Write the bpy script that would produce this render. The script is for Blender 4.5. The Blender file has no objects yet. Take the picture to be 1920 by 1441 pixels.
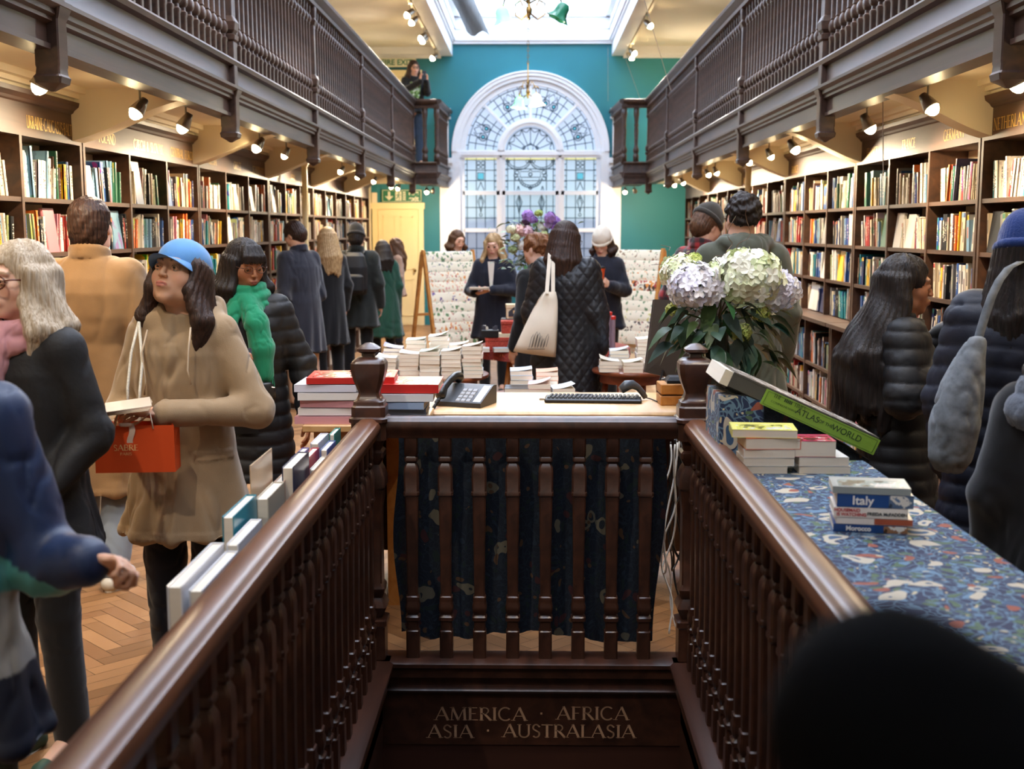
import bpy, bmesh, math, random
import numpy as np
from mathutils import Vector, Matrix, Euler
PI = math.pi
SC = bpy.context.scene
COL = SC.collection
# ------------------------------------------------------------------ camera, world, exposure
EYE = 1.72
FPX = 2250.0
PITCH = math.atan(292.5/FPX)
YAW = math.atan(38.0/FPX*math.cos(PITCH))
cam_d = bpy.data.cameras.new('camera'); cam = bpy.data.objects.new('camera', cam_d); COL.objects.link(cam)
cam.location = (0, 0, EYE); cam.rotation_euler = (PI/2-PITCH, 0, YAW)
cam_d.sensor_width = 36; cam_d.lens = FPX/1920*36; cam_d.clip_start = 0.05; cam_d.clip_end = 200
cam_d.dof.use_dof = True; cam_d.dof.focus_distance = 5.2; cam_d.dof.aperture_fstop = 3.6
SC.camera = cam
w = bpy.data.worlds.new('world'); SC.world = w; w.use_nodes = True
w.node_tree.nodes['Background'].inputs[0].default_value = (0.62, 0.78, 1.0, 1)
w.node_tree.nodes['Background'].inputs[1].default_value = 1.0
SC.view_settings.view_transform = 'Standard'; SC.view_settings.look = 'None'
SC.view_settings.gamma = 1; SC.view_settings.use_curve_mapping = False
SC.view_settings.exposure = 0.45
SC.cycles.use_denoising = True
SC.cycles.max_bounces = 6; SC.cycles.diffuse_bounces = 4; SC.cycles.glossy_bounces = 3
SC.cycles.transmission_bounces = 4; SC.cycles.transparent_max_bounces = 6
SC.cycles.sample_clamp_indirect = 4.0; SC.cycles.caustics_reflective = False; SC.cycles.caustics_refractive = False
SC.cycles.use_adaptive_sampling = True; SC.cycles.adaptive_threshold = 0.02
# strengths of the lights, the place's own and the added stair pane
E_SKYLIGHT = 5.6      # skylight panes over the near hall
E_STAIRFILL = 2.0      # pane added over the stair, out of view, to brighten the foreground
E_SKYFAR = 4.0        # the far skylight, set dimmer than the others so it doesn't blow out
E_WINDOW = 0.60        # stained glass panes
W_SPOT = 80.0         # under-gallery track spots
W_UPSPOT = 100.0       # high track spots
F = Vector((-math.sin(YAW)*math.cos(PITCH), math.cos(YAW)*math.cos(PITCH), -math.sin(PITCH)))
R_ = Vector((math.cos(YAW), math.sin(YAW), 0)); U_ = R_.cross(F)
def ray(px, py): return F + R_*((px-960)/FPX) - U_*((py-720.5)/FPX)
def at(px, py, Y):
    d = ray(px, py); return Vector((0, 0, EYE)) + d*(Y/d.y)
def atz(px, py, z):
    d = ray(px, py); return Vector((0, 0, EYE)) + d*((z-EYE)/d.z)
def yof(px, X, z=EYE):      # depth of a point at given X seen in column px (height z)
    for Y in (X*FPX/(px-998)/0.9917,):
        zc = X*FPX/(px-998); return (zc*1.0+0.129*(z-EYE))/0.9917
# ------------------------------------------------------------------ materials
MATS = {}
def lin(c):
    return tuple((x/255/12.92 if x/255 <= 0.04045 else ((x/255+0.055)/1.055)**2.4) for x in c)
def nodes(name):
    m = bpy.data.materials.new(name); m.use_nodes = True; nt = m.node_tree
    return m, nt, nt.nodes, nt.links, nt.nodes['Principled BSDF']
def N(ns, t, **kw):
    n = ns.new(t)
    for k, v in kw.items():
        if k in n.inputs.keys() if hasattr(n.inputs, 'keys') else False: n.inputs[k].default_value = v
        else: setattr(n, k, v)
    return n
def paint(name, col, rough=0.5, var=0.12, scale=6, bump=0.0, bscale=80, metal=0.0, spec=0.5, sheen=0.0, stretch=(1,1,1), coat=0.0, emit=0.0, trans=0.0):
    if name in MATS: return MATS[name]
    m, nt, ns, lk, b = nodes(name)
    c = lin(col)
    tc = N(ns, 'ShaderNodeTexCoord'); mp = N(ns, 'ShaderNodeMapping'); mp.inputs['Scale'].default_value = stretch
    lk.new(tc.outputs['Object'], mp.inputs['Vector'])
    if var > 0:
        nz = N(ns, 'ShaderNodeTexNoise'); nz.inputs['Scale'].default_value = scale; nz.inputs['Detail'].default_value = 4
        lk.new(mp.outputs[0], nz.inputs['Vector'])
        mx = N(ns, 'ShaderNodeMix', data_type='RGBA')
        mx.inputs[6].default_value = (*[x*(1-var) for x in c], 1); mx.inputs[7].default_value = (*[min(1, x*(1+var)) for x in c], 1)
        lk.new(nz.outputs['Fac'], mx.inputs[0]); lk.new(mx.outputs[2], b.inputs['Base Color'])
    else: b.inputs['Base Color'].default_value = (*c, 1)
    b.inputs['Roughness'].default_value = rough; b.inputs['Metallic'].default_value = metal
    b.inputs['Specular IOR Level'].default_value = spec
    if sheen: b.inputs['Sheen Weight'].default_value = sheen
    if coat: b.inputs['Coat Weight'].default_value = coat; b.inputs['Coat Roughness'].default_value = 0.2
    if emit: b.inputs['Emission Color'].default_value = (*c, 1); b.inputs['Emission Strength'].default_value = emit
    if trans: b.inputs['Transmission Weight'].default_value = trans
    if bump:
        n2 = N(ns, 'ShaderNodeTexNoise'); n2.inputs['Scale'].default_value = bscale; n2.inputs['Detail'].default_value = 3
        lk.new(mp.outputs[0], n2.inputs['Vector'])
        bp = N(ns, 'ShaderNodeBump'); bp.inputs['Strength'].default_value = bump; bp.inputs['Distance'].default_value = 0.004
        lk.new(n2.outputs['Fac'], bp.inputs['Height']); lk.new(bp.outputs[0], b.inputs['Normal'])
    MATS[name] = m
    return m
def wood(name, c1, c2, rough=0.35, scale=14, stretch=(1, 0.08, 1), coat=0.25, bump=0.05):
    if name in MATS: return MATS[name]
    m, nt, ns, lk, b = nodes(name)
    tc = N(ns, 'ShaderNodeTexCoord'); mp = N(ns, 'ShaderNodeMapping'); mp.inputs['Scale'].default_value = stretch
    lk.new(tc.outputs['Object'], mp.inputs['Vector'])
    nz = N(ns, 'ShaderNodeTexNoise'); nz.inputs['Scale'].default_value = scale; nz.inputs['Detail'].default_value = 8; nz.inputs['Distortion'].default_value = 0.8
    lk.new(mp.outputs[0], nz.inputs['Vector'])
    cr = N(ns, 'ShaderNodeValToRGB'); cr.color_ramp.elements[0].position = 0.3; cr.color_ramp.elements[1].position = 0.72
    cr.color_ramp.elements[0].color = (*lin(c1), 1); cr.color_ramp.elements[1].color = (*lin(c2), 1)
    lk.new(nz.outputs['Fac'], cr.inputs[0]); lk.new(cr.outputs[0], b.inputs['Base Color'])
    b.inputs['Roughness'].default_value = rough; b.inputs['Coat Weight'].default_value = coat; b.inputs['Coat Roughness'].default_value = 0.25
    bp = N(ns, 'ShaderNodeBump'); bp.inputs['Strength'].default_value = bump; bp.inputs['Distance'].default_value = 0.003
    lk.new(nz.outputs['Fac'], bp.inputs['Height']); lk.new(bp.outputs[0], b.inputs['Normal'])
    MATS[name] = m
    return m
def emis(name, col, s):
    if name in MATS: return MATS[name]
    m, nt, ns, lk, b = nodes(name)
    b.inputs['Base Color'].default_value = (*lin(col), 1)
    b.inputs['Emission Color'].default_value = (*lin(col), 1); b.inputs['Emission Strength'].default_value = s
    MATS[name] = m
    return m
def vcol(name, rough=0.5, sheen=0.0, bump=0.0, bscale=200, spec=0.5, sss=0.0):
    """a material whose colour is the mesh's own colour attribute"""
    if name in MATS: return MATS[name]
    m, nt, ns, lk, b = nodes(name)
    a = N(ns, 'ShaderNodeVertexColor'); a.layer_name = 'Col'
    lk.new(a.outputs[0], b.inputs['Base Color'])
    b.inputs['Roughness'].default_value = rough; b.inputs['Specular IOR Level'].default_value = spec
    if sheen: b.inputs['Sheen Weight'].default_value = sheen
    if sss:
        b.inputs['Subsurface Weight'].default_value = sss; b.inputs['Subsurface Radius'].default_value = (0.02, 0.008, 0.004); b.inputs['Subsurface Scale'].default_value = 0.6
    if bump:
        tc = N(ns, 'ShaderNodeTexCoord')
        n2 = N(ns, 'ShaderNodeTexNoise'); n2.inputs['Scale'].default_value = bscale; lk.new(tc.outputs['Object'], n2.inputs['Vector'])
        bp = N(ns, 'ShaderNodeBump'); bp.inputs['Strength'].default_value = bump; bp.inputs['Distance'].default_value = 0.003
        lk.new(n2.outputs['Fac'], bp.inputs['Height']); lk.new(bp.outputs[0], b.inputs['Normal'])
    MATS[name] = m
    return m
DARKWOOD = wood('dark_oak', (44, 25, 18), (78, 46, 33), rough=0.36, coat=0.3)
MIDWOOD = wood('gallery_oak', (44, 30, 25), (78, 54, 42), rough=0.5, coat=0.12)
SHELFWOOD = wood('shelf_oak', (52, 32, 19), (84, 53, 32), rough=0.55, coat=0.05)
LIGHTWOOD = wood('pale_beech', (196, 150, 96), (222, 182, 128), rough=0.4, coat=0.2)
GOLDWOOD = wood('honey_oak', (176, 112, 48), (206, 146, 76), rough=0.45, coat=0.15)
TABLEWOOD = wood('table_mahogany', (96, 46, 28), (138, 72, 44), rough=0.3, coat=0.4)
CREAM = paint('cream_paint', (232, 219, 190), 0.55, var=0.04, bump=0.02)
WHITE = paint('white_paint', (238, 238, 240), 0.45, var=0.03, bump=0.02)
DOORCREAM = paint('door_cream', (240, 222, 170), 0.45, var=0.04)
TEAL = paint('teal_green_paint', (28, 114, 126), 0.6, var=0.06, scale=2, bump=0.04, bscale=120)
GOLD = paint('gilt_letters', (205, 165, 80), 0.35, var=0.1, metal=0.5)
BLACKP = paint('black_plastic', (16, 17, 19), 0.35, var=0.0)
DARKP = paint('dark_grey_plastic', (44, 46, 50), 0.4, var=0.0)
CHROME = paint('brushed_metal', (170, 165, 155), 0.3, var=0.0, metal=0.9)
BRASS = paint('aged_brass', (150, 120, 70), 0.35, var=0.1, metal=0.9)
PAPER = paint('page_paper', (236, 226, 208), 0.8, var=0.06, scale=40, bump=0.3, bscale=300, stretch=(0.1, 0.1, 3))
# ------------------------------------------------------------------ mesh helpers
class MB:
    def __init__(s): s.v = []; s.f = []; s.m = []; s.c = []
    def add(s, vs, fs, mi=0, col=None):
        o = len(s.v); s.v += [tuple(v) for v in vs]
        for f in fs: s.f.append(tuple(i+o for i in f)); s.m.append(mi); s.c.append(col)
        return s
    def box(s, x0, x1, y0, y1, z0, z1, mi=0, col=None, M=None):
        vs = [(x, y, z) for x in (x0, x1) for y in (y0, y1) for z in (z0, z1)]
        if M is not None: vs = [M @ Vector(v) for v in vs]
        return s.add(vs, [(0,1,3,2),(4,6,7,5),(0,4,5,1),(2,3,7,6),(0,2,6,4),(1,5,7,3)], mi, col)
    def rings(s, rings, mi=0, closed=True, caps=True, col=None):
        n = len(rings[0]); vs = [p for r in rings for p in r]; fs = []
        for k in range(len(rings)-1):
            for i in range(n if closed else n-1):
                j = (i+1) % n; fs.append((k*n+i, k*n+j, (k+1)*n+j, (k+1)*n+i))
        if caps and closed: fs.append(tuple(range(n))[::-1]); fs.append(tuple(range((len(rings)-1)*n, len(rings)*n)))
        return s.add(vs, fs, mi, col)
    def lathe(s, cx, cy, prof, n=16, mi=0, z0=0, M=None, col=None):
        rs = []
        for z, r in prof:
            ring = [Vector((cx+r*math.cos(2*PI*i/n), cy+r*math.sin(2*PI*i/n), z0+z)) for i in range(n)]
            if M is not None: ring = [M @ v for v in ring]
            rs.append(ring)
        return s.rings(rs, mi, col=col)
    def sq(s, cx, cy, prof, cham=0.18, mi=0, hy=1.0):
        """square turned profile: list of (z, half width) with small chamfers"""
        rs = []
        for z, h in prof:
            c = h*cham
            pts = [(h, -h+c), (h, h-c), (h-c, h), (-h+c, h), (-h, h-c), (-h, -h+c), (-h+c, -h), (h-c, -h)]
            rs.append([(cx+x, cy+y*hy, z) for x, y in pts])
        return s.rings(rs, mi)
    def tube(s, path, r, n=8, mi=0, col=None, caps=True):
        rs = []; path = [Vector(p) for p in path]; up = Vector((0, 0, 1))
        for i, p in enumerate(path):
            d = (path[min(i+1, len(path)-1)]-path[max(i-1, 0)]).normalized()
            a = d.cross(up)
            if a.length < 1e-3: a = d.cross(Vector((1, 0, 0)))
            a.normalize(); b = d.cross(a); rr = r[i] if isinstance(r, (list, tuple)) else r
            rs.append([p+a*rr*math.cos(2*PI*k/n)+b*rr*math.sin(2*PI*k/n) for k in range(n)])
        return s.rings(rs, mi, col=col, caps=caps)
    def extr(s, prof, y0, y1, mi=0, col=None):
        """profile [(x,z)] extruded along Y"""
        return s.rings([[(x, y0, z) for x, z in prof], [(x, y1, z) for x, z in prof]], mi, col=col)
    def extrx(s, prof, x0, x1, mi=0):
        return s.rings([[(x0, y, z) for y, z in prof], [(x1, y, z) for y, z in prof]], mi)
    def build(s, name, mats, parent=None, smooth=False, auto=None, loc=None, M=None):
        me = bpy.data.meshes.new(name)
        me.from_pydata(s.v, [], s.f)
        mats = mats if isinstance(mats, (list, tuple)) else [mats]
        for m in mats: me.materials.append(m)
        if len(mats) > 1: me.polygons.foreach_set('material_index', s.m)
        if any(c is not None for c in s.c):
            ca = me.color_attributes.new('Col', 'FLOAT_COLOR', 'CORNER'); k = 0; arr = np.zeros((len(me.loops), 4), np.float32)
            for f, c in zip(s.f, s.c):
                arr[k:k+len(f)] = (*(c or (1, 1, 1))[:3], 1); k += len(f)
            ca.data.foreach_set('color', arr.ravel())
        if auto is not None or not smooth:
            bm = bmesh.new(); bm.from_mesh(me); bmesh.ops.recalc_face_normals(bm, faces=bm.faces)
            if auto is not None:
                for f in bm.faces: f.smooth = True
                for e in bm.edges:
                    if len(e.link_faces) == 2 and e.calc_face_angle(0) > auto: e.smooth = False
            bm.to_mesh(me); bm.free()
        else:
            bm = bmesh.new(); bm.from_mesh(me); bmesh.ops.recalc_face_normals(bm, faces=bm.faces); bm.to_mesh(me); bm.free()
            me.polygons.foreach_set('use_smooth', [True]*len(me.polygons))
        me.update()
        o = bpy.data.objects.new(name, me); COL.objects.link(o)
        if parent is not None: o.parent = parent
        if loc is not None: o.location = loc
        if M is not None: o.matrix_local = M
        return o
def tag(o, label=None, cat=None, group=None, kind=None):
    if label: o['label'] = label
    if cat: o['category'] = cat
    if group: o['group'] = group
    if kind: o['kind'] = kind
    return o
def empty(name, loc=(0, 0, 0), rz=0, label=None, cat=None, group=None):
    o = bpy.data.objects.new(name, None); COL.objects.link(o); o.location = loc; o.rotation_euler = (0, 0, rz)
    o.empty_display_size = 0.1
    return tag(o, label, cat, group)
def struct(o): o['kind'] = 'structure'; return o
def copy_tree(o, parent=None):
    kids = list(o.children)
    c = o.copy(); COL.objects.link(c)
    if parent is not None: c.parent = parent
    for ch in kids: copy_tree(ch, c)
    return c
def rbox(mb, x0, x1, y0, y1, z0, z1, r=0.004, mi=0, col=None, M=None):
    """box with chamfered vertical and horizontal edges"""
    def ring(z, k):
        a = [(x0+k, y0+r), (x0+r, y0+k), (x1-r, y0+k), (x1-k, y0+r), (x1-k, y1-r), (x1-r, y1-k), (x0+r, y1-k), (x0+k, y1-r)]
        v = [Vector((x, y, z)) for x, y in a]
        return [M @ p for p in v] if M is not None else v
    return mb.rings([ring(z0, r), ring(z0+r, 0), ring(z1-r, 0), ring(z1, r)], mi, col=col)
# ------------------------------------------------------------------ a serif capital alphabet made of strokes (x, y in cap heights, w = stroke weight)
T, t = 0.14, 0.055
def arc(cx, cy, rx, ry, a0, a1, n=9): return [(cx+rx*math.cos(math.radians(a0+(a1-a0)*i/n)), cy+ry*math.sin(math.radians(a0+(a1-a0)*i/n))) for i in range(n+1)]
GLY = {
 'A': (0.84, [([(0.06, 0), (0.42, 1)], t), ([(0.42, 1), (0.76, 0)], T), ([(0.18, .34), (0.64, .34)], t)], [(0.06, 0), (0.77, 0)]),
 'B': (0.68, [([(0.15, 0), (0.15, 1)], T), ([(0.15, 1), (0.36, 1)]+arc(.36, .77, .2, .23, 90, -90)+[(0.15, .54)], t*1.5), ([(0.15, .54), (0.36, .54)]+arc(.36, .27, .24, .27, 90, -90)+[(0.15, 0)], t*1.5)], [(0.15, 0), (0.15, 1)]),
 'C': (0.82, [(arc(.44, .5, .36, .5, 50, 310, 16), T*.75)], []),
 'D': (0.84, [([(0.15, 0), (0.15, 1)], T), ([(0.15, 1), (0.34, 1)]+arc(.34, .5, .4, .5, 90, -90, 12)+[(0.15, 0)], T*.65)], [(0.15, 0), (0.15, 1)]),
 'E': (0.64, [([(0.15, 0), (0.15, 1)], T), ([(0.15, .97), (0.54, .97)], t), ([(0.15, .52), (0.46, .52)], t), ([(0.15, .03), (0.58, .03)], t)], [(0.15, 0), (0.15, 1)]),
 'F': (0.60, [([(0.15, 0), (0.15, 1)], T), ([(0.15, .97), (0.54, .97)], t), ([(0.15, .5), (0.44, .5)], t)], [(0.15, 0), (0.15, 1)]),
 'G': (0.86, [(arc(.44, .5, .36, .5, 50, 330, 16), T*.75), ([(0.74, .02), (0.74, .42)], T*.8)], []),
 'H': (0.86, [([(0.15, 0), (0.15, 1)], T), ([(0.71, 0), (0.71, 1)], T), ([(0.15, .52), (0.71, .52)], t)], [(0.15, 0), (0.15, 1), (.71, 0), (.71, 1)]),
 'I': (0.34, [([(0.17, 0), (0.17, 1)], T)], [(0.17, 0), (0.17, 1)]),
 'K': (0.78, [([(0.15, 0), (0.15, 1)], T), ([(0.15, .42), (0.62, 1)], t), ([(0.3, .6), (0.7, 0)], T)], [(0.15, 0), (0.15, 1), (.62, 1), (.7, 0)]),
 'L': (0.62, [([(0.15, 0), (0.15, 1)], T), ([(0.15, .03), (0.58, .03)], t)], [(0.15, 0), (0.15, 1)]),
 'M': (1.02, [([(0.12, 0), (0.17, 1)], t), ([(0.17, 1), (0.5, .02)], T), ([(0.5, .02), (0.83, 1)], t), ([(0.83, 1), (0.88, 0)], T)], [(0.12, 0), (0.88, 0), (.15, 1), (.85, 1)]),
 'N': (0.88, [([(0.14, 0), (0.14, 1)], t), ([(0.14, 1), (0.74, 0)], T), ([(0.74, 0), (0.74, 1)], t)], [(0.14, 0), (0.14, 1), (.74, 1)]),
 'O': (0.9, [(arc(.45, .5, .37, .5, 0, 360, 20), T*.7)], []),
 'P': (0.62, [([(0.15, 0), (0.15, 1)], T), ([(0.15, .98), (0.34, .98)]+arc(.34, .73, .2, .25, 90, -90)+[(0.15, .48)], t*1.6)], [(0.15, 0), (0.15, 1)]),
 'R': (0.72, [([(0.15, 0), (0.15, 1)], T), ([(0.15, .98), (0.34, .98)]+arc(.34, .75, .2, .23, 90, -90)+[(0.15, .52)], t*1.6), ([(0.32, .52), (0.68, 0)], T)], [(0.15, 0), (0.15, 1), (.68, 0)]),
 'S': (0.58, [([(0.49, .82)]+arc(.29, .75, .17, .24, 40, 180, 6)+[(0.16, .62), (0.42, .42)]+arc(.29, .26, .19, .26, 30, -140, 8), T*.72)], []),
 'T': (0.70, [([(0.35, 0), (0.35, 1)], T), ([(0.04, .97), (0.66, .97)], t*1.2)], [(0.35, 0)]),
 'U': (0.82, [([(0.15, 1), (0.15, .3)]+arc(.42, .3, .27, .3, 180, 360, 10)+[(0.69, 1)], T*.75)], [(0.15, 1), (.69, 1)]),
 'V': (0.80, [([(0.06, 1), (0.41, 0)], T), ([(0.41, 0), (0.74, 1)], t)], [(0.06, 1), (.74, 1)]),
 'W': (1.12, [([(0.05, 1), (0.3, 0)], T), ([(0.3, 0), (0.55, 1)], t), ([(0.55, 1), (0.8, 0)], T), ([(0.8, 0), (1.05, 1)], t)], [(0.05, 1), (1.05, 1)]),
 'Z': (0.66, [([(0.08, .97), (0.56, .97)], t), ([(0.56, 1), (0.08, 0)], T), ([(0.08, .03), (0.6, .03)], t)], []),
 'Y': (0.72, [([(0.04, 1), (0.36, .5)], T), ([(0.36, .5), (0.68, 1)], t), ([(0.36, 0), (0.36, .5)], T)], [(.36, 0)]),
 'X': (0.76, [([(0.08, 1), (0.68, 0)], T), ([(0.08, 0), (0.66, 1)], t)], [(.08, 1), (.68, 0), (.08, 0), (.66, 1)]),
 '.': (0.34, [([(0.12, .46), (0.24, .46)], .11)], []), '&': (0.8, [(arc(.34, .75, .15, .22, -60, 240, 8)+[(0.7, 0.0)], t*1.5), (arc(.33, .25, .24, .25, 100, 350, 8), t*1.5)], []), ' ': (0.5, [], []),
}
def serif_text(mb, txt, size, org, ux, uz, width=None, mi=0, depth=0.0012, serif=True):
    """draw txt as thin raised strokes; org = baseline start, ux/uz = unit axes, width = squeeze to this width"""
    ux = Vector(ux).normalized(); uz = Vector(uz).normalized(); nn = ux.cross(uz); org = Vector(org)
    W = sum(GLY[c][0] for c in txt)*size; k = (width/W if width else 1)
    x = 0.0
    def P(a, b): return org + ux*((x+a*size)*k) + uz*(b*size) + nn*depth
    def quad(p, q, wd):
        d = Vector((q[0]-p[0], q[1]-p[1])); L = d.length
        if L < 1e-6: return
        n = Vector((-d.y, d.x))/L*wd/2; e = d/L*wd*0.18
        mb.add([P(p[0]-e.x+n.x, p[1]-e.y+n.y), P(p[0]-e.x-n.x, p[1]-e.y-n.y), P(q[0]+e.x-n.x, q[1]+e.y-n.y), P(q[0]+e.x+n.x, q[1]+e.y+n.y)], [(0, 1, 2, 3)], mi)
    for c in txt:
        wd, st, sf = GLY[c]
        for pts, w_ in st:
            for p, q in zip(pts, pts[1:]): quad(p, q, w_)
        if serif:
            for (a, b) in sf:
                yy = 0.02 if b < .5 else 0.98
                quad((a-.12, yy), (a+.12, yy), .04)
        x += wd*size
    return W*k
def font_text(name, txt, size, mat, parent=None, M=None, extrude=0.0005, align='CENTER', sx=1.0, bold=0.0):
    cu = bpy.data.curves.new(name, 'FONT'); cu.body = txt; cu.size = size; cu.align_x = align; cu.align_y = 'CENTER'; cu.extrude = extrude; cu.offset = bold
    o = bpy.data.objects.new(name, cu); COL.objects.link(o)
    dg = bpy.context.evaluated_depsgraph_get(); me = bpy.data.meshes.new_from_object(o.evaluated_get(dg)); COL.objects.unlink(o); bpy.data.objects.remove(o)
    me.materials.clear(); me.materials.append(mat); me.name = name
    if sx != 1.0: me.transform(Matrix.Diagonal((sx, 1, 1, 1)))
    o = bpy.data.objects.new(name, me); COL.objects.link(o)
    if parent is not None: o.parent = parent
    if M is not None: o.matrix_local = M
    return o
def frame(origin, ux, uy):
    ux = Vector(ux).normalized(); uy = Vector(uy).normalized(); uz = ux.cross(uy)
    M = Matrix((ux, uy, uz)).transposed().to_4x4(); M.translation = Vector(origin); return M
# ================================================================== THE ROOM
YB = 21.5; XL, XR = -2.6, 2.45; GL, GR = -1.945, 1.883; ZC = 4.85; Y0 = -1.2
WLX, WRX = -2.86, 2.71
# floor: herringbone parquet blocks, each with its own tone, round the stairwell opening
def build_floor():
    rnd = random.Random(3); mb = MB(); W, L = 0.075, 0.30
    pal = [(136, 98, 62), (146, 106, 68), (128, 90, 56), (152, 112, 74), (120, 84, 50), (142, 102, 66)]
    regs = ((WLX-.1, -.6, Y0, YB+.1), (.6, WRX+.1, Y0, YB+.1), (-.6, .6, 4.655, YB+.1), (-.6, .6, Y0, -.4))
    def clip(poly, x0, x1, y0, y1):
        for ax, lim, sg in ((0, x0, 1), (0, x1, -1), (1, y0, 1), (1, y1, -1)):
            out = []
            for i, p in enumerate(poly):
                q = poly[(i+1) % len(poly)]; dp, dq = sg*(p[ax]-lim), sg*(q[ax]-lim)
                if dp >= 0: out.append(p)
                if (dp >= 0) != (dq >= 0):
                    t_ = dp/(dp-dq); out.append((p[0]+(q[0]-p[0])*t_, p[1]+(q[1]-p[1])*t_))
            poly = out
            if len(poly) < 3: return []
        return poly
    c45, s45 = math.cos(PI/4), math.sin(PI/4); g = 0.0012
    for i in range(-260, 330):
        for j in range(-60, 61):
            ox, oy = i*W + j*L, i*W - j*L
            wx, wy = ox*c45-oy*s45, ox*s45+oy*c45
            if wx < WLX-.5 or wx > WRX+.5 or wy < Y0-.4 or wy > YB+.4: continue
            for (a0, a1, b0, b1) in ((0, L, 0, W), (L, L+W, W-L, W)):
                q = [(a0+g, b0+g), (a1-g, b0+g), (a1-g, b1-g), (a0+g, b1-g)]
                q = [((ox+a)*c45-(oy+b)*s45, (ox+a)*s45+(oy+b)*c45) for a, b in q]
                c = rnd.choice(pal); k = rnd.uniform(.93, 1.06)
                for rg in regs:
                    r_ = clip(q, *rg)
                    if r_: mb.add([(x, y, 0) for x, y in r_], [tuple(range(len(r_)))], 0, tuple(v*k for v in lin(c)))
    for (x0, x1, y0, y1) in regs:
        mb.box(x0, x1, y0, y1, -.25, -.0015, 0, (0.03, 0.016, 0.008))
    m = vcol('parquet_blocks', 0.42, bump=0.08, bscale=90)
    struct(mb.build('floor', m))
build_floor()
# outer walls
def slab(name, x0, x1, y0, y1, z0, z1, mat): return struct(MB().box(x0, x1, y0, y1, z0, z1).build(name, mat))
slab('wall_left', WLX-.12, WLX, Y0, YB+.1, -.2, 2.5, CREAM)
slab('wall_right', WRX, WRX+.12, Y0, YB+.1, -.2, 2.5, CREAM)
slab('wall_left_upper', -3.32, -3.2, Y0, YB+.1, 2.5, 5.0, CREAM)
slab('wall_right_upper', 3.05, 3.17, Y0, YB+.1, 2.5, 5.0, CREAM)
slab('wall_front', -3.3, 3.17, Y0-.12, Y0, -.2, 5.6, CREAM)
# back wall with an arched opening
WX = -0.035; RO = 1.30; ZS = 3.06; WB = 0.86
def build_back():
    mb = MB(); n = 40; x0, x1, zt = -3.32, 3.17, 5.7
    mb.box(x0, WX-RO, YB, YB+.3, -.2, ZS); mb.box(WX+RO, x1, YB, YB+.3, -.2, ZS); mb.box(WX-RO, WX+RO, YB, YB+.3, -.2, WB)
    def bnd(a):
        return (WX+RO*math.cos(a), ZS+RO*math.sin(a))
    def out(a):
        c, s = math.cos(a), math.sin(a); k = min(((x1-WX) if c > 0 else (WX-x0))/max(abs(c), 1e-6), (zt-ZS)/max(s, 1e-6)); return (WX+k*c, ZS+k*s)
    angs = sorted(set([PI*i/n for i in range(n+1)]+[math.atan2(zt-ZS, x1-WX), math.atan2(zt-ZS, x0-WX)]))
    for a, b in zip(angs, angs[1:]):
        p, q, r, s = bnd(a), bnd(b), out(b), out(a)
        for y in (YB, YB+.3): mb.add([(p[0], y, p[1]), (q[0], y, q[1]), (r[0], y, r[1]), (s[0], y, s[1])], [(0, 1, 2, 3)])
        mb.add([(p[0], YB, p[1]), (q[0], YB, q[1]), (q[0], YB+.3, q[1]), (p[0], YB+.3, p[1])], [(0, 1, 2, 3)])
    struct(mb.build('wall_back', TEAL))
build_back()
def arch_ring(mb, r0, r1, y0, y1, z0, z1=None, n=48, mi=0, a0=0.0, a1=PI, cx=None, cz=None):
    cx = WX if cx is None else cx; cz = ZS if cz is None else cz
    rs = []
    for i in range(n+1):
        a = a0+(a1-a0)*i/n; c, s = math.cos(a), math.sin(a)
        rs.append([(cx+r0*c, y0, cz+r0*s), (cx+r1*c, y0, cz+r1*s), (cx+r1*c, y1, cz+r1*s), (cx+r0*c, y1, cz+r0*s)])
    mb.rings(rs, mi)
# architrave round the arch, stepped, with piers down to the floor
mb = MB()
for r0, r1, d in ((1.24, 1.30, .03), (1.30, 1.36, .07), (1.36, 1.385, .10)):
    arch_ring(mb, r0, r1, YB-d, YB+.02, 0)
for sx in (-1, 1):
    for a, b, d, zt in ((1.24, 1.385, .05, ZS), (1.385, 1.60, .035, 2.92)):
        xa, xb = sorted((WX+sx*a, WX+sx*b)); mb.box(xa, xb, YB-d, YB+.01, 0, zt)
    xa, xb = sorted((WX+sx*1.37, WX+sx*1.60)); mb.box(xa, xb, YB-.08, YB, 2.86, 2.95); mb.box(xa, xb, YB-.06, YB, 2.70, 2.73)
    xa, xb = sorted((WX+sx*1.44, WX+sx*1.60)); mb.box(xa, xb, YB-.10, YB, 2.95, 3.78)
    xa, xb = sorted((WX+sx*1.40, WX+sx*1.62)); mb.box(xa, xb, YB-.14, YB, 3.70, 3.80); mb.box(xa, xb, YB-.12, YB, 3.62, 3.66)
struct(mb.build('trim_1', WHITE))
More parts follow.
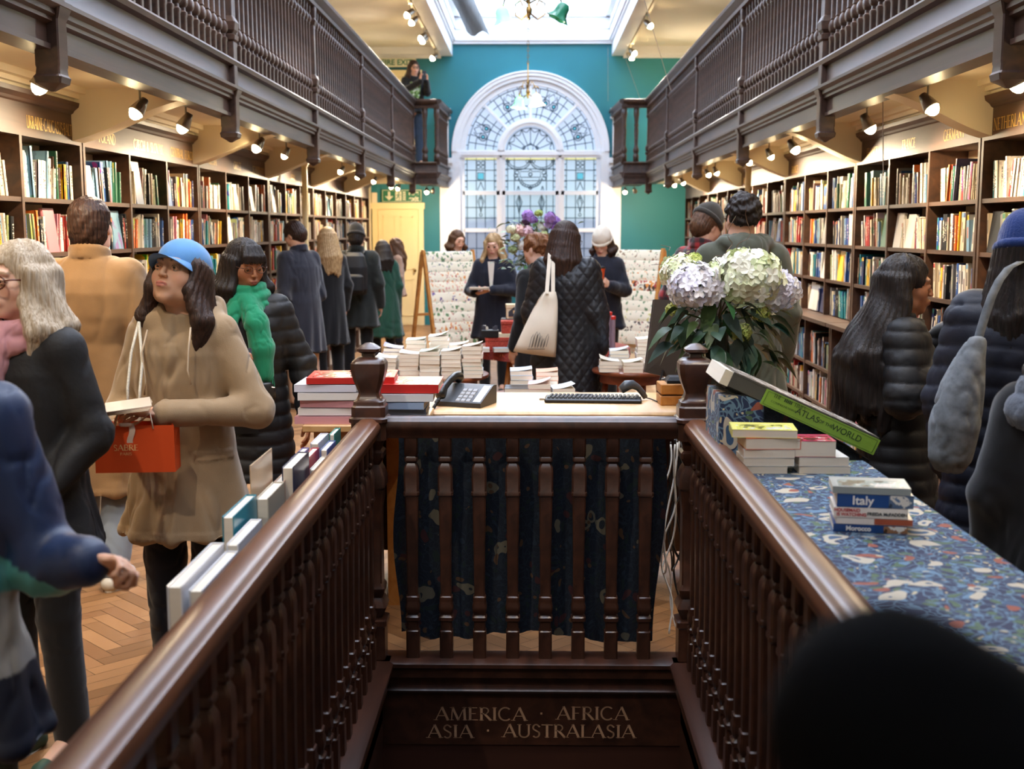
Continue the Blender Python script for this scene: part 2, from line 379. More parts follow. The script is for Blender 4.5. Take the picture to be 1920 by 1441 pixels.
# the window joinery
def build_window():
    mb = MB(); y0, y1 = YB+.06, YB+.16
    arch_ring(mb, 1.15, 1.245, y0-.02, y1, 0)
    arch_ring(mb, .455, .585, y0-.03, y1, 0)
    arch_ring(mb, .50, .54, y0-.05, y0, 0)
    mb.box(WX-1.245, WX+1.245, y0-.05, y1, 3.0, 3.07)
    mb.box(WX-1.245, WX+1.245, y0-.03, y1, 2.96, 3.09)
    for xa, xb in ((-1.245, -1.165), (1.165, 1.245), (-.60, -.445), (.445, .60)):
        mb.box(WX+xa, WX+xb, y0, y1, WB, 3.0)
    for s in (-1, 1): xa, xb = sorted((WX+s*.50, WX+s*.545)); mb.box(xa, xb, y0-.03, y0, WB, 3.0)
    for a in (PI/4, PI/2, 3*PI/4):
        c, s = math.cos(a), math.sin(a); M = Matrix.Translation((WX, 0, ZS)) @ Matrix.Rotation(-a, 4, 'Y')
        mb.box(.57, 1.16, y0, y1-.02, -.022, .022, 0, None, M)
    mb.box(WX-1.2, WX+1.2, y0, y1, 2.31, 2.38)
    for s in (-1, 1): xa, xb = sorted((WX+s*.58, WX+s*1.18)); mb.box(xa, xb, y0, y1, 1.655, 1.72)
    mb.box(WX-1.3, WX+1.3, YB-.12, YB+.2, WB-.05, WB+.03)
    fr = struct(mb.build('window_1', WHITE))
    # glass: backlit frosted panes, pale blue above, darker towards the roofs outside at the foot
    m, nt, ns, lk, b = nodes('frosted_stained_glass')
    tc = N(ns, 'ShaderNodeTexCoord'); sp = N(ns, 'ShaderNodeSeparateXYZ'); lk.new(tc.outputs['Object'], sp.inputs[0])
    cr = N(ns, 'ShaderNodeValToRGB'); el = cr.color_ramp.elements
    mr = N(ns, 'ShaderNodeMapRange'); mr.inputs[1].default_value = 0.9; mr.inputs[2].default_value = 4.2; lk.new(sp.outputs[2], mr.inputs[0])
    nz = N(ns, 'ShaderNodeTexNoise'); nz.inputs['Scale'].default_value = 2.2; lk.new(tc.outputs['Object'], nz.inputs['Vector'])
    ad = N(ns, 'ShaderNodeMath', operation='MULTIPLY_ADD'); ad.inputs[1].default_value = .12; lk.new(nz.outputs['Fac'], ad.inputs[0]); 
    sb = N(ns, 'ShaderNodeMath', operation='SUBTRACT'); sb.inputs[1].default_value = .06; lk.new(mr.outputs[0], sb.inputs[0]); lk.new(sb.outputs[0], ad.inputs[2])
    lk.new(ad.outputs[0], cr.inputs[0])
    el[0].position = .16; el[0].color = (*lin((74, 96, 138)), 1); el[1].position = .27; el[1].color = (*lin((92, 122, 165)), 1)
    for p, c in ((.31, (168, 200, 216)), (.5, (182, 212, 232)), (.75, (188, 208, 240)), (1, (206, 222, 250))):
        e = el.new(p); e.color = (*lin(c), 1)
    lk.new(cr.outputs[0], b.inputs['Emission Color']); b.inputs['Emission Strength'].default_value = E_WINDOW
    b.inputs['Base Color'].default_value = (.25, .3, .35, 1); b.inputs['Roughness'].default_value = .25
    g = MB(); yg = YB+.12; n = 40
    pts = [(WX-1.2, yg, WB), (WX+1.2, yg, WB)] + [(WX+1.2*math.cos(PI*i/n), yg, ZS+1.2*math.sin(PI*i/n)) for i in range(n+1)]
    g.add(pts, [tuple(range(len(pts)))]); g.add([(p[0], yg+.01, p[2]) for p in pts], [tuple(range(len(pts)))])
    g.build('glass', m, fr)
    # lead cames
    ld = MB(); y = YB+.113
    def ln(pts, r=.0065, cx=WX): ld.tube([(cx+a, y, b) for a, b in pts], r, 4)
    def circ(a, z, r, rr=.006): ln([(a+r*math.cos(2*PI*i/14), z+r*math.sin(2*PI*i/14)) for i in range(15)], rr)
    rows = [(2.39, 2.96), (1.73, 2.31), (.9, 1.65)]
    for (xa, xb, kind) in ((-1.165, -.60, 's'), (.60, 1.165, 's'), (-.445, .445, 'c')):
        w_ = xb-xa
        for (za, zb) in rows + ([] if kind == 's' else []):
            ln([(xa+.04, za), (xa+.04, zb)]); ln([(xb-.04, za), (xb-.04, zb)])
            if kind == 's':
                for u in (.36, .64): ln([(xa+w_*u, za), (xa+w_*u, zb)])
                for v in (.3, .62): ln([(xa, za+(zb-za)*v), (xb, za+(zb-za)*v)])
            else:
                if za < 2.3:
                    for u in (.18, .28, .5, .72, .82): ln([(xa+w_*u, za), (xa+w_*u, zb)])
                else:
                    for u in (.18, .82): ln([(xa+w_*u, za), (xa+w_*u, zb)])
                    ln([(xa+w_*.5, zb-.06), (xa+w_*.5, zb)])
                for v in (.3, .66): ln([(xa, za+(zb-za)*v), (xb, za+(zb-za)*v)])
        ln([(xa, 2.925), (xb, 2.925)])
        for k in range(5): zz = 2.45+k*.1; ln([(xa, zz), (xa+.04, zz)]); ln([(xb-.04, zz), (xb, zz)])
        cx = (xa+xb)/2
        if kind == 's':
            for s in (-1, 1):
                for dz in (0, .07): ln([(cx, 2.80+dz)]+[(cx+s*(.04+.035*math.cos(t_)), 2.80+dz+.03*math.sin(t_)) for t_ in np.linspace(PI, -PI*.9, 10)])
            ln([(cx-.055, 2.58), (cx+.055, 2.58), (cx+.055, 2.70), (cx-.055, 2.70), (cx-.055, 2.58)], .008)
            for s in (-1, 1): ln([(cx, 2.54), (cx+s*.02, 2.48), (cx+s*.05, 2.42), (cx+s*.055, 2.39)])
            for c0 in (cx,):
                ln([(c0, 2.27), (c0-.035, 2.15), (c0, 2.05), (c0+.035, 2.15), (c0, 2.27)]); ln([(c0, 2.31), (c0-.055, 2.19), (c0-.02, 2.1), (c0, 2.0)]); ln([(c0, 2.31), (c0+.055, 2.19), (c0+.02, 2.1), (c0, 2.0)])
                circ(c0, 1.96, .025)
        else:
            for s in (-1, 1):
                ln([(s*.42*1.0-(s*.42)*(1-math.cos(0)), 2.94)]+[(s*(.21+.21*math.cos(a)), 2.92-.17*math.sin(a)) for a in np.linspace(0, PI, 12)], .008)
                ln([(s*(.21+.18*math.cos(a)), 2.92-.13*math.sin(a)) for a in np.linspace(0, PI, 12)])
                circ(s*.40, 2.90, .028); circ(s*.05, 2.90, .03)
                ln([(s*.18, 2.62), (s*.18, 2.72), (s*.03, 2.72), (0, 2.76)]); ln([(s*.18, 2.62), (0, 2.62)])
                for k in range(3): circ(s*(.24+.02*(k % 2)), 2.70-.05*k, .035)
                ln([(s*.20*math.cos(a), 2.60-.16*math.sin(a)) for a in np.linspace(0, PI/2, 9)], .008); ln([(s*.16*math.cos(a), 2.60-.12*math.sin(a)) for a in np.linspace(0, PI/2, 9)], .006)
                for k in range(1, 6):
                    a = k*PI/12; ln([(s*.16*math.cos(a), 2.60-.12*math.sin(a)), (s*.20*math.cos(a), 2.60-.16*math.sin(a))], .007)
                for dx in (-.03, 0, .03): ln([(s*.215, 2.47), (s*.215+dx, 2.39)], .005)
                ln([(s*.20, 2.27), (s*.235, 2.15), (s*.20, 2.03), (s*.165, 2.15), (s*.20, 2.27)]); ln([(s*.20, 2.31), (s*.255, 2.18), (s*.22, 2.08), (s*.20, 1.98)]); ln([(s*.20, 2.31), (s*.145, 2.18), (s*.18, 2.08), (s*.20, 1.98)])
            circ(0, 2.67, .03, .009); circ(0, 2.435, .025, .01)
    # lunette leads
    def pol(r, a): return (r*math.cos(a), ZS+r*math.sin(a))
    def arcl(r, a0, a1, rr=.0065, n=12): ln([pol(r, a0+(a1-a0)*i/n) for i in range(n+1)], rr)
    arcl(1.11, 0.03, PI-.03, n=40); arcl(.42, .05, PI-.05, n=24)
    for k in range(1, 20): a = k*PI/20+.05; ln([pol(1.11, a), pol(1.15, a)])
    for q in range(4):
        a0 = q*PI/4; am = a0+PI/8
        for f in (.2, .36, .64, .8): ln([pol(.60, a0+f*PI/4), pol(1.11, a0+f*PI/4)])
        arcl(.66, a0+.05, a0+PI/4-.05); arcl(.80, a0+.05, a0+PI/4-.05)
        arcl(.98, a0+.05, am-.12); arcl(.98, am+.12, a0+PI/4-.05)
        for s in (-1, 1):
            c = pol(.88, am+s*.09); circ(c[0], c[1], .068, .008); circ(c[0], c[1], .03, .012)
            ln([pol(1.08, am), pol(1.0, am+s*.07), pol(.93, am+s*.02)])
            ln([pol(1.06, am+s*.06), pol(.96, am+s*.13), pol(.9, am+s*.16)])
    for k in range(1, 8): a = k*PI/8; ln([pol(.13, a), pol(.42, a)])
    for k in range(8):
        a0 = k*PI/8; ln([pol(.42-.07*math.sin(i*PI/6), a0+i*PI/48) for i in range(7)])
    ln([pol(.13, PI*i/10) for i in range(11)], .009)
    for s in (-1, 1): ln([(0, ZS+.16), (s*.04, ZS+.12), (s*.05, ZS+.06), (s*.02, ZS+.02)]); circ(s*.12, ZS+.07, .02, .01)
    LEAD = paint('lead_came', (38, 66, 84), .5, var=0, metal=.2)
    ld.build('lead_lattice', LEAD, fr)
    cg = MB()
    for cx in (-.8825, .8825): cg.box(WX+cx-.05, WX+cx+.05, y-.004, y+.002, 2.59, 2.69)
    for s in (-1, 1):
        for q in range(4):
            am = q*PI/4+PI/8; c = pol(.88, am+s*.09); cg.lathe(0, 0, [(0, .02), (.004, .02)], 10, M=Matrix.Translation((WX+c[0], y, c[1])) @ Matrix.Rotation(PI/2, 4, 'X'))
    cg.build('coloured_glass', emis('blue_green_glass', (70, 150, 170), .8), fr)
    yl = MB()
    for cx in (-.8825, .8825):
        yl.box(WX+cx-.28, WX+cx+.28, y-.002, y+.003, 2.93, 2.955)
    yl.box(WX-.44, WX+.44, y-.002, y+.003, 2.93, 2.955)
    yl.build('yellow_glass', emis('yellow_border_glass', (214, 214, 150), .85), fr)
build_window()
# ceilings, beams, skylights
SIDE = paint('ceiling_cream', (214, 204, 186), .6, var=.04)
slab('ceiling_left', -3.32, -1.6, Y0, YB, ZC, ZC+.1, SIDE); slab('ceiling_right', 1.58, 3.17, Y0, YB, ZC, ZC+.1, SIDE)
mb = MB()
for sx, xo in ((-1, -1.6), (1, 1.58)):
    xi = xo-sx*.2; a, b = sorted((xo, xi)); mb.box(a, b, Y0, YB, 4.70, 5.02)
    for dx, za, zb in ((.03, 4.92, 4.96), (.06, 4.96, 5.02)):
        a, b = sorted((xi, xi-sx*dx)); mb.box(a, b, Y0, YB, za, zb)
for yc in (15.6, 9.2, 3.0): mb.box(-1.4, 1.38, yc, yc+.35, 4.74, 5.02); mb.box(-1.4, 1.38, yc+.35, yc+.41, 4.92, 5.02)
mb.box(-1.4, 1.38, YB-.08, YB, 4.90, 4.95); mb.box(-1.4, 1.38, YB-.14, YB, 4.95, 5.02)
mb.box(-3.2, -1.6, YB-.10, YB, 4.72, 4.85); mb.box(1.58, 3.05, YB-.10, YB, 4.72, 4.85); mb.box(-3.2, -1.6, YB-.05, YB, 4.66, 4.72); mb.box(1.58, 3.05, YB-.05, YB, 4.66, 4.72)
struct(mb.build('trim_2', WHITE))
mb = MB()     # skylight upstands, the last round the added stair pane
for (ya, yb_) in ((15.95, YB), (9.55, 15.6), (3.35, 9.2), (-1.0, 2.95)):
    mb.box(-1.42, -1.36, ya, yb_, 5.02, 5.42); mb.box(1.34, 1.40, ya, yb_, 5.02, 5.42); mb.box(-1.4, 1.38, ya-.05, ya, 5.02, 5.42); mb.box(-1.4, 1.38, yb_-.02, yb_+.04, 5.02, 5.42)
    mb.box(-1.36, -1.33, ya, yb_, 5.16, 5.20); mb.box(1.31, 1.34, ya, yb_, 5.16, 5.20); mb.box(-1.36, 1.34, yb_-.06, yb_-.02, 5.16, 5.20)
    mb.box(-1.36, -1.28, ya, yb_, 5.36, 5.42); mb.box(1.26, 1.34, ya, yb_, 5.36, 5.42); mb.box(-1.36, 1.34, yb_-.10, yb_-.02, 5.36, 5.42)
    k = ya+.9
    while k < yb_-.3:
        mb.box(-1.36, 1.34, k, k+.05, 5.385, 5.425); k += 1.1
mb.box(-1.42, 1.4, Y0, -1.0, 5.02, 5.45)
struct(mb.build('trim_3', WHITE))
SKYG = emis('skylight_glass', (222, 234, 255), E_SKYLIGHT); SKYF = emis('skylight_glass_far', (206, 228, 255), E_SKYFAR)
for i, (ya, yb_) in enumerate(((15.95, YB), (9.55, 15.6), (3.35, 9.2), (-1.0, 2.95))):
    struct(MB().box(-1.38, 1.36, ya, yb_, 5.43, 5.45).build('window_%d' % (i+2), (SKYF, SKYG, SKYG, emis('skylight_fill_added', (222, 234, 255), E_STAIRFILL))[i]))  # last pane is an added skylight, out of view, that fills the foreground
# gallery decks, fascias, soffit mouldings, cross beams
slab('gallery_floor_left', -3.2, GL-.01, Y0, YB, 2.5, 2.75, CREAM); slab('gallery_floor_right', GR+.01, 3.05, Y0, YB, 2.5, 2.75, CREAM)
YE = 19.75
mb = MB(); mbr = MB()
def fascia(sx, X):
    p = [(0.10, 2.43), (-.02, 2.43), (-.02, 2.452), (-.005, 2.458), (-.005, 2.53), (-.03, 2.54), (-.03, 2.555), (-.045, 2.565), (-.045, 2.585), (-.07, 2.60), (-.07, 2.618), (-.02, 2.625), (-.012, 2.64), (-.012, 2.742), (-.045, 2.752), (-.055, 2.775), (-.045, 2.79), (0.10, 2.79)]
    return [(X+sx*a, z) for a, z in p]
for sx, X, nm in ((-1, GL, 'trim_4'), (1, GR, 'trim_5')):
    m_ = MB(); m_.extr(fascia(sx, X), Y0, YE)
    # the short forward return at the far end
    xi = WX+(-1.515 if sx < 0 else 1.515); xw = WX+sx*1.46
    pr = fascia(1, 0)
    m_.rings([[(X, YE+a+.1-.1, z) for a, z in pr], [(xi, YE+a, z) for a, z in pr]])
    m_.rings([[(xi+sx*a, YE-.0, z) for a, z in pr], [(xw+sx*a, YB, z) for a, z in pr]])
    a, b = sorted((X, xi)); m_.box(a, b, YE+.03, YB, 2.46, 2.74)
    struct(m_.build(nm, MIDWOOD, auto=.6))
# cream beams between gallery edge and bookcase, with a curved under edge
BEAML = [2.0, 4.5, 7.02, 9.45, 11.95, 14.4, 16.9]; BEAMR = [1.9, 4.2, 6.72, 9.28, 11.85, 14.45, 17.0]
mb = MB()
for sx, X, G, ys in ((-1, XL, GL, BEAML), (1, XR, GR, BEAMR)):
    for y in ys:
        n = 10; prof = [(G, 2.5), (G, 2.44)]
        for i in range(n+1):
            u = i/n; prof.append((G+(X-G)*u, 2.44-.23*(math.sin(u*PI/2)**1.0)*(.35+.65*u)))
        prof += [(X+sx*.1, 2.21), (X+sx*.1, 2.5)]
        mb.rings([[(x, y-.16, z) for x, z in prof], [(x, y+.02, z) for x, z in prof]])
    for d, za, zb in ((.02, 2.42, 2.44), (.05, 2.44, 2.465), (.09, 2.465, 2.50)):
        a, b = sorted((X-sx*d, X+sx*.15)); mb.box(a, b, Y0, YE, za, zb)
struct(mb.build('trim_6', CREAM))
# doors and signs on the back wall
def door(name, x0, x1, z0, z1):
    mb = MB(); y = YB
    f = .09
    mb.box(x0, x0+f, y-.05, y, z0, z1); mb.box(x1-f, x1, y-.05, y, z0, z1); mb.box(x0-.02, x1+.02, y-.06, y, z1-f, z1+.02)
    mb.box(x0+f, x1-f, y-.02, y, z0, z1-f)
    o = struct(mb.build(name, DOORCREAM))
    lf = MB(); a, b = x0+f+.01, x1-f-.01; h = z1-f-z0
    lf.box(a, b, y-.032, y-.02, z0+.01, z1-f-.01)
    for u0, u1 in ((.12, .44), (.56, .88)):
        for v0, v1 in ((.08, .40), (.48, .94)):
            xa, xb, za, zb = a+(b-a)*u0, a+(b-a)*u1, z0+h*v0, z0+h*v1
            for q in ((xa, xb, za, za+.02), (xa, xb, zb-.02, zb), (xa, xa+.02, za, zb), (xb-.02, xb, za, zb)): lf.box(q[0], q[1], y-.042, y-.032, q[2], q[3])
    lf.build('door_leaf', DOORCREAM, o)
    k = MB(); k.lathe(0, 0, [(0, .012), (.03, .012), (.04, .025), (.06, .028), (.07, .015)], 12, M=Matrix.Translation((b-.06, y-.032, z0+.98)) @ Matrix.Rotation(PI/2, 4, 'X')); k.build('door_handle', BRASS, o, smooth=True)
door('door_1', -2.84, -1.93, 0, 2.15); door('door_2', -2.75, -1.95, 2.75, 4.44)
GREENSIGN = paint('sign_green', (24, 104, 72), .5, var=0); SIGNW = paint('sign_cream', (226, 222, 196), .5, var=0)
s = empty('exit_sign', (-2.31, YB-.03, 2.29), 0, 'green sign reading Fire exit with arrow and running man above the cream door', 'sign')
MB().box(-.36, .36, -.012, .03, -.115, .115).build('sign_board', GREENSIGN, s)
mb = MB(); y = -.016
mb.box(-.345, .345, y, y+.003, .095, .102); mb.box(-.345, .345, y, y+.003, -.102, -.095); mb.box(-.345, -.338, y, y+.003, -.1, .1); mb.box(.338, .345, y, y+.003, -.1, .1)
mb.box(-.245, -.205, y, y+.003, -.02, .075); mb.add([(-.30, y, -.005), (-.15, y, -.005), (-.225, y, -.08)], [(0, 1, 2)])
mb.box(-.115, -.005, y, y+.003, -.08, .08)
mb.box(.02, .03, y, y+.003, -.08, .08); mb.box(.055, .065, y, y+.003, -.08, .08)
for k in range(4): mb.box(.03, .055, y, y+.003, -.07+k*.04, -.05+k*.04)
mb.build('sign_symbols', SIGNW, s)
mb = MB(); y = -.020
mb.lathe(0, 0, [(0, .014), (.002, .014)], 12, M=Matrix.Translation((-.05, y, .055)) @ Matrix.Rotation(PI/2, 4, 'X'))
for p, r in (([(-.055, y, .035), (-.065, y, -.01)], .012), ([(-.065, y, -.01), (-.035, y, -.03), (-.05, y, -.07)], .008), ([(-.065, y, -.01), (-.085, y, -.04), (-.11, y, -.045)], .008), ([(-.055, y, .03), (-.03, y, .01), (-.012, y, .02)], .006), ([(-.055, y, .03), (-.09, y, .02), (-.095, y, -.005)], .006)): mb.tube(p, r, 5)
mb.build('running_man_symbol', GREENSIGN, s)
for txt, z in (('Fire', .05), ('exit', -.05)):
    font_text('lettering', txt, .115, SIGNW, s, frame((.21, -.014, z), (1, 0, 0), (0, 0, 1)), bold=.003)
s = empty('fire_exit_sign', (-2.36, YB-.11, 4.575), 0, 'cream FIRE EXIT sign with green letters above the upper gallery door', 'sign')
MB().box(-.33, .33, -.03, .02, -.07, .07).build('sign_board', SIGNW, s)
font_text('lettering', 'FIRE EXIT', .13, GREENSIGN, s, frame((0, -.034, 0), (1, 0, 0), (0, 0, 1)), bold=.003)
o = MB(); rbox(o, -.05, .05, -.05, 0, -.1, .1, .01); o = o.build('wall_thermostat', CREAM, loc=(-2.8, YB-.0, 2.25)); tag(o, 'small cream box on the green wall beside the exit sign', 'thermostat')
# ------------------------------------------------------------------ galleries: balusters, posts, rails
def gal_bal_prof(z0=2.79, z1=3.64, h=.021):
    H_ = z1-z0
    p = [(0, 1), (.11, 1), (.12, 1.15), (.14, 1.15), (.15, .75), (.17, .7), (.18, 1.05), (.2, 1.3), (.23, 1.3), (.25, 1.0), (.26, .72), (.27, .9), (.28, .8), (.8, .62), (.81, .85), (.82, .7), (.84, 1.15), (.87, 1.3), (.89, 1.0), (.9, .75), (.92, .8), (.93, 1), (1, 1)]
    return [(z0+u*H_, h*k) for u, k in p]
def gal_post_prof(h=.05):
    return [(2.27, h*.15), (2.285, h*.55), (2.30, h*1.05), (2.325, h*1.15), (2.335, h*1.0), (2.36, h*.95), (2.37, h*1.0), (2.55, h), (2.56, h*1.1), (2.60, h*1.35), (2.62, h*1.4), (2.63, h*.95), (2.90, h*.85), (2.91, h*1.1), (2.94, h*1.15), (2.95, h*.75), (2.97, h*1.1), (3.02, h*1.2), (3.05, h*.9), (3.06, h*.72), (3.48, h*.62), (3.49, h*.8), (3.52, h*1.0), (3.54, h*.8), (3.55, h*.9), (3.65, h*.9)]
bal0 = None
for sx, X, posts, side in ((-1, GL, [1.95, 4.95, 7.85, 10.8, 13.75, 16.7, 19.7], 'beside the FIRE EXIT door'), (1, GR, [1.95, 4.9, 7.9, 10.95, 13.95, 16.9, 19.75], 'above the hydrangea counter')):
    g = empty('gallery_balustrade', (X, 4.0, 2.75), 0, 'dark oak upper gallery balustrade with turned balusters ' + side, 'balustrade', None)
    inv = Matrix.Translation((-X, -4.0, -2.75))
    rb = MB(); pr = [(-.05, 3.64), (-.055, 3.67), (-.035, 3.69), (-.06, 3.71), (-.085, 3.73), (-.09, 3.755), (-.075, 3.775), (-.02, 3.785), (.05, 3.775), (.06, 3.74), (.04, 3.70), (.05, 3.66), (.045, 3.64)]
    rb.extr([(sx*a, z-2.75) for a, z in pr], Y0-4, YE-4.0+.02)
    xi = WX+(-1.515 if sx < 0 else 1.515)-X; xw = WX+sx*1.46-X
    rb.rings([[(0, YE-4+a, z-2.75) for a, z in pr], [(xi-sx*.02, YE-4+a, z-2.75) for a, z in pr]])
    rb.rings([[(xi+sx*a, YE-4-.05, z-2.75) for a, z in pr], [(xw+sx*a, YB-4, z-2.75) for a, z in pr]])
    rb.build('handrail', MIDWOOD, g, auto=.6)
    pst = None
    for y in posts:
        if pst is None:
            m_ = MB(); m_.sq(0, 0, [(z-2.75, h) for z, h in gal_post_prof()], .12); pst = m_.build('newel_post', MIDWOOD, g, auto=.5); pst.location = (sx*.0, y-4, 0)
        else:
            c = pst.copy(); COL.objects.link(c); c.location = (0, y-4, 0)
    if bal0 is None:
        m_ = MB(); m_.sq(0, 0, [(z-2.75, h) for z, h in gal_bal_prof()], .25); bal0 = m_.build('baluster', MIDWOOD, g, auto=.6); first = True
    ys = []
    for a, b in zip(posts, posts[1:]):
        n = 22
        ys += [a+(b-a)*(i+1)/(n+1) for i in range(n)]
    stuff = MB(); cnt = 0
    for y in ys:
        if y < 3.0: continue
        if cnt < 99:
            if first: c = bal0; first = False
            else: c = bal0.copy(); COL.objects.link(c); c.parent = g
            c.location = (sx*.0, y-4, 0)
        else:
            stuff.sq(0, y-4, [(z-2.75, h) for z, h in gal_bal_prof()], .25)
        cnt += 1
    tag(stuff.build('balusters', MIDWOOD, g, auto=.6), kind='stuff')
    # far return: two big turned balusters facing the hall and a run to the window wall
    tb = [(2.79, .045), (2.90, .045), (2.91, .03), (2.94, .045), (2.98, .05), (3.02, .034), (3.06, .028), (3.3, .036), (3.34, .028), (3.36, .038), (3.4, .03), (3.48, .036), (3.53, .045), (3.55, .045), (3.64, .045)]
    for k, u in enumerate((.52, 1.0)):
        m_ = MB(); m_.lathe(0, 0, [(z-2.75, r) for z, r in tb], 14); b_ = m_.build('turned_post', MIDWOOD, g, smooth=True, loc=(xi*u, YE-4.0, 0))
    for k in range(9):
        u = (k+1)/10; c = bal0.copy(); COL.objects.link(c); c.parent = g; c.location = (xi+(xw-xi)*u, YE-4+(YB-YE)*u, 0)
# upper bookcases seen between the balusters
for sx, X in ((-1, -3.195), (1, 3.045)):
    mb = MB(); rr = random.Random(8+sx); bk = MB()
    a, b = sorted((X, X-sx*.04)); mb.box(a, b, Y0, 19.0, 2.755, 4.55)
    y = 0.0
    while y < 19:
        a, b = sorted((X, X-sx*.26)); mb.box(a, b, y, y+.03, 2.755, 4.55); y += .82
    for z in (2.8, 3.1, 3.42, 3.74, 4.06, 4.36, 4.52):
        a, b = sorted((X, X-sx*.26)); mb.box(a, b, Y0, 19.0, z, z+.025)
        if z < 4.4:
            y = 2.0
            while y < 18.9:
                wd = rr.uniform(.02, .06); h = rr.uniform(.16, .24); a, b = sorted((X-sx*.04, X-sx*.2)); c = lin(rr.choice([(90, 60, 44), (130, 70, 40), (70, 60, 60), (150, 130, 100), (60, 70, 80), (120, 50, 36)]))
                bk.box(a, b, y, y+wd, z+.025, z+.025+h, 0, c); y += wd+.001
    s = mb.build('gallery_bookcase', SHELFWOOD); tag(s, 'upper gallery bookcase behind the balustrade on the '+('fire exit' if sx < 0 else 'hydrangea counter')+' side', 'bookcase')
    tag(bk.build('gallery_books', vcol('upper_book_covers', .5)), 'books filling the upper gallery shelves on the '+('fire exit' if sx < 0 else 'hydrangea counter')+' side', 'books', kind='stuff')
# ------------------------------------------------------------------ stairwell
NY = 4.66; SX = .637; RZ = .985
def bal_prof(z0=0.0, z1=.91, h=.026):
    p = [(0, 1.02), (.13, 1.02), (.135, .88), (.175, .85), (.18, 1.1), (.195, 1.12), (.205, .8), (.22, 1.05), (.245, 1.12), (.262, .95), (.27, 1.0), (.285, .98), (.29, .8), (.5, .86), (.735, 1.0), (.742, 1.18), (.755, 1.18), (.76, 1.08), (.84, 1.12), (.862, 1.05), (.875, .85), (.882, .7), (.893, 1.0), (.905, 1.0), (.912, .85), (.92, 1.0), (1, 1.0)]
    return [(z0+u*(z1-z0), h*k) for u, k in p]
def rail_prof():
    return [(-.032, .905), (-.036, .925), (-.046, .935), (-.05, .955), (-.043, .972), (-.034, .976), (-.030, .982), (-.018, .988), (.018, .988), (.030, .982), (.034, .976), (.043, .972), (.05, .955), (.046, .935), (.036, .925), (.032, .905)]
st = empty('stair_balustrade', (0, NY, 0), 0, 'dark oak stairwell balustrade with square turned balusters and two urn topped newels', 'balustrade')
m_ = MB(); m_.extrx([(a*.9, z) for a, z in rail_prof()], -SX, SX); m_.build('front_handrail', DARKWOOD, st, auto=.7)
for sx in (-1, 1):
    m_ = MB(); pr = rail_prof(); m_.rings([[(sx*SX+a*1.0, -.0, z) for a, z in pr], [(sx*SX+a*1.0, .6-NY, z) for a, z in pr]]); m_.build('side_handrail', wood('rail_oak', (84, 50, 32), (122, 76, 50), rough=.42, coat=.25), st, auto=.7)
fin = [(.90, .068), (.965, .068), (.972, .075), (.985, .075), (.992, .066), (1.03, .066), (1.036, .06), (1.05, .058), (1.056, .05), (1.068, .044), (1.08, .040), (1.088, .040), (1.10, .045), (1.13, .056), (1.16, .064), (1.185, .067), (1.2, .066), (1.212, .058), (1.22, .045), (1.224, .024), (1.236, .022), (1.24, .034), (1.246, .043), (1.256, .043), (1.262, .036), (1.275, .018), (1.278, .004)]
npst = [(-.08, .052), (.14, .052), (.15, .06), (.17, .06), (.18, .04), (.20, .05), (.225, .06), (.25, .05), (.262, .042), (.28, .05), (.30, .052), (.32, .042), (.62, .044), (.66, .05), (.70, .052), (.71, .06), (.75, .06), (.78, .05), (.80, .04), (.83, .055), (.85, .055), (.86, .045), (.90, .055)]
for sx in (-1, 1):
    m_ = MB(); m_.sq(sx*SX, 0, npst, .14); np_ = m_.build('newel_post', DARKWOOD, st, auto=.5)
    m_ = MB(); m_.sq(sx*SX, 0, fin, .26); m_.build('finial', DARKWOOD, np_, auto=.5)
b0 = None
def stair_bal(x, y):
    global b0
    if b0 is None: m_ = MB(); m_.sq(0, 0, bal_prof(), .22); b0 = m_.build('baluster', DARKWOOD, st, auto=.6); b0.location = (x, y, 0)
    else: c = b0.copy(); COL.objects.link(c); c.location = (x, y, 0)
for px in (773, 836, 899, 961.5, 1023, 1085, 1147, 1209): stair_bal(at(px, 1000, NY).x, 0)
for sx in (-1, 1):
    y = -.135
    while y > 1.05-NY: stair_bal(sx*SX, y); y -= .1285
# base rail and fascia of the stairwell
mb = MB()
mb.extrx([(NY+.09, -.06), (NY-.06, -.06), (NY-.06, -.025), (NY-.075, -.015), (NY-.075, .0), (NY-.06, .008), (NY+.06, .008), (NY+.09, .0)], -.66, .66)
mb.extrx([(NY+.0, -.35), (NY-.035, -.35), (NY-.035, -.065), (NY+.0, -.065)], -.66, .66)
mb.extrx([(NY-.035, -.125), (NY-.055, -.125), (NY-.06, -.115), (NY-.05, -.105), (NY-.035, -.1)], -.66, .66)
for sx in (-1, 1):
    P = lambda a: sx*a
    mb.rings([[(P(x), y, z) for x, z in [(.70, -.06), (.565, -.06), (.565, -.025), (.55, -.015), (.55, 0), (.565, .008), (.69, .008), (.70, 0)]] for y in (NY, .3)])
    mb.rings([[(P(x), y, z) for x, z in [(.63, -2.6), (.60, -2.6), (.60, -.06), (.63, -.06)]] for y in (NY, -.4)])
    mb.rings([[(P(x), y, z) for x, z in [(.60, -.13), (.58, -.13), (.575, -.115), (.585, -.10), (.60, -.10)]] for y in (NY, -.4)])
struct(mb.build('trim_7', DARKWOOD, auto=.5))
slab('wall_stair_panel', -.60, .60, NY-.03, NY-.012, -.9, -.12, wood('panel_oak', (58, 32, 24), (70, 40, 30), rough=.45, stretch=(.1, 1, 1)))
LETT = paint('faded_gilt', (190, 150, 118), .5, var=.15, scale=30)
yp = NY-.0365
sl_ = empty('stair_lettering', (0, yp, -.25), 0, 'faded gilt serif words AMERICA AFRICA ASIA AUSTRALASIA on the stairwell panel', 'lettering')
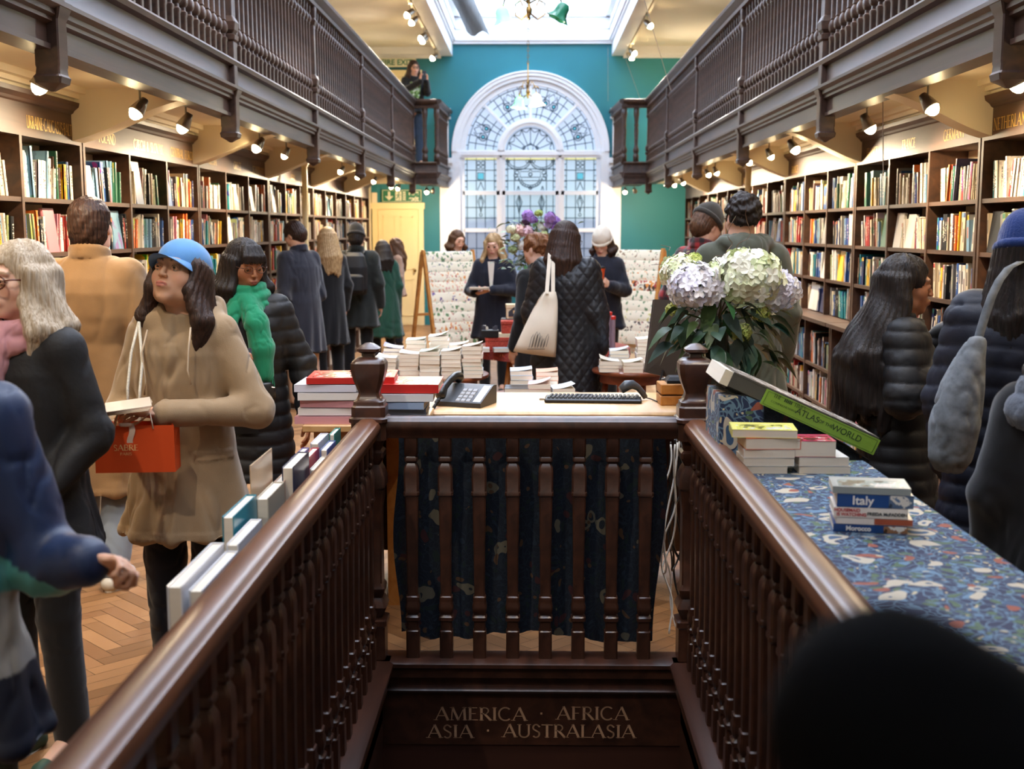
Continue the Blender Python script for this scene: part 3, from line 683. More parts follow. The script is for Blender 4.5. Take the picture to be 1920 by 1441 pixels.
def letters(txt, pxa, pxb, pyb, pyt):
    a = at(pxa, pyb, yp); b = at(pxb, pyb, yp); h = at(pxa, pyt, yp).z-a.z; m_ = MB(); o_ = Vector((0, yp, -.25))
    serif_text(m_, txt, h, a-o_, (1, 0, 0), (0, 0, 1), width=b.x-a.x, depth=.001); m_.build(txt.lower()+'_lettering', LETT, sl_)
letters('AMERICA', 815, 988, 1349, 1325); letters('AFRICA', 1043, 1179, 1348, 1324)
letters('ASIA', 801, 888, 1382, 1358); letters('AUSTRALASIA', 942, 1192, 1381, 1357)
for px, py in ((1015, 1337), (915, 1369)):
    p = at(px, py, yp)-Vector((0, yp, -.25)); m_ = MB(); m_.box(p.x-.004, p.x+.004, p.y-.001, p.y, p.z-.004, p.z+.004); m_.build('dot', LETT, sl_)
mb = MB()
for k in range(13):
    mb.box(-.6, .6, .3+k*.25, .3+(k+1)*.25+.02, -2.6, -.18*(k+1))
struct(mb.build('floor_stairs', SHELFWOOD)); slab('floor_basement', -.63, .63, -.4, 9, -2.7, -2.6, SHELFWOOD); slab('wall_stair_back', -.63, .63, NY+1.2, NY+1.25, -2.6, -.9, SHELFWOOD)
# ------------------------------------------------------------------ lamps
BULB = emis('lamp_glow', (255, 226, 170), 60.0)
def spot_lamp(loc, aim, power, label, group, size=1.0, color=(1, .79, .53), ang=150, cool=False):
    d = (Vector(aim)-Vector(loc)).normalized()
    e = empty('track_spotlight', loc, 0, label, 'spotlight', group)
    q = d.to_track_quat('-Z', 'Y').to_matrix().to_4x4()
    mb = MB(); mb.lathe(0, 0, [(.05, .012), (.05, .02), (.0, .034), (-.035, .042), (-.045, .045), (-.045, .038), (-.03, .036)], 14, M=q @ Matrix.Scale(size, 4)); h = mb.build('lamp_housing', CHROME, e, smooth=True)
    mb = MB(); mb.lathe(0, 0, [(-.028, .001), (-.03, .034), (-.044, .036), (-.062, .031), (-.078, .018), (-.084, .002)], 12, M=q @ Matrix.Scale(size, 4)); mb.build('bulb', BULB, e, smooth=True)
    mb = MB(); mb.tube([(0, 0, .02), (0, 0, .075*size), (0, 0, .12)], .006, 6); mb.box(-.03, .03, -.05, .05, .115, .13); mb.build('bracket', CHROME, e)
    L = bpy.data.lights.new('spot', 'SPOT'); L.energy = power; L.color = color; L.spot_size = math.radians(ang); L.spot_blend = 1.0; L.shadow_soft_size = .03
    lo = bpy.data.objects.new('spot', L); COL.objects.link(lo); lo.parent = e; lo.matrix_local = Matrix.Translation(d*.10*size) @ q
    return e
lpx = [(258, 185), (345, 220), (484, 258), (535, 270), (640, 313), (672, 322), (702, 332), (735, 340), (747, 346)]
rpx = [(1735, 183), (1622, 210), (1484, 255), (1440, 268), (1400, 284), (1340, 308), (1325, 312), (1278, 328), (1262, 332)]
def gl(side, lst, X, nm):
    names = 'first second third fourth fifth sixth seventh eighth ninth'.split()
    ys = []
    for k, (px, py) in enumerate(lst):
        Y = yof(px, X, 2.4); ys.append(Y)
        spot_lamp((X, Y, 2.36), (X+side*.62, Y+(-.75 if k % 2 == 0 else -.2), 1.15), W_SPOT, '%s small track spotlight from the camera under the gallery soffit, %s side' % (names[k], nm), 'spotlights under the galleries', size=1.0 if k < 3 else .8)
    return ys
gl(-1, lpx, -2.08, 'fire exit'); gl(1, rpx, 2.02, 'hydrangea counter')
for s, X in ((-1, -2.08), (1, 2.02)):      # the same row carries on over the photographer's side of the hall
    for Y in (2.2, 3.9, 5.2):
        spot_lamp((X, Y, 2.36), (X+s*.62, Y, 1.15), W_SPOT, 'track spotlight under the near end of the gallery soffit, %s side' % ('fire exit' if s < 0 else 'hydrangea counter'), 'spotlights under the galleries')
    pa = [(800, 356), (812, 359)] if s < 0 else [(1172, 357), (1190, 354)]
    for k, (px, py) in enumerate(pa):
        p = at(px, py, 19.95); spot_lamp((p.x, 19.95, 2.34), (p.x-s*.1, 19.0, 1.0) if k == 0 else (p.x+s*.5, 21.5, 1.3), W_SPOT*1.2, '%s spotlight under the far return of the gallery, %s side' % (('outer', 'inner')[k], 'fire exit' if s < 0 else 'hydrangea counter'), 'spotlights under the galleries', size=.9)
ux = [(768, 27), (776, 44), (793, 66), (796, 80), (815, 106)]; uy = [(1213, 22), (1184, 76), (1173, 95), (1165, 108)]
for s, lst in ((-1, ux), (1, uy)):
    X = -1.66 if s < 0 else 1.64; trk = []
    for k, (px, py) in enumerate(lst):
        Y = min(yof(px, X, 4.62), 20.9); trk.append(Y)
        spot_lamp((X, Y, 4.62), (X+s*1.2, Y-.8, 3.3), W_UPSPOT, '%s high track spotlight along the ceiling beam, %s side' % ('first second third fourth fifth'.split()[k], 'fire exit' if s < 0 else 'hydrangea counter'), 'high spotlights on the beams', size=1.25, color=(1, .88, .72))
    for Y in (6.5, 9.5):
        spot_lamp((X, Y, 4.62), (X+s*1.0, Y, 3.2), W_UPSPOT, 'high track spotlight over the near gallery, %s side, at %s' % ('fire exit' if s < 0 else 'hydrangea counter', 'the near end' if Y < 8 else 'the middle'), 'high spotlights on the beams', color=(1, .88, .72))
    for Y, tx, ty, nm_ in (((1.2, -1.1, 3.6, 'over the stair'), (3.6, -1.3, 5.4, 'over the newel posts')) if s < 0 else ((3.9, .9, 5.6, 'over the vase'),)):
        spot_lamp((X, Y, 4.62), (tx, ty, 1.2), W_UPSPOT*1.5, 'added unseen spotlight %s, aimed down to brighten the hall' % nm_, 'high spotlights on the beams', color=(1, .86, .68), ang=75)  # lamps added out of view to brighten the people and rail in front
    tr = MB(); tr.box(X-.02, X+.02, .8, 20.95, 4.735, 4.847); tag(tr.build('lighting_track', CREAM), 'long cream lighting track under the ceiling beside the %s beam' % ('fire exit side' if s < 0 else 'hydrangea side'), 'lighting track')
for s, X in ((-1, -2.08), (1, 2.02)):
    tr = MB(); tr.box(X-.02, X+.02, 1.5, 19.6, 2.475, 2.50); tag(tr.build('lighting_track', CREAM), 'slim cream lighting track under the gallery soffit, %s side' % ('fire exit' if s < 0 else 'hydrangea counter'), 'lighting track')
# ================================================================== BOOKCASES AND BOOKS
BACK = paint('bookcase_back', (196, 176, 148), .6, var=.08)
ORD = 'zeroth first second third fourth fifth sixth seventh eighth ninth tenth eleventh twelfth thirteenth fourteenth fifteenth sixteenth seventeenth eighteenth nineteenth twentieth'.split()
def ordn(k):
    tens = {2: 'twenty', 3: 'thirty', 4: 'forty', 5: 'fifty'}
    return ORD[k] if k <= 20 else tens[k//10]+('-'+ORD[k % 10] if k % 10 else 'th')
ZU = (1.01, 1.30, 1.59, 1.88); ZL = (.06, .33, .62)
LETL = {1: ['', '', 'UKRAINE.CAUCASUS.BALTICS'], 2: ['POLAND', 'CZECH & SLOVAK', 'CENTRAL EUROPE'], 3: ['RUSSIA', 'GREECE', 'SCANDINAVIA'], 4: ['ITALY', 'ITALY', 'SPAIN']}
LETR = {1: ['', '', 'NETHERLANDS'], 2: ['GERMANY', 'FRANCE', 'FRANCE'], 3: ['', 'FRANCE', 'FRANCE'], 4: ['', 'BRITAIN', 'BRITAIN']}
def case_units():
    out = []
    for sx, X, ys, W_, lets, nm in ((-1, XL, [2.0, 4.5, 7.02, 9.45, 11.95, 14.4, 16.9, 19.3], WLX, LETL, 'fire exit'), (1, XR, [1.9, 4.2, 6.72, 9.28, 11.85, 14.45, 17.0, 19.5], WRX, LETR, 'hydrangea counter')):
        for k, (ya, yb) in enumerate(zip(ys, ys[1:])):
            near = ordn(k+1)
            e = empty('bookcase', (X, ya, 0), 0, 'tall oak bookcase with headers and counter, %s from the near end, %s side' % (near, nm), 'bookcase', None)
            def B(name, fn, mat=SHELFWOOD, auto=None):
                m_ = MB(); fn(m_); return m_.build(name, mat, e, auto=auto)
            H_ = yb-ya-.02; s = sx; xb = W_-X-s*.012     # back plane (local)
            def bx(m_, xa, xb_, y0, y1, z0, z1):
                a, b = sorted((xa, xb_)); m_.box(a, b, y0, y1, z0, z1)
            B('back_panel', lambda m_: bx(m_, xb-s*.012, xb, .0, H_, .0, 2.40), BACK)
            B('header', lambda m_: (bx(m_, 0, xb, 0, H_, 2.19, 2.36)))
            B('cornice', lambda m_: m_.rings([[(s*a, y, z) for a, z in [(.1, 2.355), (-.0, 2.355), (-.012, 2.362), (-.02, 2.375), (-.045, 2.395), (-.05, 2.418), (.1, 2.418)]] for y in (0, H_)]))
            for j in range(4):
                y = j*(H_-.03)/3
                B('upright', lambda m_: bx(m_, 0, xb-s*.013, y, y+.03, 1.0, 2.19))
                B('upright', lambda m_: bx(m_, -s*.15, xb-s*.013, y, y+.03, .0, .97))
            for z in ZU[1:]: B('shelf', lambda m_: bx(m_, s*.004, xb-s*.013, .0, H_, z-.024, z))
            for z in ZL: B('shelf', lambda m_: bx(m_, -s*.146, xb-s*.013, .0, H_, z-.024, z))
            B('plinth', lambda m_: bx(m_, -s*.14, -s*.12, 0, H_, 0, .036))
            B('counter_top', lambda m_: bx(m_, -s*.19, xb-s*.013, 0, H_, .97, 1.0))
            if k in lets:
                seg = H_/3
                for j in range(3):
                    m_ = MB(); txt = lets[k][j if s < 0 else j]
                    if not txt: continue
                    wd = sum(GLY[c][0] for c in txt)*.062; wd = min(wd, seg*.82)
                    yc = seg*(j+.5); u = (0, 1, 0) if s < 0 else (0, -1, 0)
                    serif_text(m_, txt, .062, (-s*.001, yc-wd/2 if s < 0 else yc+wd/2, 2.235), u, (0, 0, 1), width=wd, serif=True)
                    m_.build('lettering', GOLD, e)
            out.append((sx, X, xb, ya, yb, k, nm))
    return out
UNITS = case_units()
# --- a book: cover boards round a page block
PAL = [((234, 226, 212), 'white', 28), ((216, 198, 166), 'cream', 17), ((206, 104, 48), 'orange', 7), ((168, 48, 42), 'red', 6), ((40, 80, 140), 'blue', 9), ((28, 30, 34), 'black', 9), ((226, 178, 40), 'yellow', 6), ((54, 110, 84), 'green', 5), ((128, 124, 120), 'grey', 7), ((120, 160, 186), 'pale blue', 6), ((96, 62, 46), 'brown', 5), ((30, 40, 84), 'navy', 4), ((38, 132, 140), 'teal', 3), ((196, 120, 130), 'pink', 2), ((150, 160, 110), 'olive', 3)]
PALW = [p[2] for p in PAL]
def cover_mat(name, attr):
    m, nt, ns, lk, b = nodes(name)
    if attr: a = N(ns, 'ShaderNodeVertexColor'); a.layer_name = 'Col'; colr = a.outputs[0]
    else: a = N(ns, 'ShaderNodeObjectInfo'); colr = a.outputs['Color']
    if not attr:
        tc = N(ns, 'ShaderNodeTexCoord'); sp = N(ns, 'ShaderNodeSeparateXYZ'); lk.new(tc.outputs['Generated'], sp.inputs[0])
        def math_(op, x, y=None, z=None):
            n = N(ns, 'ShaderNodeMath', operation=op)
            for i, v in enumerate((x, y, z)):
                if v is None: continue
                if isinstance(v, (int, float)): n.inputs[i].default_value = v
                else: lk.new(v, n.inputs[i])
            return n.outputs[0]
        rnd = a.outputs['Random']
        # letters: fine broken bands up the spine
        nz = N(ns, 'ShaderNodeTexNoise', noise_dimensions='4D'); mp = N(ns, 'ShaderNodeMapping'); mp.inputs['Scale'].default_value = (6, 2.2, 26)
        lk.new(tc.outputs['Generated'], mp.inputs[0]); lk.new(mp.outputs[0], nz.inputs['Vector']); lk.new(math_('MULTIPLY', rnd, 57.0), nz.inputs['W']); nz.inputs['Scale'].default_value = 1.0; nz.inputs['Detail'].default_value = 1
        let = math_('GREATER_THAN', nz.outputs['Fac'], .54)
        zc = math_('ABSOLUTE', math_('SUBTRACT', sp.outputs[2], math_('MULTIPLY_ADD', rnd, .2, .45))); inz = math_('LESS_THAN', zc, .27)
        yc = math_('ABSOLUTE', math_('SUBTRACT', sp.outputs[1], .5)); iny = math_('LESS_THAN', yc, .24)
        mask = math_('MULTIPLY', math_('MULTIPLY', let, inz), iny)
        # large blocks of a second colour (cover art, spine bands)
        n2 = N(ns, 'ShaderNodeTexNoise', noise_dimensions='4D'); n2.inputs['Scale'].default_value = 2.4; n2.inputs['Detail'].default_value = 3; lk.new(tc.outputs['Generated'], n2.inputs['Vector']); lk.new(math_('MULTIPLY', rnd, 31.0), n2.inputs['W'])
        art = math_('MULTIPLY', math_('GREATER_THAN', n2.outputs['Fac'], .56), math_('GREATER_THAN', math_('FRACT', math_('MULTIPLY', rnd, 7.3)), .45))
        hs = N(ns, 'ShaderNodeHueSaturation'); lk.new(colr, hs.inputs['Color']); lk.new(math_('MULTIPLY_ADD', math_('FRACT', math_('MULTIPLY', rnd, 13.7)), .5, .25), hs.inputs['Hue']); hs.inputs['Value'].default_value = .75
        m1 = N(ns, 'ShaderNodeMix', data_type='RGBA'); lk.new(art, m1.inputs[0]); lk.new(colr, m1.inputs[6]); lk.new(hs.outputs[0], m1.inputs[7])
        bw = N(ns, 'ShaderNodeRGBToBW'); lk.new(colr, bw.inputs[0]); inv = math_('LESS_THAN', bw.outputs[0], .28)
        cc = N(ns, 'ShaderNodeMix', data_type='RGBA'); lk.new(inv, cc.inputs[0]); cc.inputs[6].default_value = (.03, .03, .04, 1); cc.inputs[7].default_value = (.8, .74, .6, 1)
        m2 = N(ns, 'ShaderNodeMix', data_type='RGBA'); lk.new(mask, m2.inputs[0]); lk.new(m1.outputs[2], m2.inputs[6]); lk.new(cc.outputs[2], m2.inputs[7])
        lk.new(m2.outputs[2], b.inputs['Base Color'])
    else: lk.new(colr, b.inputs['Base Color'])
    b.inputs['Roughness'].default_value = .35
    return m
COVER = cover_mat('book_cover', False); COVERA = cover_mat('book_cover_rows', True)
def unit_book_mesh():
    """x = depth (spine at 0), y = thickness, z = height, all 0..1"""
    mb = MB(); e = .07
    mb.box(0, 1, 0, e, 0, 1, 0); mb.box(0, 1, 1-e, 1, 0, 1, 0)
    mb.rings([[(.0, 0, z), (-.02, .25, z), (-.025, .5, z), (-.02, .75, z), (.0, 1, z), (.05, 1, z), (.05, 0, z)] for z in (0, 1)], 0)
    mb.box(.03, .965, e, 1-e, .015, .985, 1)
    o = mb.build('shelf_book', [COVER, PAPER]); me = o.data; COL.objects.unlink(o); bpy.data.objects.remove(o); return me
UB = unit_book_mesh()
def make_books():
    rnd = random.Random(11); L = []
    for (sx, X, xb, ya, yb, k, nm) in UNITS:
        H_ = yb-ya-.02
        for low, zs in ((0, ZU), (1, ZL)):
            x_front = X + (-sx*.13 if low else sx*.02)
            for zi, z in enumerate(zs):
                top = {1.01: 1.27, 1.30: 1.56, 1.59: 1.85, 1.88: 2.17, .06: .30, .33: .59, .62: .95}[z]
                for j in range(3):
                    y = ya+.03+j*(H_-.03)/3+.004; yend = ya+(j+1)*(H_-.03)/3-.004; n = 0; lean = rnd.choice([0, 0, .06, .1, -.05, .14])
                    base = rnd.random()
                    y += rnd.uniform(0, .05)
                    gap = rnd.uniform(0, .12)
                    same = 0
                    while y < yend-gap-.03:
                        if same <= 0:
                            c = rnd.choices(PAL, PALW)[0]; th = rnd.uniform(.013, .042); h = rnd.uniform(.165, min(.27, top-z-.012)) if rnd.random() < .6 else rnd.uniform(.19, .215)
                            same = rnd.choice([1, 1, 1, 1, 2, 3])
                        same -= 1
                        if rnd.random() < .22: lean = rnd.uniform(-.03, .16)*(1 if rnd.random() < .7 else -1)
                        dp = rnd.uniform(.13, .19); h = min(h, top-z-.01)
                        if rnd.random() < .035 and yend-y > .2 and z > 1:      # a book shown face out
                            L.append(dict(kind='face', x=x_front-sx*.0, y=y, z=z, th=.02, h=min(h+.03, top-z-.01), w=.15, col=c, lean=0, sx=sx, k=k, j=j, zi=zi, low=low, nm=nm, n=n)); y += .155; n += 1; continue
                        n += 1
                        L.append(dict(kind='spine', x=x_front+sx*rnd.uniform(0, .025), y=y, z=z, th=th, h=h, w=dp, col=c, lean=lean, sx=sx, k=k, j=j, zi=zi, low=low, nm=nm, n=n))
                        y += th+.0015+(abs(lean)*.018)
    return L
BOOKS = make_books()
def proj(v):
    d = Vector(v)-Vector((0, 0, EYE)); zc = d.dot(F)
    return (960+FPX*d.dot(R_)/zc, 720.5-FPX*d.dot(U_)/zc, zc) if zc > .1 else (-999, -999, 1)
rn = random.Random(5); vis = []
for b in BOOKS:
    px, py, zc = proj((b['x'], b['y'], b['z']+.1))
    if -1400 < px < 3300 and zc > .5:
        inf = -30 < px < 1950 and -20 < py < 1450 and not (b['z'] < 1.0 and b['sx'] < 0 and zc < 8)
        b['score'] = (1 if inf else 1e-6)* b['h']*max(b['th'], .015)*b['th']**0.1/zc**2*(1.0 if b['z'] > 1 else .25); vis.append(b)
# the people hide part of the near shelves: prefer what shows
def hidden(b):
    px, py, zc = proj((b['x'], b['y'], b['z']+.1))
    for (x0, x1, y0, y1) in ((0, 130, 480, 1441), (85, 245, 455, 1100), (285, 480, 460, 1100), (405, 545, 470, 900), (505, 600, 430, 800), (590, 655, 440, 700), (640, 745, 430, 700), (1270, 1440, 380, 700), (1600, 1780, 500, 1000), (1800, 1920, 430, 1200), (1245, 1480, 475, 700), (0, 700, 700, 1441)):
        if x0 < px < x1 and y0 < py < y1 and zc > 3: return True
    return False
for b in vis:
    if hidden(b): b['score'] *= .02
vis.sort(key=lambda b: -b['score'])
ROWN = {0: {3: 'top', 2: 'second', 1: 'third', 0: 'counter'}, 1: {2: 'upper cabinet', 1: 'middle cabinet', 0: 'bottom cabinet'}}
stuff = MB()
def book_matrix(b):
    sx = b['sx']
    R3 = Matrix.Identity(3)
    if b['kind'] == 'face':      # cover towards the aisle: turn by a quarter
        base = Matrix.Translation((b['x'], b['y'], b['z']+.001)) @ (Matrix.Rotation(0.0, 4, 'Z'))
        # local y (thickness) -> world x, local x (depth) -> world y
        M = Matrix(((0, sx, 0, 0), (1, 0, 0, 0), (0, 0, 1, 0), (0, 0, 0, 1)))
        tilt = Matrix.Rotation(sx*.12, 4, 'Y')
        return base @ tilt @ M @ Matrix.Diagonal((b['w'], b['th'], b['h'], 1))
    M = Matrix.Diagonal((sx, 1, 1, 1)) if sx > 0 else Matrix.Rotation(PI, 4, 'Z') @ Matrix.Translation((0, -b['th'], 0))
    return Matrix.Translation((b['x'], b['y'], b['z']+.001)) @ Matrix.Rotation(-b['lean'], 4, 'X') @ M @ Matrix.Diagonal((b['w'], b['th'], b['h'], 1))
for i, b in enumerate(vis):
    M = book_matrix(b); c, cn, _ = b['col']; k = rn.uniform(.8, 1.12)
    if i < 296:
        o = bpy.data.objects.new('shelf_book', UB); COL.objects.link(o); o.matrix_world = M
        cl = lin(c); o.color = (*[min(1, v*k) for v in cl], 1)
        size = 'thick' if b['th'] > .033 else ('slim' if b['th'] < .02 else 'medium')
        near = b['n'] + (1 if b['kind'] == 'face' else 0)
        lab = '%s %s book%s, %s along %s shelf, %s compartment, %s bookcase, %s side' % (size, cn, ' face out' if b['kind'] == 'face' else '', ordn(b['n']+(b['kind'] == 'face')), ROWN[b['low']][b['zi']], ORD[b['j']+1], ORD[b['k']+1], 'exit' if b['sx'] < 0 else 'hydrangea')
        tag(o, lab, 'book', 'books standing on the oak bookcase shelves')
    else:
        cl = tuple(min(1, v*k) for v in lin(c)); vs = lambda x0, x1, y0, y1, z0, z1: [M @ Vector((x, y, z)) for x in (x0, x1) for y in (y0, y1) for z in (z0, z1)]
        fs = [(0,1,3,2),(4,6,7,5),(0,4,5,1),(2,3,7,6),(0,2,6,4),(1,5,7,3)]
        stuff.add(vs(0, 1, 0, .08, 0, 1), fs, 0, cl); stuff.add(vs(0, 1, .92, 1, 0, 1), fs, 0, cl); stuff.add(vs(-.02, .04, 0, 1, 0, 1), fs, 0, cl)
        stuff.add(vs(.04, .97, .08, .92, .01, .985), fs, 0, (.78, .72, .6))
        dark = sum(cl) < .9; tcx = (.75, .68, .5) if dark else (.06, .05, .06)
        if rn.random() < .4: tcx = lin(rn.choice(PAL)[0])
        u = rn.uniform(.2, .5); stuff.add([M @ Vector((-.022, y, z)) for y, z in ((.3, u), (.7, u), (.7, u+.35), (.3, u+.35))], [(0, 1, 2, 3)], 0, tcx)
        if rn.random() < .4: stuff.add([M @ Vector((-.022, y, z)) for y, z in ((.02, .86), (.98, .86), (.98, .98), (.02, .98))], [(0, 1, 2, 3)], 0, lin(rn.choice(PAL)[0]))
tag(stuff.build('shelf_books', COVERA), 'remaining rows of books filling both walls of bookcases', 'books', kind='stuff')
# slender cream columns in front of the bookcases
for X, px, top, lab in ((-2.40, 571, 2.44, 'slender cream iron column before the bookcases on the fire exit side'), (2.22, 1400, 2.44, 'slender cream iron column before the bookcases on the hydrangea side')):
    Y = yof(px, X, 1.9); m_ = MB(); m_.lathe(0, 0, [(0, .05), (.06, .05), (.07, .032), (2.36, .03), (2.38, .045), (2.43, .05)], 16); o = m_.build('iron_column', DOORCREAM, smooth=False, auto=.6, loc=(X, Y, 0)); tag(o, lab, 'column')
# ================================================================== FURNITURE AND GOODS
CLOTH = None
def floral_cloth(name, ground, cols, scale=9.0, rough=.85, dark=1.0):
    """a dense generic foliage and blossom weave"""
    m, nt, ns, lk, b = nodes(name)
    tc = N(ns, 'ShaderNodeTexCoord'); nz = N(ns, 'ShaderNodeTexNoise'); nz.inputs['Scale'].default_value = 7; nz.inputs['Detail'].default_value = 2
    lk.new(tc.outputs['Object'], nz.inputs['Vector'])
    ma = N(ns, 'ShaderNodeMix', data_type='RGBA'); ma.blend_type = 'LINEAR_LIGHT'; ma.inputs[0].default_value = .09; lk.new(tc.outputs['Object'], ma.inputs[6]); lk.new(nz.outputs['Color'], ma.inputs[7])
    cur = None
    base = N(ns, 'ShaderNodeRGB'); base.outputs[0].default_value = (*[v*dark for v in lin(ground)], 1); cur = base.outputs[0]
    # vine web: thin lines between cells
    for k, (c, sc, th, feat) in enumerate(cols):
        vo = N(ns, 'ShaderNodeTexVoronoi', feature=feat); vo.inputs['Scale'].default_value = sc*scale/9; lk.new(ma.outputs[2], vo.inputs['Vector'])
        op = N(ns, 'ShaderNodeMath', operation='LESS_THAN'); op.inputs[1].default_value = th; lk.new(vo.outputs['Distance'], op.inputs[0])
        mk = op.outputs[0]
        if feat == 'F1':       # only some cells carry a blossom
            sp = N(ns, 'ShaderNodeSeparateColor'); lk.new(vo.outputs['Color'], sp.inputs[0])
            g = N(ns, 'ShaderNodeMath', operation='GREATER_THAN'); g.inputs[1].default_value = .35+.1*(k % 3); lk.new(sp.outputs[k % 3], g.inputs[0])
            mm = N(ns, 'ShaderNodeMath', operation='MULTIPLY'); lk.new(mk, mm.inputs[0]); lk.new(g.outputs[0], mm.inputs[1]); mk = mm.outputs[0]
        mx = N(ns, 'ShaderNodeMix', data_type='RGBA'); lk.new(mk, mx.inputs[0]); lk.new(cur, mx.inputs[6]); mx.inputs[7].default_value = (*[v*dark for v in lin(c)], 1); cur = mx.outputs[2]
    lk.new(cur, b.inputs['Base Color']); b.inputs['Roughness'].default_value = rough; b.inputs['Sheen Weight'].default_value = .1
    MATS[name] = m
    return m
BLUECLOTH = floral_cloth('blue_floral_cloth', (38, 54, 92), [((112, 146, 172), 38, .07, 'DISTANCE_TO_EDGE'), ((96, 124, 92), 30, .36, 'F1'), ((118, 158, 190), 24, .3, 'F1'), ((226, 214, 190), 10, .36, 'F1'), ((70, 104, 140), 10, .2, 'F1'), ((176, 96, 74), 15, .28, 'F1'), ((232, 214, 170), 34, .2, 'F1')], dark=.72)
DARKCLOTH = floral_cloth('dark_floral_cloth', (24, 36, 56), [((40, 58, 76), 40, .06, 'DISTANCE_TO_EDGE'), ((34, 56, 54), 30, .34, 'F1'), ((46, 66, 86), 26, .28, 'F1'), ((150, 140, 116), 8, .25, 'F1'), ((40, 52, 66), 8, .14, 'F1'), ((96, 46, 48), 12, .24, 'F1'), ((130, 92, 60), 16, .2, 'F1')], dark=.5)
REDCLOTH = floral_cloth('red_floral_cloth', (120, 34, 26), [((160, 60, 40), 40, .04, 'DISTANCE_TO_EDGE'), ((190, 120, 70), 20, .22, 'F1'), ((206, 170, 110), 12, .16, 'F1'), ((90, 30, 26), 26, .2, 'F1')])
# --- hanging cloth behind the front balusters
def hanging_cloth():
    mb = MB(); n, m = 60, 30; ys = NY+.085
    xa, xb = at(742, 900, ys).x, at(1246, 900, ys).x; rr = random.Random(2)
    rows = []
    for j in range(m+1):
        v = j/m; z = .905-v*(.905-.075)
        row = []
        for i in range(n+1):
            u = i/n; zz = z-(.018*math.sin(u*9)+.02*u-.01*math.sin(u*37))*v
            x = xa+(xb-xa)*u + (.012*math.sin(v*7+1)*(1-u)*1.2) - .02*v*u + (.018*math.sin(v*5)*(u))
            row.append((x, ys+.012*math.sin(u*38+v*2)*(.3+v)+.006*math.sin(u*90), zz))
        rows.append(row)
    mb.rings(rows, closed=False, caps=False)
    rows2 = [[(x, y+.004, z) for x, y, z in r] for r in rows]; mb.rings(rows2, closed=False, caps=False)
    o = mb.build('floral_drape', DARKCLOTH, smooth=True); tag(o, 'dark blue floral cloth hanging behind the front balusters of the stairwell', 'cloth')
hanging_cloth()
# --- pages with a visible fore edge: a lying book, x = length of spine, y = width, z = thickness
def lying_book(w, d, h, col, cx, cy, z, rz=0, name='paperback', label=None, group=None, soft=True, curl=0, spine='x0', title=None, cover2=None, cat='book', obj=None):
    e = empty(name, (cx, cy, z), rz, label, cat, group); c = .0012 if soft else .003
    mc = paint('cover_%d_%d_%d' % col, col, .32, var=.03)
    m_ = MB(); ov = 0 if soft else .003
    m_.box(-w/2-ov, w/2+ov, -d/2-ov, d/2+ov, 0, c)
    if spine == 'y0': m_.box(-w/2-ov, w/2+ov, -d/2-ov-.001, -d/2-ov+c, 0, h)
    elif spine == 'x0': m_.box(-w/2-ov-.001, -w/2-ov+c, -d/2-ov, d/2+ov, 0, h)
    else: m_.box(w/2+ov-c, w/2+ov+.001, -d/2-ov, d/2+ov, 0, h)
    if curl:
        rows = []
        for i in range(9):
            u = i/8; x = -w/2+w*u; rows.append([(x, -d/2, h-c+curl*u**2.2), (x, d/2, h-c+curl*u**2.2*.7), (x, d/2, h+curl*u**2.2*.7), (x, -d/2, h+curl*u**2.2)])
        m_.rings(rows)
    else: m_.box(-w/2-ov, w/2+ov, -d/2-ov, d/2+ov, h-c, h)
    m_.build('cover', mc, e)
    p = MB(); p.box(-w/2+.001, w/2-.001, -d/2+.001, d/2-.001, c, h-c-.0005); p.build('pages', PAPER, e)
    if cover2:
        q = MB(); q.box(-w*.42, w*.42, -d*.42, d*.2, h, h+.0006); q.build('cover_picture', art_mat(cover2), e)
    return e
def art_mat(c):
    name = 'art_%d_%d_%d' % c
    if name in MATS: return MATS[name]
    m, nt, ns, lk, b = nodes(name); tc = N(ns, 'ShaderNodeTexCoord'); nz = N(ns, 'ShaderNodeTexNoise'); nz.inputs['Scale'].default_value = 22; nz.inputs['Detail'].default_value = 5
    lk.new(tc.outputs['Object'], nz.inputs['Vector']); cr = N(ns, 'ShaderNodeValToRGB'); cr.color_ramp.interpolation = 'CONSTANT'; el = cr.color_ramp.elements
    l = lin(c); el[0].color = (*[v*.25 for v in l], 1); el[1].position = .45; el[1].color = (*l, 1); e2 = el.new(.56); e2.color = (.75, .74, .7, 1); e3 = el.new(.64); e3.color = (*[min(1, v*1.5) for v in l], 1)
    lk.new(nz.outputs['Fac'], cr.inputs[0]); lk.new(cr.outputs[0], b.inputs['Base Color']); b.inputs['Roughness'].default_value = .25
    MATS[name] = m; return m
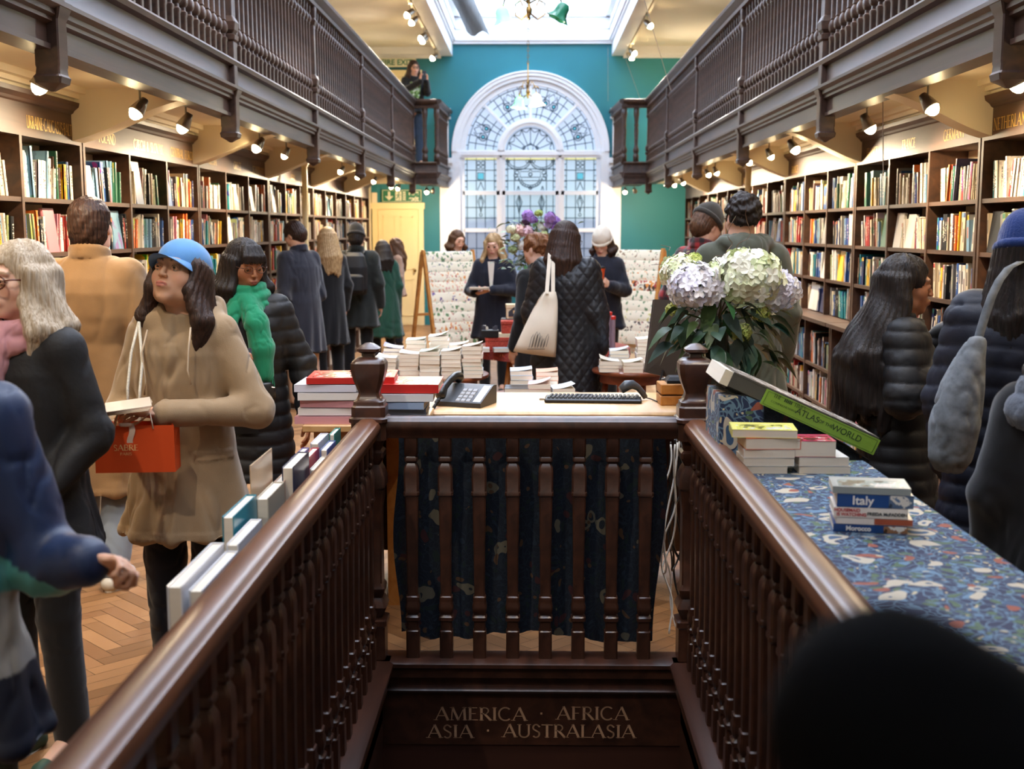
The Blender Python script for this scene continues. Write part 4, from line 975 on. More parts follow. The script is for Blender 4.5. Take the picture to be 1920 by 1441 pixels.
# --- round book tables
def round_table(cx, cy, r, z, lab):
    e = empty('round_table', (cx, cy, 0), .3, lab, 'table')
    m_ = MB(); m_.lathe(0, 0, [(z-.03, r-.03), (z-.024, r-.005), (z-.012, r), (z-.003, r-.003), (z, r-.01)], 48); m_.build('tabletop', TABLEWOOD, e, auto=.6)
    m_ = MB(); m_.lathe(0, 0, [(z-.09, r*.8), (z-.031, r*.8)], 40); m_.build('apron', TABLEWOOD, e, auto=.6)
    for k in range(4):
        a = PI/4+k*PI/2; c, s = math.cos(a), math.sin(a); m_ = MB(); m_.tube([(c*r*.7, s*r*.7, z-.035), (c*r*.92, s*r*.92, 0)], [.024, .014], 8); m_.build('leg', TABLEWOOD, e, smooth=True)
    return e
TZ = .76
tabs = {}
def table_at(px, pyf, halfpx, z, lab):
    """centre column, front edge row and half width in pixels of a round table whose top is at z"""
    f = atz(px, pyf, z); sc = (atz(px+halfpx, pyf, z)-f).x; Y = f.y; r = sc
    for _ in range(6):
        cy = Y+r; zc = cy; r = halfpx/FPX*zc*.995
    c = Vector((f.x*(Y+r)/Y, Y+r, z)); return c.x, c.y, r
WHB = (238, 232, 224); stackcol = [WHB, (232, 224, 212), (214, 220, 226), (236, 208, 190), (206, 224, 214), (230, 190, 168), (242, 240, 236)]
def book_piles(piles, z, tname, group, seed):
    rr = random.Random(seed); pn = 0
    for (x, y, n, w, d, hh, rz, topc, pname) in piles:
        zz = z+.0005; pn += 1
        bx = (x, y)
        for k in range(n):
            h = hh*rr.uniform(.9, 1.1); top = k == n-1
            c = topc if top or (k == n-2 and rr.random() < .5) else rr.choice(stackcol)
            if rr.random() < .12: c = topc
            lying_book(w, d, h, c, bx[0]+rr.uniform(-.004, .004), bx[1]+rr.uniform(-.004, .004), zz, rz+rr.uniform(-.04, .04)+(PI if rr.random() < .3 else 0), 'paperback',
                       'paperback %s, %s on %s' % (('topmost' if top else ORD[n-k]+' from top'), pname, tname), group, curl=(.03*rr.uniform(.4, 1.3) if top and topc != (40, 40, 46) else 0))
            zz += h+.0006+(0)
# left table
cx, cy, r = table_at(808, 713, 111, TZ, ''); round_table(cx, cy, r, TZ, 'round mahogany table crowded with piles of white paperbacks near the cash desk')
def xy(px, Y): p = at(px, 690, Y); return p.x
P_ = []
for k, (px, n, tc) in enumerate(((726, 5, WHB), (769, 6, (238, 220, 210)), (808, 7, (206, 222, 210)), (848, 7, WHB), (887, 8, (240, 226, 214)))):
    Y = cy-r*.62+abs(k-2)*.045-.02; P_.append((xy(px, Y), Y, n, .125, .19, .025, 0, tc, 'front row, %s pile' % ORD[k+1]))
for k, (px, n, tc) in enumerate(((738, 7, (90, 96, 160)), (782, 9, (206, 228, 214)), (824, 10, (236, 240, 244)), (862, 8, (236, 214, 200)))):
    Y = cy-.02; P_.append((xy(px, Y), Y, n, .125, .19, .025, .05, tc, 'middle row, %s pile' % ORD[k+1]))
book_piles(P_, TZ, 'round table near the telephone', 'paperbacks piled on the front round table', 21)
# small middle table
cx2, cy2, r2 = table_at(1006, 752, 92, .74, ''); round_table(cx2, cy2, r2, .74, 'small round mahogany table with four piles of paperbacks behind the keyboard')
def xy2(px, Y): return at(px, 735, Y).x
P_ = [(xy2(970, cy2-.1), cy2-.1, 2, .14, .19, .028, 0, (40, 40, 46), 'dark topped front pile'), (xy2(1012, cy2-.08), cy2-.08, 3, .13, .19, .026, 0, (240, 200, 200), 'middle front pile'), (xy2(1053, cy2-.06), cy2-.06, 2, .13, .19, .026, .1, (232, 240, 246), 'shortest pile'), (xy2(978, cy2+.1), cy2+.1, 5, .13, .19, .027, 0, (206, 224, 240), 'pale blue topped rear pile'), (xy2(1025, cy2+.12), cy2+.12, 5, .13, .19, .026, 0, (240, 180, 150), 'peach topped rear pile')]
book_piles(P_, .74, 'small table behind the keyboard', 'paperbacks piled on the small round table', 22)
# right table
cx3, cy3, r3 = table_at(1185, 700, 76, TZ, ''); round_table(cx3, cy3, r3, TZ, 'round mahogany table with piles of white paperbacks beside the dark monitor')
def xy3(px, Y): return at(px, 680, Y).x
P_ = [(xy3(1142, cy3-.13), cy3-.13, 3, .13, .18, .024, 0, (224, 220, 208), 'outer pile beside the quilted coat'), (xy3(1186, cy3-.16), cy3-.16, 3, .13, .18, .022, 0, (232, 226, 200), 'front middle pile'), (xy3(1226, cy3-.10), cy3-.10, 2, .13, .18, .02, 0, WHB, 'low pile by the monitor'), (xy3(1160, cy3+.08), cy3+.08, 5, .13, .18, .024, 0, (214, 226, 240), 'rear tall pile'), (xy3(1210, cy3+.1), cy3+.1, 8, .13, .18, .024, 0, (240, 216, 196), 'tallest rear pile')]
book_piles(P_, TZ, 'round table by the monitor', 'paperbacks piled on the round table by the monitor', 23)
# --- red clothed gift table
rx, ry, rr_ = table_at(1036, 662, 146, .74, '')
RT = empty('gift_table', (rx, ry, 0), 0, 'round gift table under a red and gold floral cloth near the bouquet', 'table')
m_ = MB(); n = 72; prof = [(.735, 0.01), (.735, rr_-.01), (.728, rr_), (.66, rr_+.008)]
m_.rings([[((r_+(.01*math.sin(i*PI*2/n*14) if z < .7 else 0))*math.cos(2*PI*i/n), (r_+(.01*math.sin(i*PI*2/n*14) if z < .7 else 0))*math.sin(2*PI*i/n), z) for i in range(n)] for z, r_ in prof]); m_.build('cloth_top', REDCLOTH, RT, auto=.8)
for k in range(4):
    a = PI/4+k*PI/2; c, s = math.cos(a), math.sin(a); m_ = MB(); m_.tube([(c*rr_*.75, s*rr_*.75, .68), (c*rr_*.95, s*rr_*.95, 0)], [.026, .018], 8); m_.build('leg', GOLDWOOD, RT, smooth=True)
def gift_box(px, Y, wpx, z0, h, d, mat, lab, name='gift_box', lid=True):
    p = at(px, 640, Y); w = wpx/FPX*Y; e = empty(name, (p.x, Y, z0), .05, lab, 'box')
    m_ = MB(); rbox(m_, -w/2, w/2, -d/2, d/2, 0, h*.72, .004); m_.build('box_base', mat, e)
    m_ = MB(); rbox(m_, -w/2-.004, w/2+.004, -d/2-.004, d/2+.004, h*.72, h, .004); m_.build('box_lid', mat, e); return e
TT = .7365; Yf = ry-rr_*.62
REDBOX = floral_cloth('red_print_paper', (168, 52, 36), [((196, 84, 60), 30, .05, 'DISTANCE_TO_EDGE'), ((216, 130, 90), 14, .2, 'F1'), ((130, 34, 30), 22, .2, 'F1')], scale=12)
gift_box(941, Yf+.1, 62, TT, .105, .2, REDBOX, 'red floral printed box at the front of the gift table')
gift_box(957, Yf+.12, 34, TT+.135, .1, .16, REDBOX, 'small red floral box standing on paper bags on the gift table')
m_ = MB(); p = at(955, 640, Yf+.1)
for k in range(4): m_.box(-.13+k*.01, .13-k*.004, -.09, .09, k*.007, k*.007+.006)
o = m_.build('paper_bag', paint('cream_card', (232, 214, 176), .7), loc=(p.x, Yf+.1, TT+.106)); tag(o, 'flat cream paper bags lying on the red floral box', 'bag')
HOUSE = paint('cream_card', (232, 214, 176), .7)
e = gift_box(964, Yf+.3, 30, TT+.24, .12, .14, HOUSE, 'cream box printed with a dark gabled house', 'house_box')
m_ = MB(); m_.add([(-.05, -.076, .02), (.05, -.076, .02), (.05, -.076, .06), (0, -.076, .10), (-.05, -.076, .06)], [(0, 1, 2, 3, 4)]); m_.build('house_print', paint('house_ink', (54, 56, 62), .7, var=.3, scale=60), e)
m_ = MB(); m_.box(-.012, .012, -.0775, -.0765, .045, .07); m_.build('window_print', paint('house_light', (220, 190, 130), .7), e)
m_ = MB(); rbox(m_, -.11, .11, -.09, .09, 0, .24, .005); o = m_.build('display_block', paint('dark_box_card', (40, 32, 30), .6), loc=(at(964, 600, Yf+.3).x, Yf+.3, TT)); tag(o, 'dark block raising the house box on the gift table', 'box')
e = empty('pen_basket', (at(919, 620, Yf+.05).x, Yf+.03, TT+.107), 0, 'black basket of small stationery on the red floral box', 'basket')
m_ = MB(); rbox(m_, -.07, .07, -.05, .05, 0, .06, .004); m_.build('basket', BLACKP, e); rr = random.Random(4)
for k in range(9):
    m_ = MB(); x, y = rr.uniform(-.055, .055), rr.uniform(-.035, .035); m_.box(x-.012, x+.012, y-.006, y+.006, .055, .055+rr.uniform(.02, .05)); m_.build('stationery', paint('st_%d' % k, rr.choice([(200, 60, 50), (230, 220, 200), (60, 60, 70), (200, 160, 90)]), .5, var=0), e)
for k, (px, wp, c, h) in enumerate(((905, 40, (232, 180, 60), .02), (896, 44, (220, 226, 226), .03), (940, 30, (170, 190, 190), .03), (960, 14, (120, 150, 160), .045), (1117, 26, (200, 210, 220), .02), (1128, 24, (150, 60, 50), .02), (1158, 26, (90, 100, 120), .02))):
    Y = Yf-.08 if k > 0 else Yf+.1
    if k >= 4: Y = ry-.3
    lying_book(wp/FPX*Y, .12, h, c, at(px, 640, Y).x, Y-(0 if k < 4 else .12*(k-5)), TT+.0005, .06*k, 'notebook', '%s notebook lying flat on the red gift table cloth' % ('yellow,white,sage,slate blue,pale grey,brick red,dark grey'.split(',')[k]), 'notebooks on the gift table')
for k, px in enumerate((1137, 1144, 1150)):
    Yt = ry-.22; e = empty('pencil_tube', (at(px, 600, Yt).x, Yt+(k % 2)*.05, TT), 0, 'clear tube of coloured pencils with red cap, %s from the quilted coat' % ORD[k+1], 'tube', 'pencil tubes on the gift table')
    m_ = MB(); m_.lathe(0, 0, [(0, .018), (.30-.03*k, .018)], 12); m_.build('tube', paint('tube_plastic', (150, 130, 140), .2, var=.5, scale=60, stretch=(3, 3, .2)), e, auto=.6)
    m_ = MB(); m_.lathe(0, 0, [(.30-.03*k, .02), (.325-.03*k, .02), (.33-.03*k, .012)], 12); m_.build('cap', paint('red_cap', (206, 50, 40), .3, var=0), e, auto=.6)
# --- wrapping paper racks
def paper_mat(k, cols):
    m, nt, ns, lk, b = nodes('wrapping_paper'); tc = N(ns, 'ShaderNodeTexCoord')
    cur = N(ns, 'ShaderNodeRGB'); cur.outputs[0].default_value = (*lin((240, 230, 206)), 1); cur = cur.outputs[0]
    mp = N(ns, 'ShaderNodeMapping'); mp.inputs['Scale'].default_value = (1, 1, .75); mp.inputs['Location'].default_value = (k*3.1, k*1.7, k); lk.new(tc.outputs['Object'], mp.inputs[0])
    nz = N(ns, 'ShaderNodeTexNoise'); nz.inputs['Scale'].default_value = 30; lk.new(mp.outputs[0], nz.inputs['Vector'])
    ma = N(ns, 'ShaderNodeMix', data_type='RGBA'); ma.blend_type = 'LINEAR_LIGHT'; ma.inputs[0].default_value = .035; lk.new(mp.outputs[0], ma.inputs[6]); lk.new(nz.outputs['Color'], ma.inputs[7])
    for j, (c, sc, th) in enumerate(cols):
        vo = N(ns, 'ShaderNodeTexVoronoi'); vo.inputs['Scale'].default_value = sc*1.9; lk.new(ma.outputs[2], vo.inputs['Vector'])
        op = N(ns, 'ShaderNodeMath', operation='LESS_THAN'); op.inputs[1].default_value = th*1.2; lk.new(vo.outputs['Distance'], op.inputs[0])
        mx = N(ns, 'ShaderNodeMix', data_type='RGBA'); lk.new(op.outputs[0], mx.inputs[0]); lk.new(cur, mx.inputs[6]); mx.inputs[7].default_value = (*lin(c), 1); cur = mx.outputs[2]
    lk.new(cur, b.inputs['Base Color']); b.inputs['Roughness'].default_value = .6; return m
GRN, RED, ORG, PUR, PNK, DRK = (96, 130, 84), (176, 60, 48), (222, 140, 54), (110, 88, 140), (214, 150, 140), (60, 44, 40)
def paper_rack(px, pyt, s, yaw, label, rows, rname):
    Y = FPX/s; p = at(px, pyt, Y); ht = p.z; e = empty('paper_rack', (p.x, Y, 0), yaw, label, 'rack')
    wd = .66; lean = .34; hh = ht
    for sx in (-1, 1):
        x = sx*wd/2
        m_ = MB(); m_.rings([[(x-.016, -.02, hh), (x+.016, -.02, hh), (x+.016, .02, hh), (x-.016, .02, hh)], [(x-.016, -lean-.024, 0), (x+.016, -lean-.024, 0), (x+.016, -lean+.02, 0), (x-.016, -lean+.02, 0)]]); m_.build('front_leg', GOLDWOOD, e)
        m_ = MB(); m_.rings([[(x-.016, .0, hh-.02), (x+.016, .0, hh-.02), (x+.016, .04, hh-.02), (x-.016, .04, hh-.02)], [(x-.016, lean-.02, 0), (x+.016, lean-.02, 0), (x+.016, lean+.024, 0), (x-.016, lean+.024, 0)]]); m_.build('rear_leg', GOLDWOOD, e)
    for z in (.12, hh*.5): m_ = MB(); y = lean*(1-z/hh); m_.box(-wd/2, wd/2, y-.01, y+.01, z-.015, z+.015); m_.build('cross_bar', GOLDWOOD, e)
    inv = e.matrix_basis
    Mx = Matrix.Translation((p.x, Y, 0)) @ Matrix.Rotation(yaw, 4, 'Z')
    for k, (cols, desc) in enumerate(rows):
        z = hh-.035-k*.113; y0 = -lean*(1-z/hh)-.012
        m_ = MB(); m_.tube([(-wd/2, y0+.01, z), (wd/2, y0+.01, z)], .008, 8); m_.build('dowel', GOLDWOOD, e)
        m_ = MB(); rws = []; drop = .135 if k % 3 else .12
        path = []
        for i in range(7): a = PI*(.05+.9*i/6); path.append((y0+.01+.016*math.cos(a), z+.016*math.sin(a)))
        path = [(y0+.026, z-.25)]+path
        for i in range(1, 8): path.append((y0-.006-.022*math.sin(i/7*PI*.6), z-drop*i/7))
        nx = 12; n = len(path)
        rws = [[(-wd/2+.02+(wd-.04)*j/nx, yy-.002*math.sin(j*1.7+k), zz) for yy, zz in path] for j in range(nx+1)]
        m_.rings(rws, closed=False, caps=False); o = m_.build('wrapping_paper', paper_mat(k+int(px), cols), smooth=True); o.matrix_world = Mx
        tag(o, 'wrapping paper printed with %s, %s sheet down the %s rack' % (desc, ORD[k+1], rname), 'wrapping paper', 'wrapping paper sheets on the %s rack' % rname)
    return e
rowsL = [([(GRN, 9, .28), (PUR, 15, .16)], 'iris leaves'), ([(PUR, 13, .2), (GRN, 14, .24)], 'violet sprigs'), ([(RED, 14, .2), (ORG, 12, .22), (GRN, 16, .15)], 'poppies'), ([(PNK, 11, .26), (ORG, 16, .2)], 'pink and orange blossoms'), ([(PUR, 10, .27), (ORG, 13, .22)], 'purple and orange butterflies'), ([(GRN, 10, .27), (PNK, 20, .14)], 'ferns'), ([(GRN, 8, .24), (RED, 12, .2)], 'birds and beets'), ([(RED, 12, .2), (ORG, 11, .24)], 'orange flowers'), ([(GRN, 9, .3), (PNK, 13, .2)], 'green leaves')]
rowsR = [([((150, 120, 90), 9, .24), (GRN, 17, .15)], 'deer and trees'), ([(GRN, 13, .22), (RED, 14, .16)], 'small shrubs'), ([(ORG, 15, .22), (RED, 12, .2), (GRN, 12, .2)], 'tulips'), ([(RED, 8, .36), (ORG, 9, .3), (DRK, 10, .3)], 'red and orange vegetables'), ([(GRN, 11, .28)], 'green trees'), ([(ORG, 10, .25), (GRN, 10, .28)], 'mushrooms and bushes'), ([(GRN, 12, .2), ((210, 200, 120), 9, .2)], 'grasses'), ([(DRK, 11, .24), (RED, 16, .16)], 'cockerels'), ([(GRN, 12, .2), (ORG, 16, .16)], 'seedlings')]
paper_rack(840, 468, 163, .62, 'wooden A-frame rack hung with floral wrapping paper on the exit door side', rowsL, 'exit side')
paper_rack(1196, 465, 163, -.62, 'wooden A-frame rack hung with animal and vegetable wrapping paper near the monitor', rowsR, 'hydrangea side')
# --- cash desk behind the front rail
DZ = .905; dn = atz(1000, 771, DZ).y; df = atz(1000, 735, DZ).y
xa = -.97; xb_ = .86
cd = empty('cash_desk', (0, dn, 0), 0, 'pale wooden cash desk behind the stairwell rail carrying telephone and keyboard', 'desk')
m_ = MB(); m_.rings([[(x, a, z) for a, z in [(.0, DZ-.032), (-.012, DZ-.028), (-.014, DZ-.012), (-.006, DZ-.004), (.0, DZ), (df-dn, DZ), (df-dn, DZ-.032)]] for x in (xa, xb_)]); m_.build('desktop', LIGHTWOOD, cd, auto=.7)
m_ = MB(); m_.box(xa+.02, xb_-.02, .02, .035, DZ-.12, DZ-.033); m_.build('apron', LIGHTWOOD, cd)
for x in (at(735, 900, dn).x, xb_-.08, xa+.04): m_ = MB(); m_.box(x-.025, x+.035, .01, df-dn-.02, 0, DZ-.033); m_.build('side_panel', GOLDWOOD, cd)
m_ = MB(); m_.box(xa+.05, xb_-.05, df-dn-.04, df-dn-.02, .1, DZ-.033); m_.build('modesty_panel', wood('desk_back', (70, 46, 30), (90, 60, 40)), cd)
# telephone
def pl(px, py, z): return atz(px, py, z)
tp = pl(872, 758, DZ); ph = empty('telephone', (tp.x, tp.y, DZ), -.35, 'black corded desk telephone on the pale cash desk', 'telephone')
m_ = MB(); m_.rings([[(x, y, z) for y, z in ((-.09, .001), (.11, .001), (.11, .085), (.07, .088), (-.09, .022))] for x in (-.115, .115)]); m_.build('phone_body', DARKP, ph, auto=.5)
Mp = Matrix.Rotation(math.atan2(.066, .16), 4, 'X')
def slope(y): return .022+(y+.09)*.066/.16
mm = MB()
for i in range(3):
    for j in range(4): x = -.005+i*.026; y = -.07+j*.028; mm.add([(x-.009, y-.009, slope(y-.009)+.004), (x+.009, y-.009, slope(y-.009)+.004), (x+.009, y+.009, slope(y+.009)+.004), (x-.009, y+.009, slope(y+.009)+.004), (x-.011, y-.011, slope(y-.011)), (x+.011, y-.011, slope(y-.011)), (x+.011, y+.011, slope(y+.011)), (x-.011, y+.011, slope(y+.011))], [(0, 1, 2, 3), (0, 4, 5, 1), (1, 5, 6, 2), (2, 6, 7, 3), (3, 7, 4, 0)])
mm.build('keys', paint('key_grey', (150, 152, 156), .5, var=0), ph)
m_ = MB(); m_.add([(.072, -.08, slope(-.08)+.001), (.108, -.08, slope(-.08)+.001), (.108, .06, slope(.06)+.001), (.072, .06, slope(.06)+.001)], [(0, 1, 2, 3)]); m_.build('label_strip', paint('label_white', (210, 214, 220), .5, var=0), ph)
m_ = MB(); path = []
hs = [(-.075, -.11, .045), (-.078, -.10, .062), (-.08, -.06, .085), (-.08, .0, .108), (-.08, .06, .122), (-.078, .10, .116), (-.075, .115, .10)]
m_.tube(hs, [.022, .027, .019, .017, .019, .028, .022], 14); m_.build('handset', BLACKP, ph, smooth=True)
m_ = MB(); m_.tube([(-.075+.007*math.cos(i*1.3), -.12-.0010*i-.0006*i, .04+.007*math.sin(i*1.3)-.0008*i) for i in range(60) if .04-.0008*i > .0], .003, 5); m_.build('coiled_cord', BLACKP, ph, smooth=True)
# keyboard
k1 = pl(1112, 752, DZ); kb = empty('keyboard', (k1.x, k1.y, DZ), -.06, 'black computer keyboard on the cash desk', 'keyboard')
kw = 182/FPX*k1.y; m_ = MB(); rbox(m_, -kw/2, kw/2, -.075, .075, 0, .02, .006); m_.build('keyboard_body', BLACKP, kb)
m_ = MB(); 
for j in range(5):
    x = -kw/2+.012+j*.003; nk = 20
    while x < kw/2-.022:
        wk = .016 if not (j == 4 and -.09 < x < -.08) else .09
        y = -.058+(4-j)*.026 if False else -.058+j*.026; c = .0025
        m_.rings([[(x, y, .0205), (x+wk, y, .0205), (x+wk, y+.019, .0205), (x, y+.019, .0205)], [(x+c, y+c, .028), (x+wk-c, y+c, .028), (x+wk-c, y+.019-c, .028), (x+c, y+.019-c, .028)]]); x += wk+.0035
m_.build('keys', DARKP, kb)
sc = pl(1186, 752, DZ); scn = empty('barcode_scanner', (sc.x, sc.y+.02, DZ), .4, 'grey handheld barcode scanner lying by the keyboard', 'scanner')
m_ = MB(); m_.tube([(-.06, .0, .055), (-.03, 0, .075), (.0, 0, .078), (.03, 0, .062), (.055, 0, .035), (.07, 0, .012)], [.02, .026, .022, .016, .015, .013], 12); m_.build('scanner_body', paint('scanner_grey', (70, 76, 84), .35, var=0), scn, smooth=True)
m_ = MB(); m_.tube([(.07, 0, .012), (.09, -.03, .006), (.08, -.10, .005), (.10, -.16, .004)], .003, 6); m_.build('scanner_cord', BLACKP, scn, smooth=True)
pn = pl(1023, 750, DZ); m_ = MB(); m_.tube([(0, 0, .005), (.065, .0, .005), (.07, 0, .005)], [.004, .004, .001], 8); o = m_.build('ballpoint_pen', CHROME, smooth=True, loc=(pn.x-.03, pn.y, DZ)); tag(o, 'slim metal ballpoint pen lying beside the keyboard', 'pen')
# monitor seen from behind, turned
mo = pl(1285, 722, DZ); mn = empty('monitor', (mo.x, mo.y+.1, DZ), 0, 'dark computer monitor with its back turned, behind the newel post', 'monitor')
tl, tr_, br, bl = [at(px, py, mo.y+yy)-Vector((mo.x, mo.y+.1, DZ)) for px, py, yy in ((1228, 561, .02), (1362, 566, .14), (1336, 726, .10), (1211, 697, -.04))]
nrm = (tr_-tl).cross(bl-tl).normalized()*.03
m_ = MB(); m_.rings([[tl, tr_, br, bl], [v+nrm for v in (tl, tr_, br, bl)]]); m_.build('monitor_back', paint('monitor_shell', (52, 48, 46), .5, var=.05), mn)
ct = (tl+tr_+br+bl)/4; m_ = MB(); m_.tube([ct+nrm, (ct.x, ct.y+.06, .2), (ct.x, .1, .02)], .018, 10); m_.lathe(ct.x, .1, [(0, .11), (.008, .11), (.014, .03)], 24); m_.build('monitor_stand', BLACKP, mn, smooth=True)
m_ = MB(); m_.tube([bl*.7+br*.3, Vector((-.12, -.12, .08)), Vector((-.15, -.2, .02)), Vector((-.1, -.3, .004))], .005, 6); m_.build('monitor_cable', BLACKP, mn, smooth=True)
# wooden crate on the desk
cr = pl(1262, 756, DZ); e = empty('wooden_crate', (cr.x+.02, cr.y, DZ), .05, 'honey coloured wooden crate on the cash desk before the monitor', 'crate')
wc = 72/FPX*cr.y
for z0, z1 in ((0, .045), (.052, .10)): m_ = MB(); rbox(m_, -wc/2, wc/2, -.07, .07, z0, z1, .004); m_.build('crate_board', GOLDWOOD, e)
m_ = MB(); m_.box(-wc/2+.01, wc/2-.01, -.06, .06, .045, .052); m_.build('crate_core', SHELFWOOD, e)
m_ = MB(); m_.rings([[(x*k, y*k, z) for x, y in ((-.06, -.05), (.06, -.05), (.06, .05), (-.06, .05))] for z, k in ((0, 1.1), (.012, 1.1), (.028, .85))]); o = m_.build('card_reader', paint('reader_black', (30, 34, 42), .35, var=0), loc=(cr.x+.03, cr.y, DZ+.1015)); tag(o, 'dark card reader resting on the wooden crate', 'card reader')
# cables beneath the desk
rr = random.Random(9)
for k in range(6):
    m_ = MB(); x = at(1262, 900, NY+.2).x+.012*k-.02; ph = rr.uniform(0, 6); sm = []
    for i in range(60):
        u = i/59; sm.append((x+.025*math.sin(u*(5+k)+ph)+.012*math.sin(u*17+k), NY+.20+.03*k+.03*math.sin(u*(7+k)+ph), .84-.80*u if k % 2 == 0 else .84-.55*math.sin(u*PI)-.0*u))
    m_.tube(sm, .004 if k < 4 else .005, 6); o = m_.build('power_cable', paint('cable_white', (214, 214, 210), .5, var=0) if k < 3 else BLACKP, smooth=True)
    tag(o, '%s cable %s under the cash desk beside the newel post' % ('white' if k < 3 else 'black', ['looping', 'tangled', 'drooping', 'thick', 'knotted', 'trailing'][k]), 'cable', 'cables hanging under the cash desk')
# pile counter with big hardbacks at the other end
PZ = .80; pcy = at(620, 806, NY+.42).y
e = empty('display_counter', (0, 0, 0), 0, 'pale wooden counter piled with large hardbacks beside the newel post', 'counter')
x0 = at(577, 806, NY+.3).x; yA = NY+.18; yB = yA+.5
zc_ = at(577, 797, yA).z; PZ = zc_
m_ = MB(); rbox(m_, x0, -.44, yA, yB, PZ-.03, PZ, .004); m_.build('counter_top', LIGHTWOOD, e)
m_ = MB(); m_.box(x0+.04, -.67, yA+.04, yB-.04, 0, PZ-.031); m_.build('counter_body', GOLDWOOD, e)
hb = [((196, 52, 44), .035), ((214, 220, 232), .03), ((232, 228, 224), .03), ((190, 60, 56), .028), ((210, 190, 196), .03), ((226, 220, 216), .032), ((200, 70, 76), .03)]
def big_pile(px, Y, specs, w, d, pname, seed):
    rr = random.Random(seed); z = PZ+.0005; X = at(px, 760, Y).x; n = len(specs)
    for k, (c, h, w2, dx, ry_) in enumerate(specs):
        lying_book(w2, d, h, c, X+dx, Y+rr.uniform(-.01, .01), z, ry_, 'hardback', '%s hardback, %s in the %s pile beside the finial' % (colname(c), ('topmost' if k == n-1 else ORD[n-k]+' from top'), pname), 'hardbacks piled on the display counter', soft=False, spine='y0', cover2=c if k == n-1 else None)
        z += h+.0035
def colname(c):
    best = min(PAL, key=lambda p: sum((a-b)**2 for a, b in zip(p[0], c))); return best[1]
RD, BL_, WH, PK = (196, 44, 40), (150, 172, 206), (230, 228, 228), (206, 150, 160)
big_pile(625, yA+.17, [(PK, .03, .25, -.01, 0), (WH, .03, .25, 0, .02), (PK, .028, .24, .01, -.03), (WH, .03, .25, .0, .04), ((216, 218, 236), .03, .25, -.01, 0), (RD, .025, .22, .02, .05)], .2, .26, 'outer', 1)
big_pile(690, yA+.2, [(RD, .03, .22, -.01, 0), (WH, .03, .22, 0, .02), (RD, .028, .21, .01, -.03), (WH, .03, .22, .0, .0), (WH, .03, .22, -.01, 0), (RD, .025, .2, .02, .05)], .2, .26, 'middle', 4)
big_pile(757, yA+.16, [((190, 196, 200), .028, .21, -.01, 0), ((120, 130, 150), .03, .2, 0, .02), (BL_, .028, .2, .0, -.03), ((224, 226, 230), .03, .22, .02, .03), (RD, .035, .25, .03, 0)], .2, .28, 'inner', 2)
# --- ledge with face-up spines along the stair rail
e = empty('book_ledge', (0, 0, 0), 0, 'narrow dark wooden ledge along the stair rail holding upright books', 'shelf')
LZ = .69; m_ = MB(); m_.box(-.93, -.70, 1.9, 4.45, LZ-.02, LZ); m_.build('shelf_board', SHELFWOOD, e)
for y in (2.0, 3.2, 4.4): m_ = MB(); m_.box(-.90, -.71, y-.02, y+.02, 0, LZ-.021); m_.build('support', SHELFWOOD, e)
ldg = [(-.765, 2.48, 2.84, .032, .27, (236, 236, 240)), (-.725, 2.50, 2.82, .03, .255, (230, 232, 238)), (-.735, 2.86, 3.12, .03, .26, (240, 240, 244)), (-.775, 2.98, 3.24, .03, .30, (52, 140, 160)), (-.745, 3.26, 3.30, .018, .2, (190, 150, 100)), (-.755, 3.28, 3.50, .035, .28, (200, 190, 170)), (-.80, 3.34, 3.62, .004, .36, (226, 196, 160)), (-.775, 3.53, 3.76, .03, .26, (206, 170, 150)), (-.752, 3.62, 3.88, .036, .30, (48, 50, 78)), (-.715, 3.84, 4.06, .02, .25, (226, 220, 212)), (-.79, 3.90, 4.12, .025, .27, (110, 96, 160)), (-.755, 3.92, 4.12, .025, .27, (180, 60, 80)), (-.72, 4.08, 4.26, .025, .27, (90, 110, 170)), (-.765, 4.15, 4.36, .03, .28, (206, 206, 220)), (-.725, 4.28, 4.42, .02, .29, (40, 140, 130))]
lname = ['thick white book with its page edges up, nearest', 'white book standing against the rail', 'plain white book behind the first pair', 'tall teal edged book', 'small tan book wedged between', 'cream book with clear wrap', 'tall bent peach card board', 'pale brown backed book', 'navy wrapped thick book', 'ivory softcover leaning', 'violet edged book', 'crimson edged book', 'blue edged book', 'lilac grey book', 'slim green edged book at the newel end']
for k, (x, y0, y1, th, h, c) in enumerate(ldg):
    z0 = LZ+.001; e = empty('upright_book', (x, (y0+y1)/2, z0), 0, (lname[k].replace(', nearest', '') + ' on the stair rail ledge'), 'book', 'upright books on the stair ledge')
    mc = paint('cover_%d_%d_%d' % c, c, .25, var=.03); L2 = (y1-y0)/2; m_ = MB()
    m_.box(-th/2, -th/2+.003, -L2, L2, 0, h); 
    if th > .01:
        m_.box(th/2-.003, th/2, -L2, L2, 0, h); m_.box(-th/2, th/2, L2-.003, L2, 0, h); m_.build('cover', mc, e)
        m_ = MB(); m_.box(-th/2+.0035, th/2-.0035, -L2+.002, L2-.0035, 0.003, h-.004); m_.build('pages', PAPER, e)
    else: m_.build('cover', mc, e)
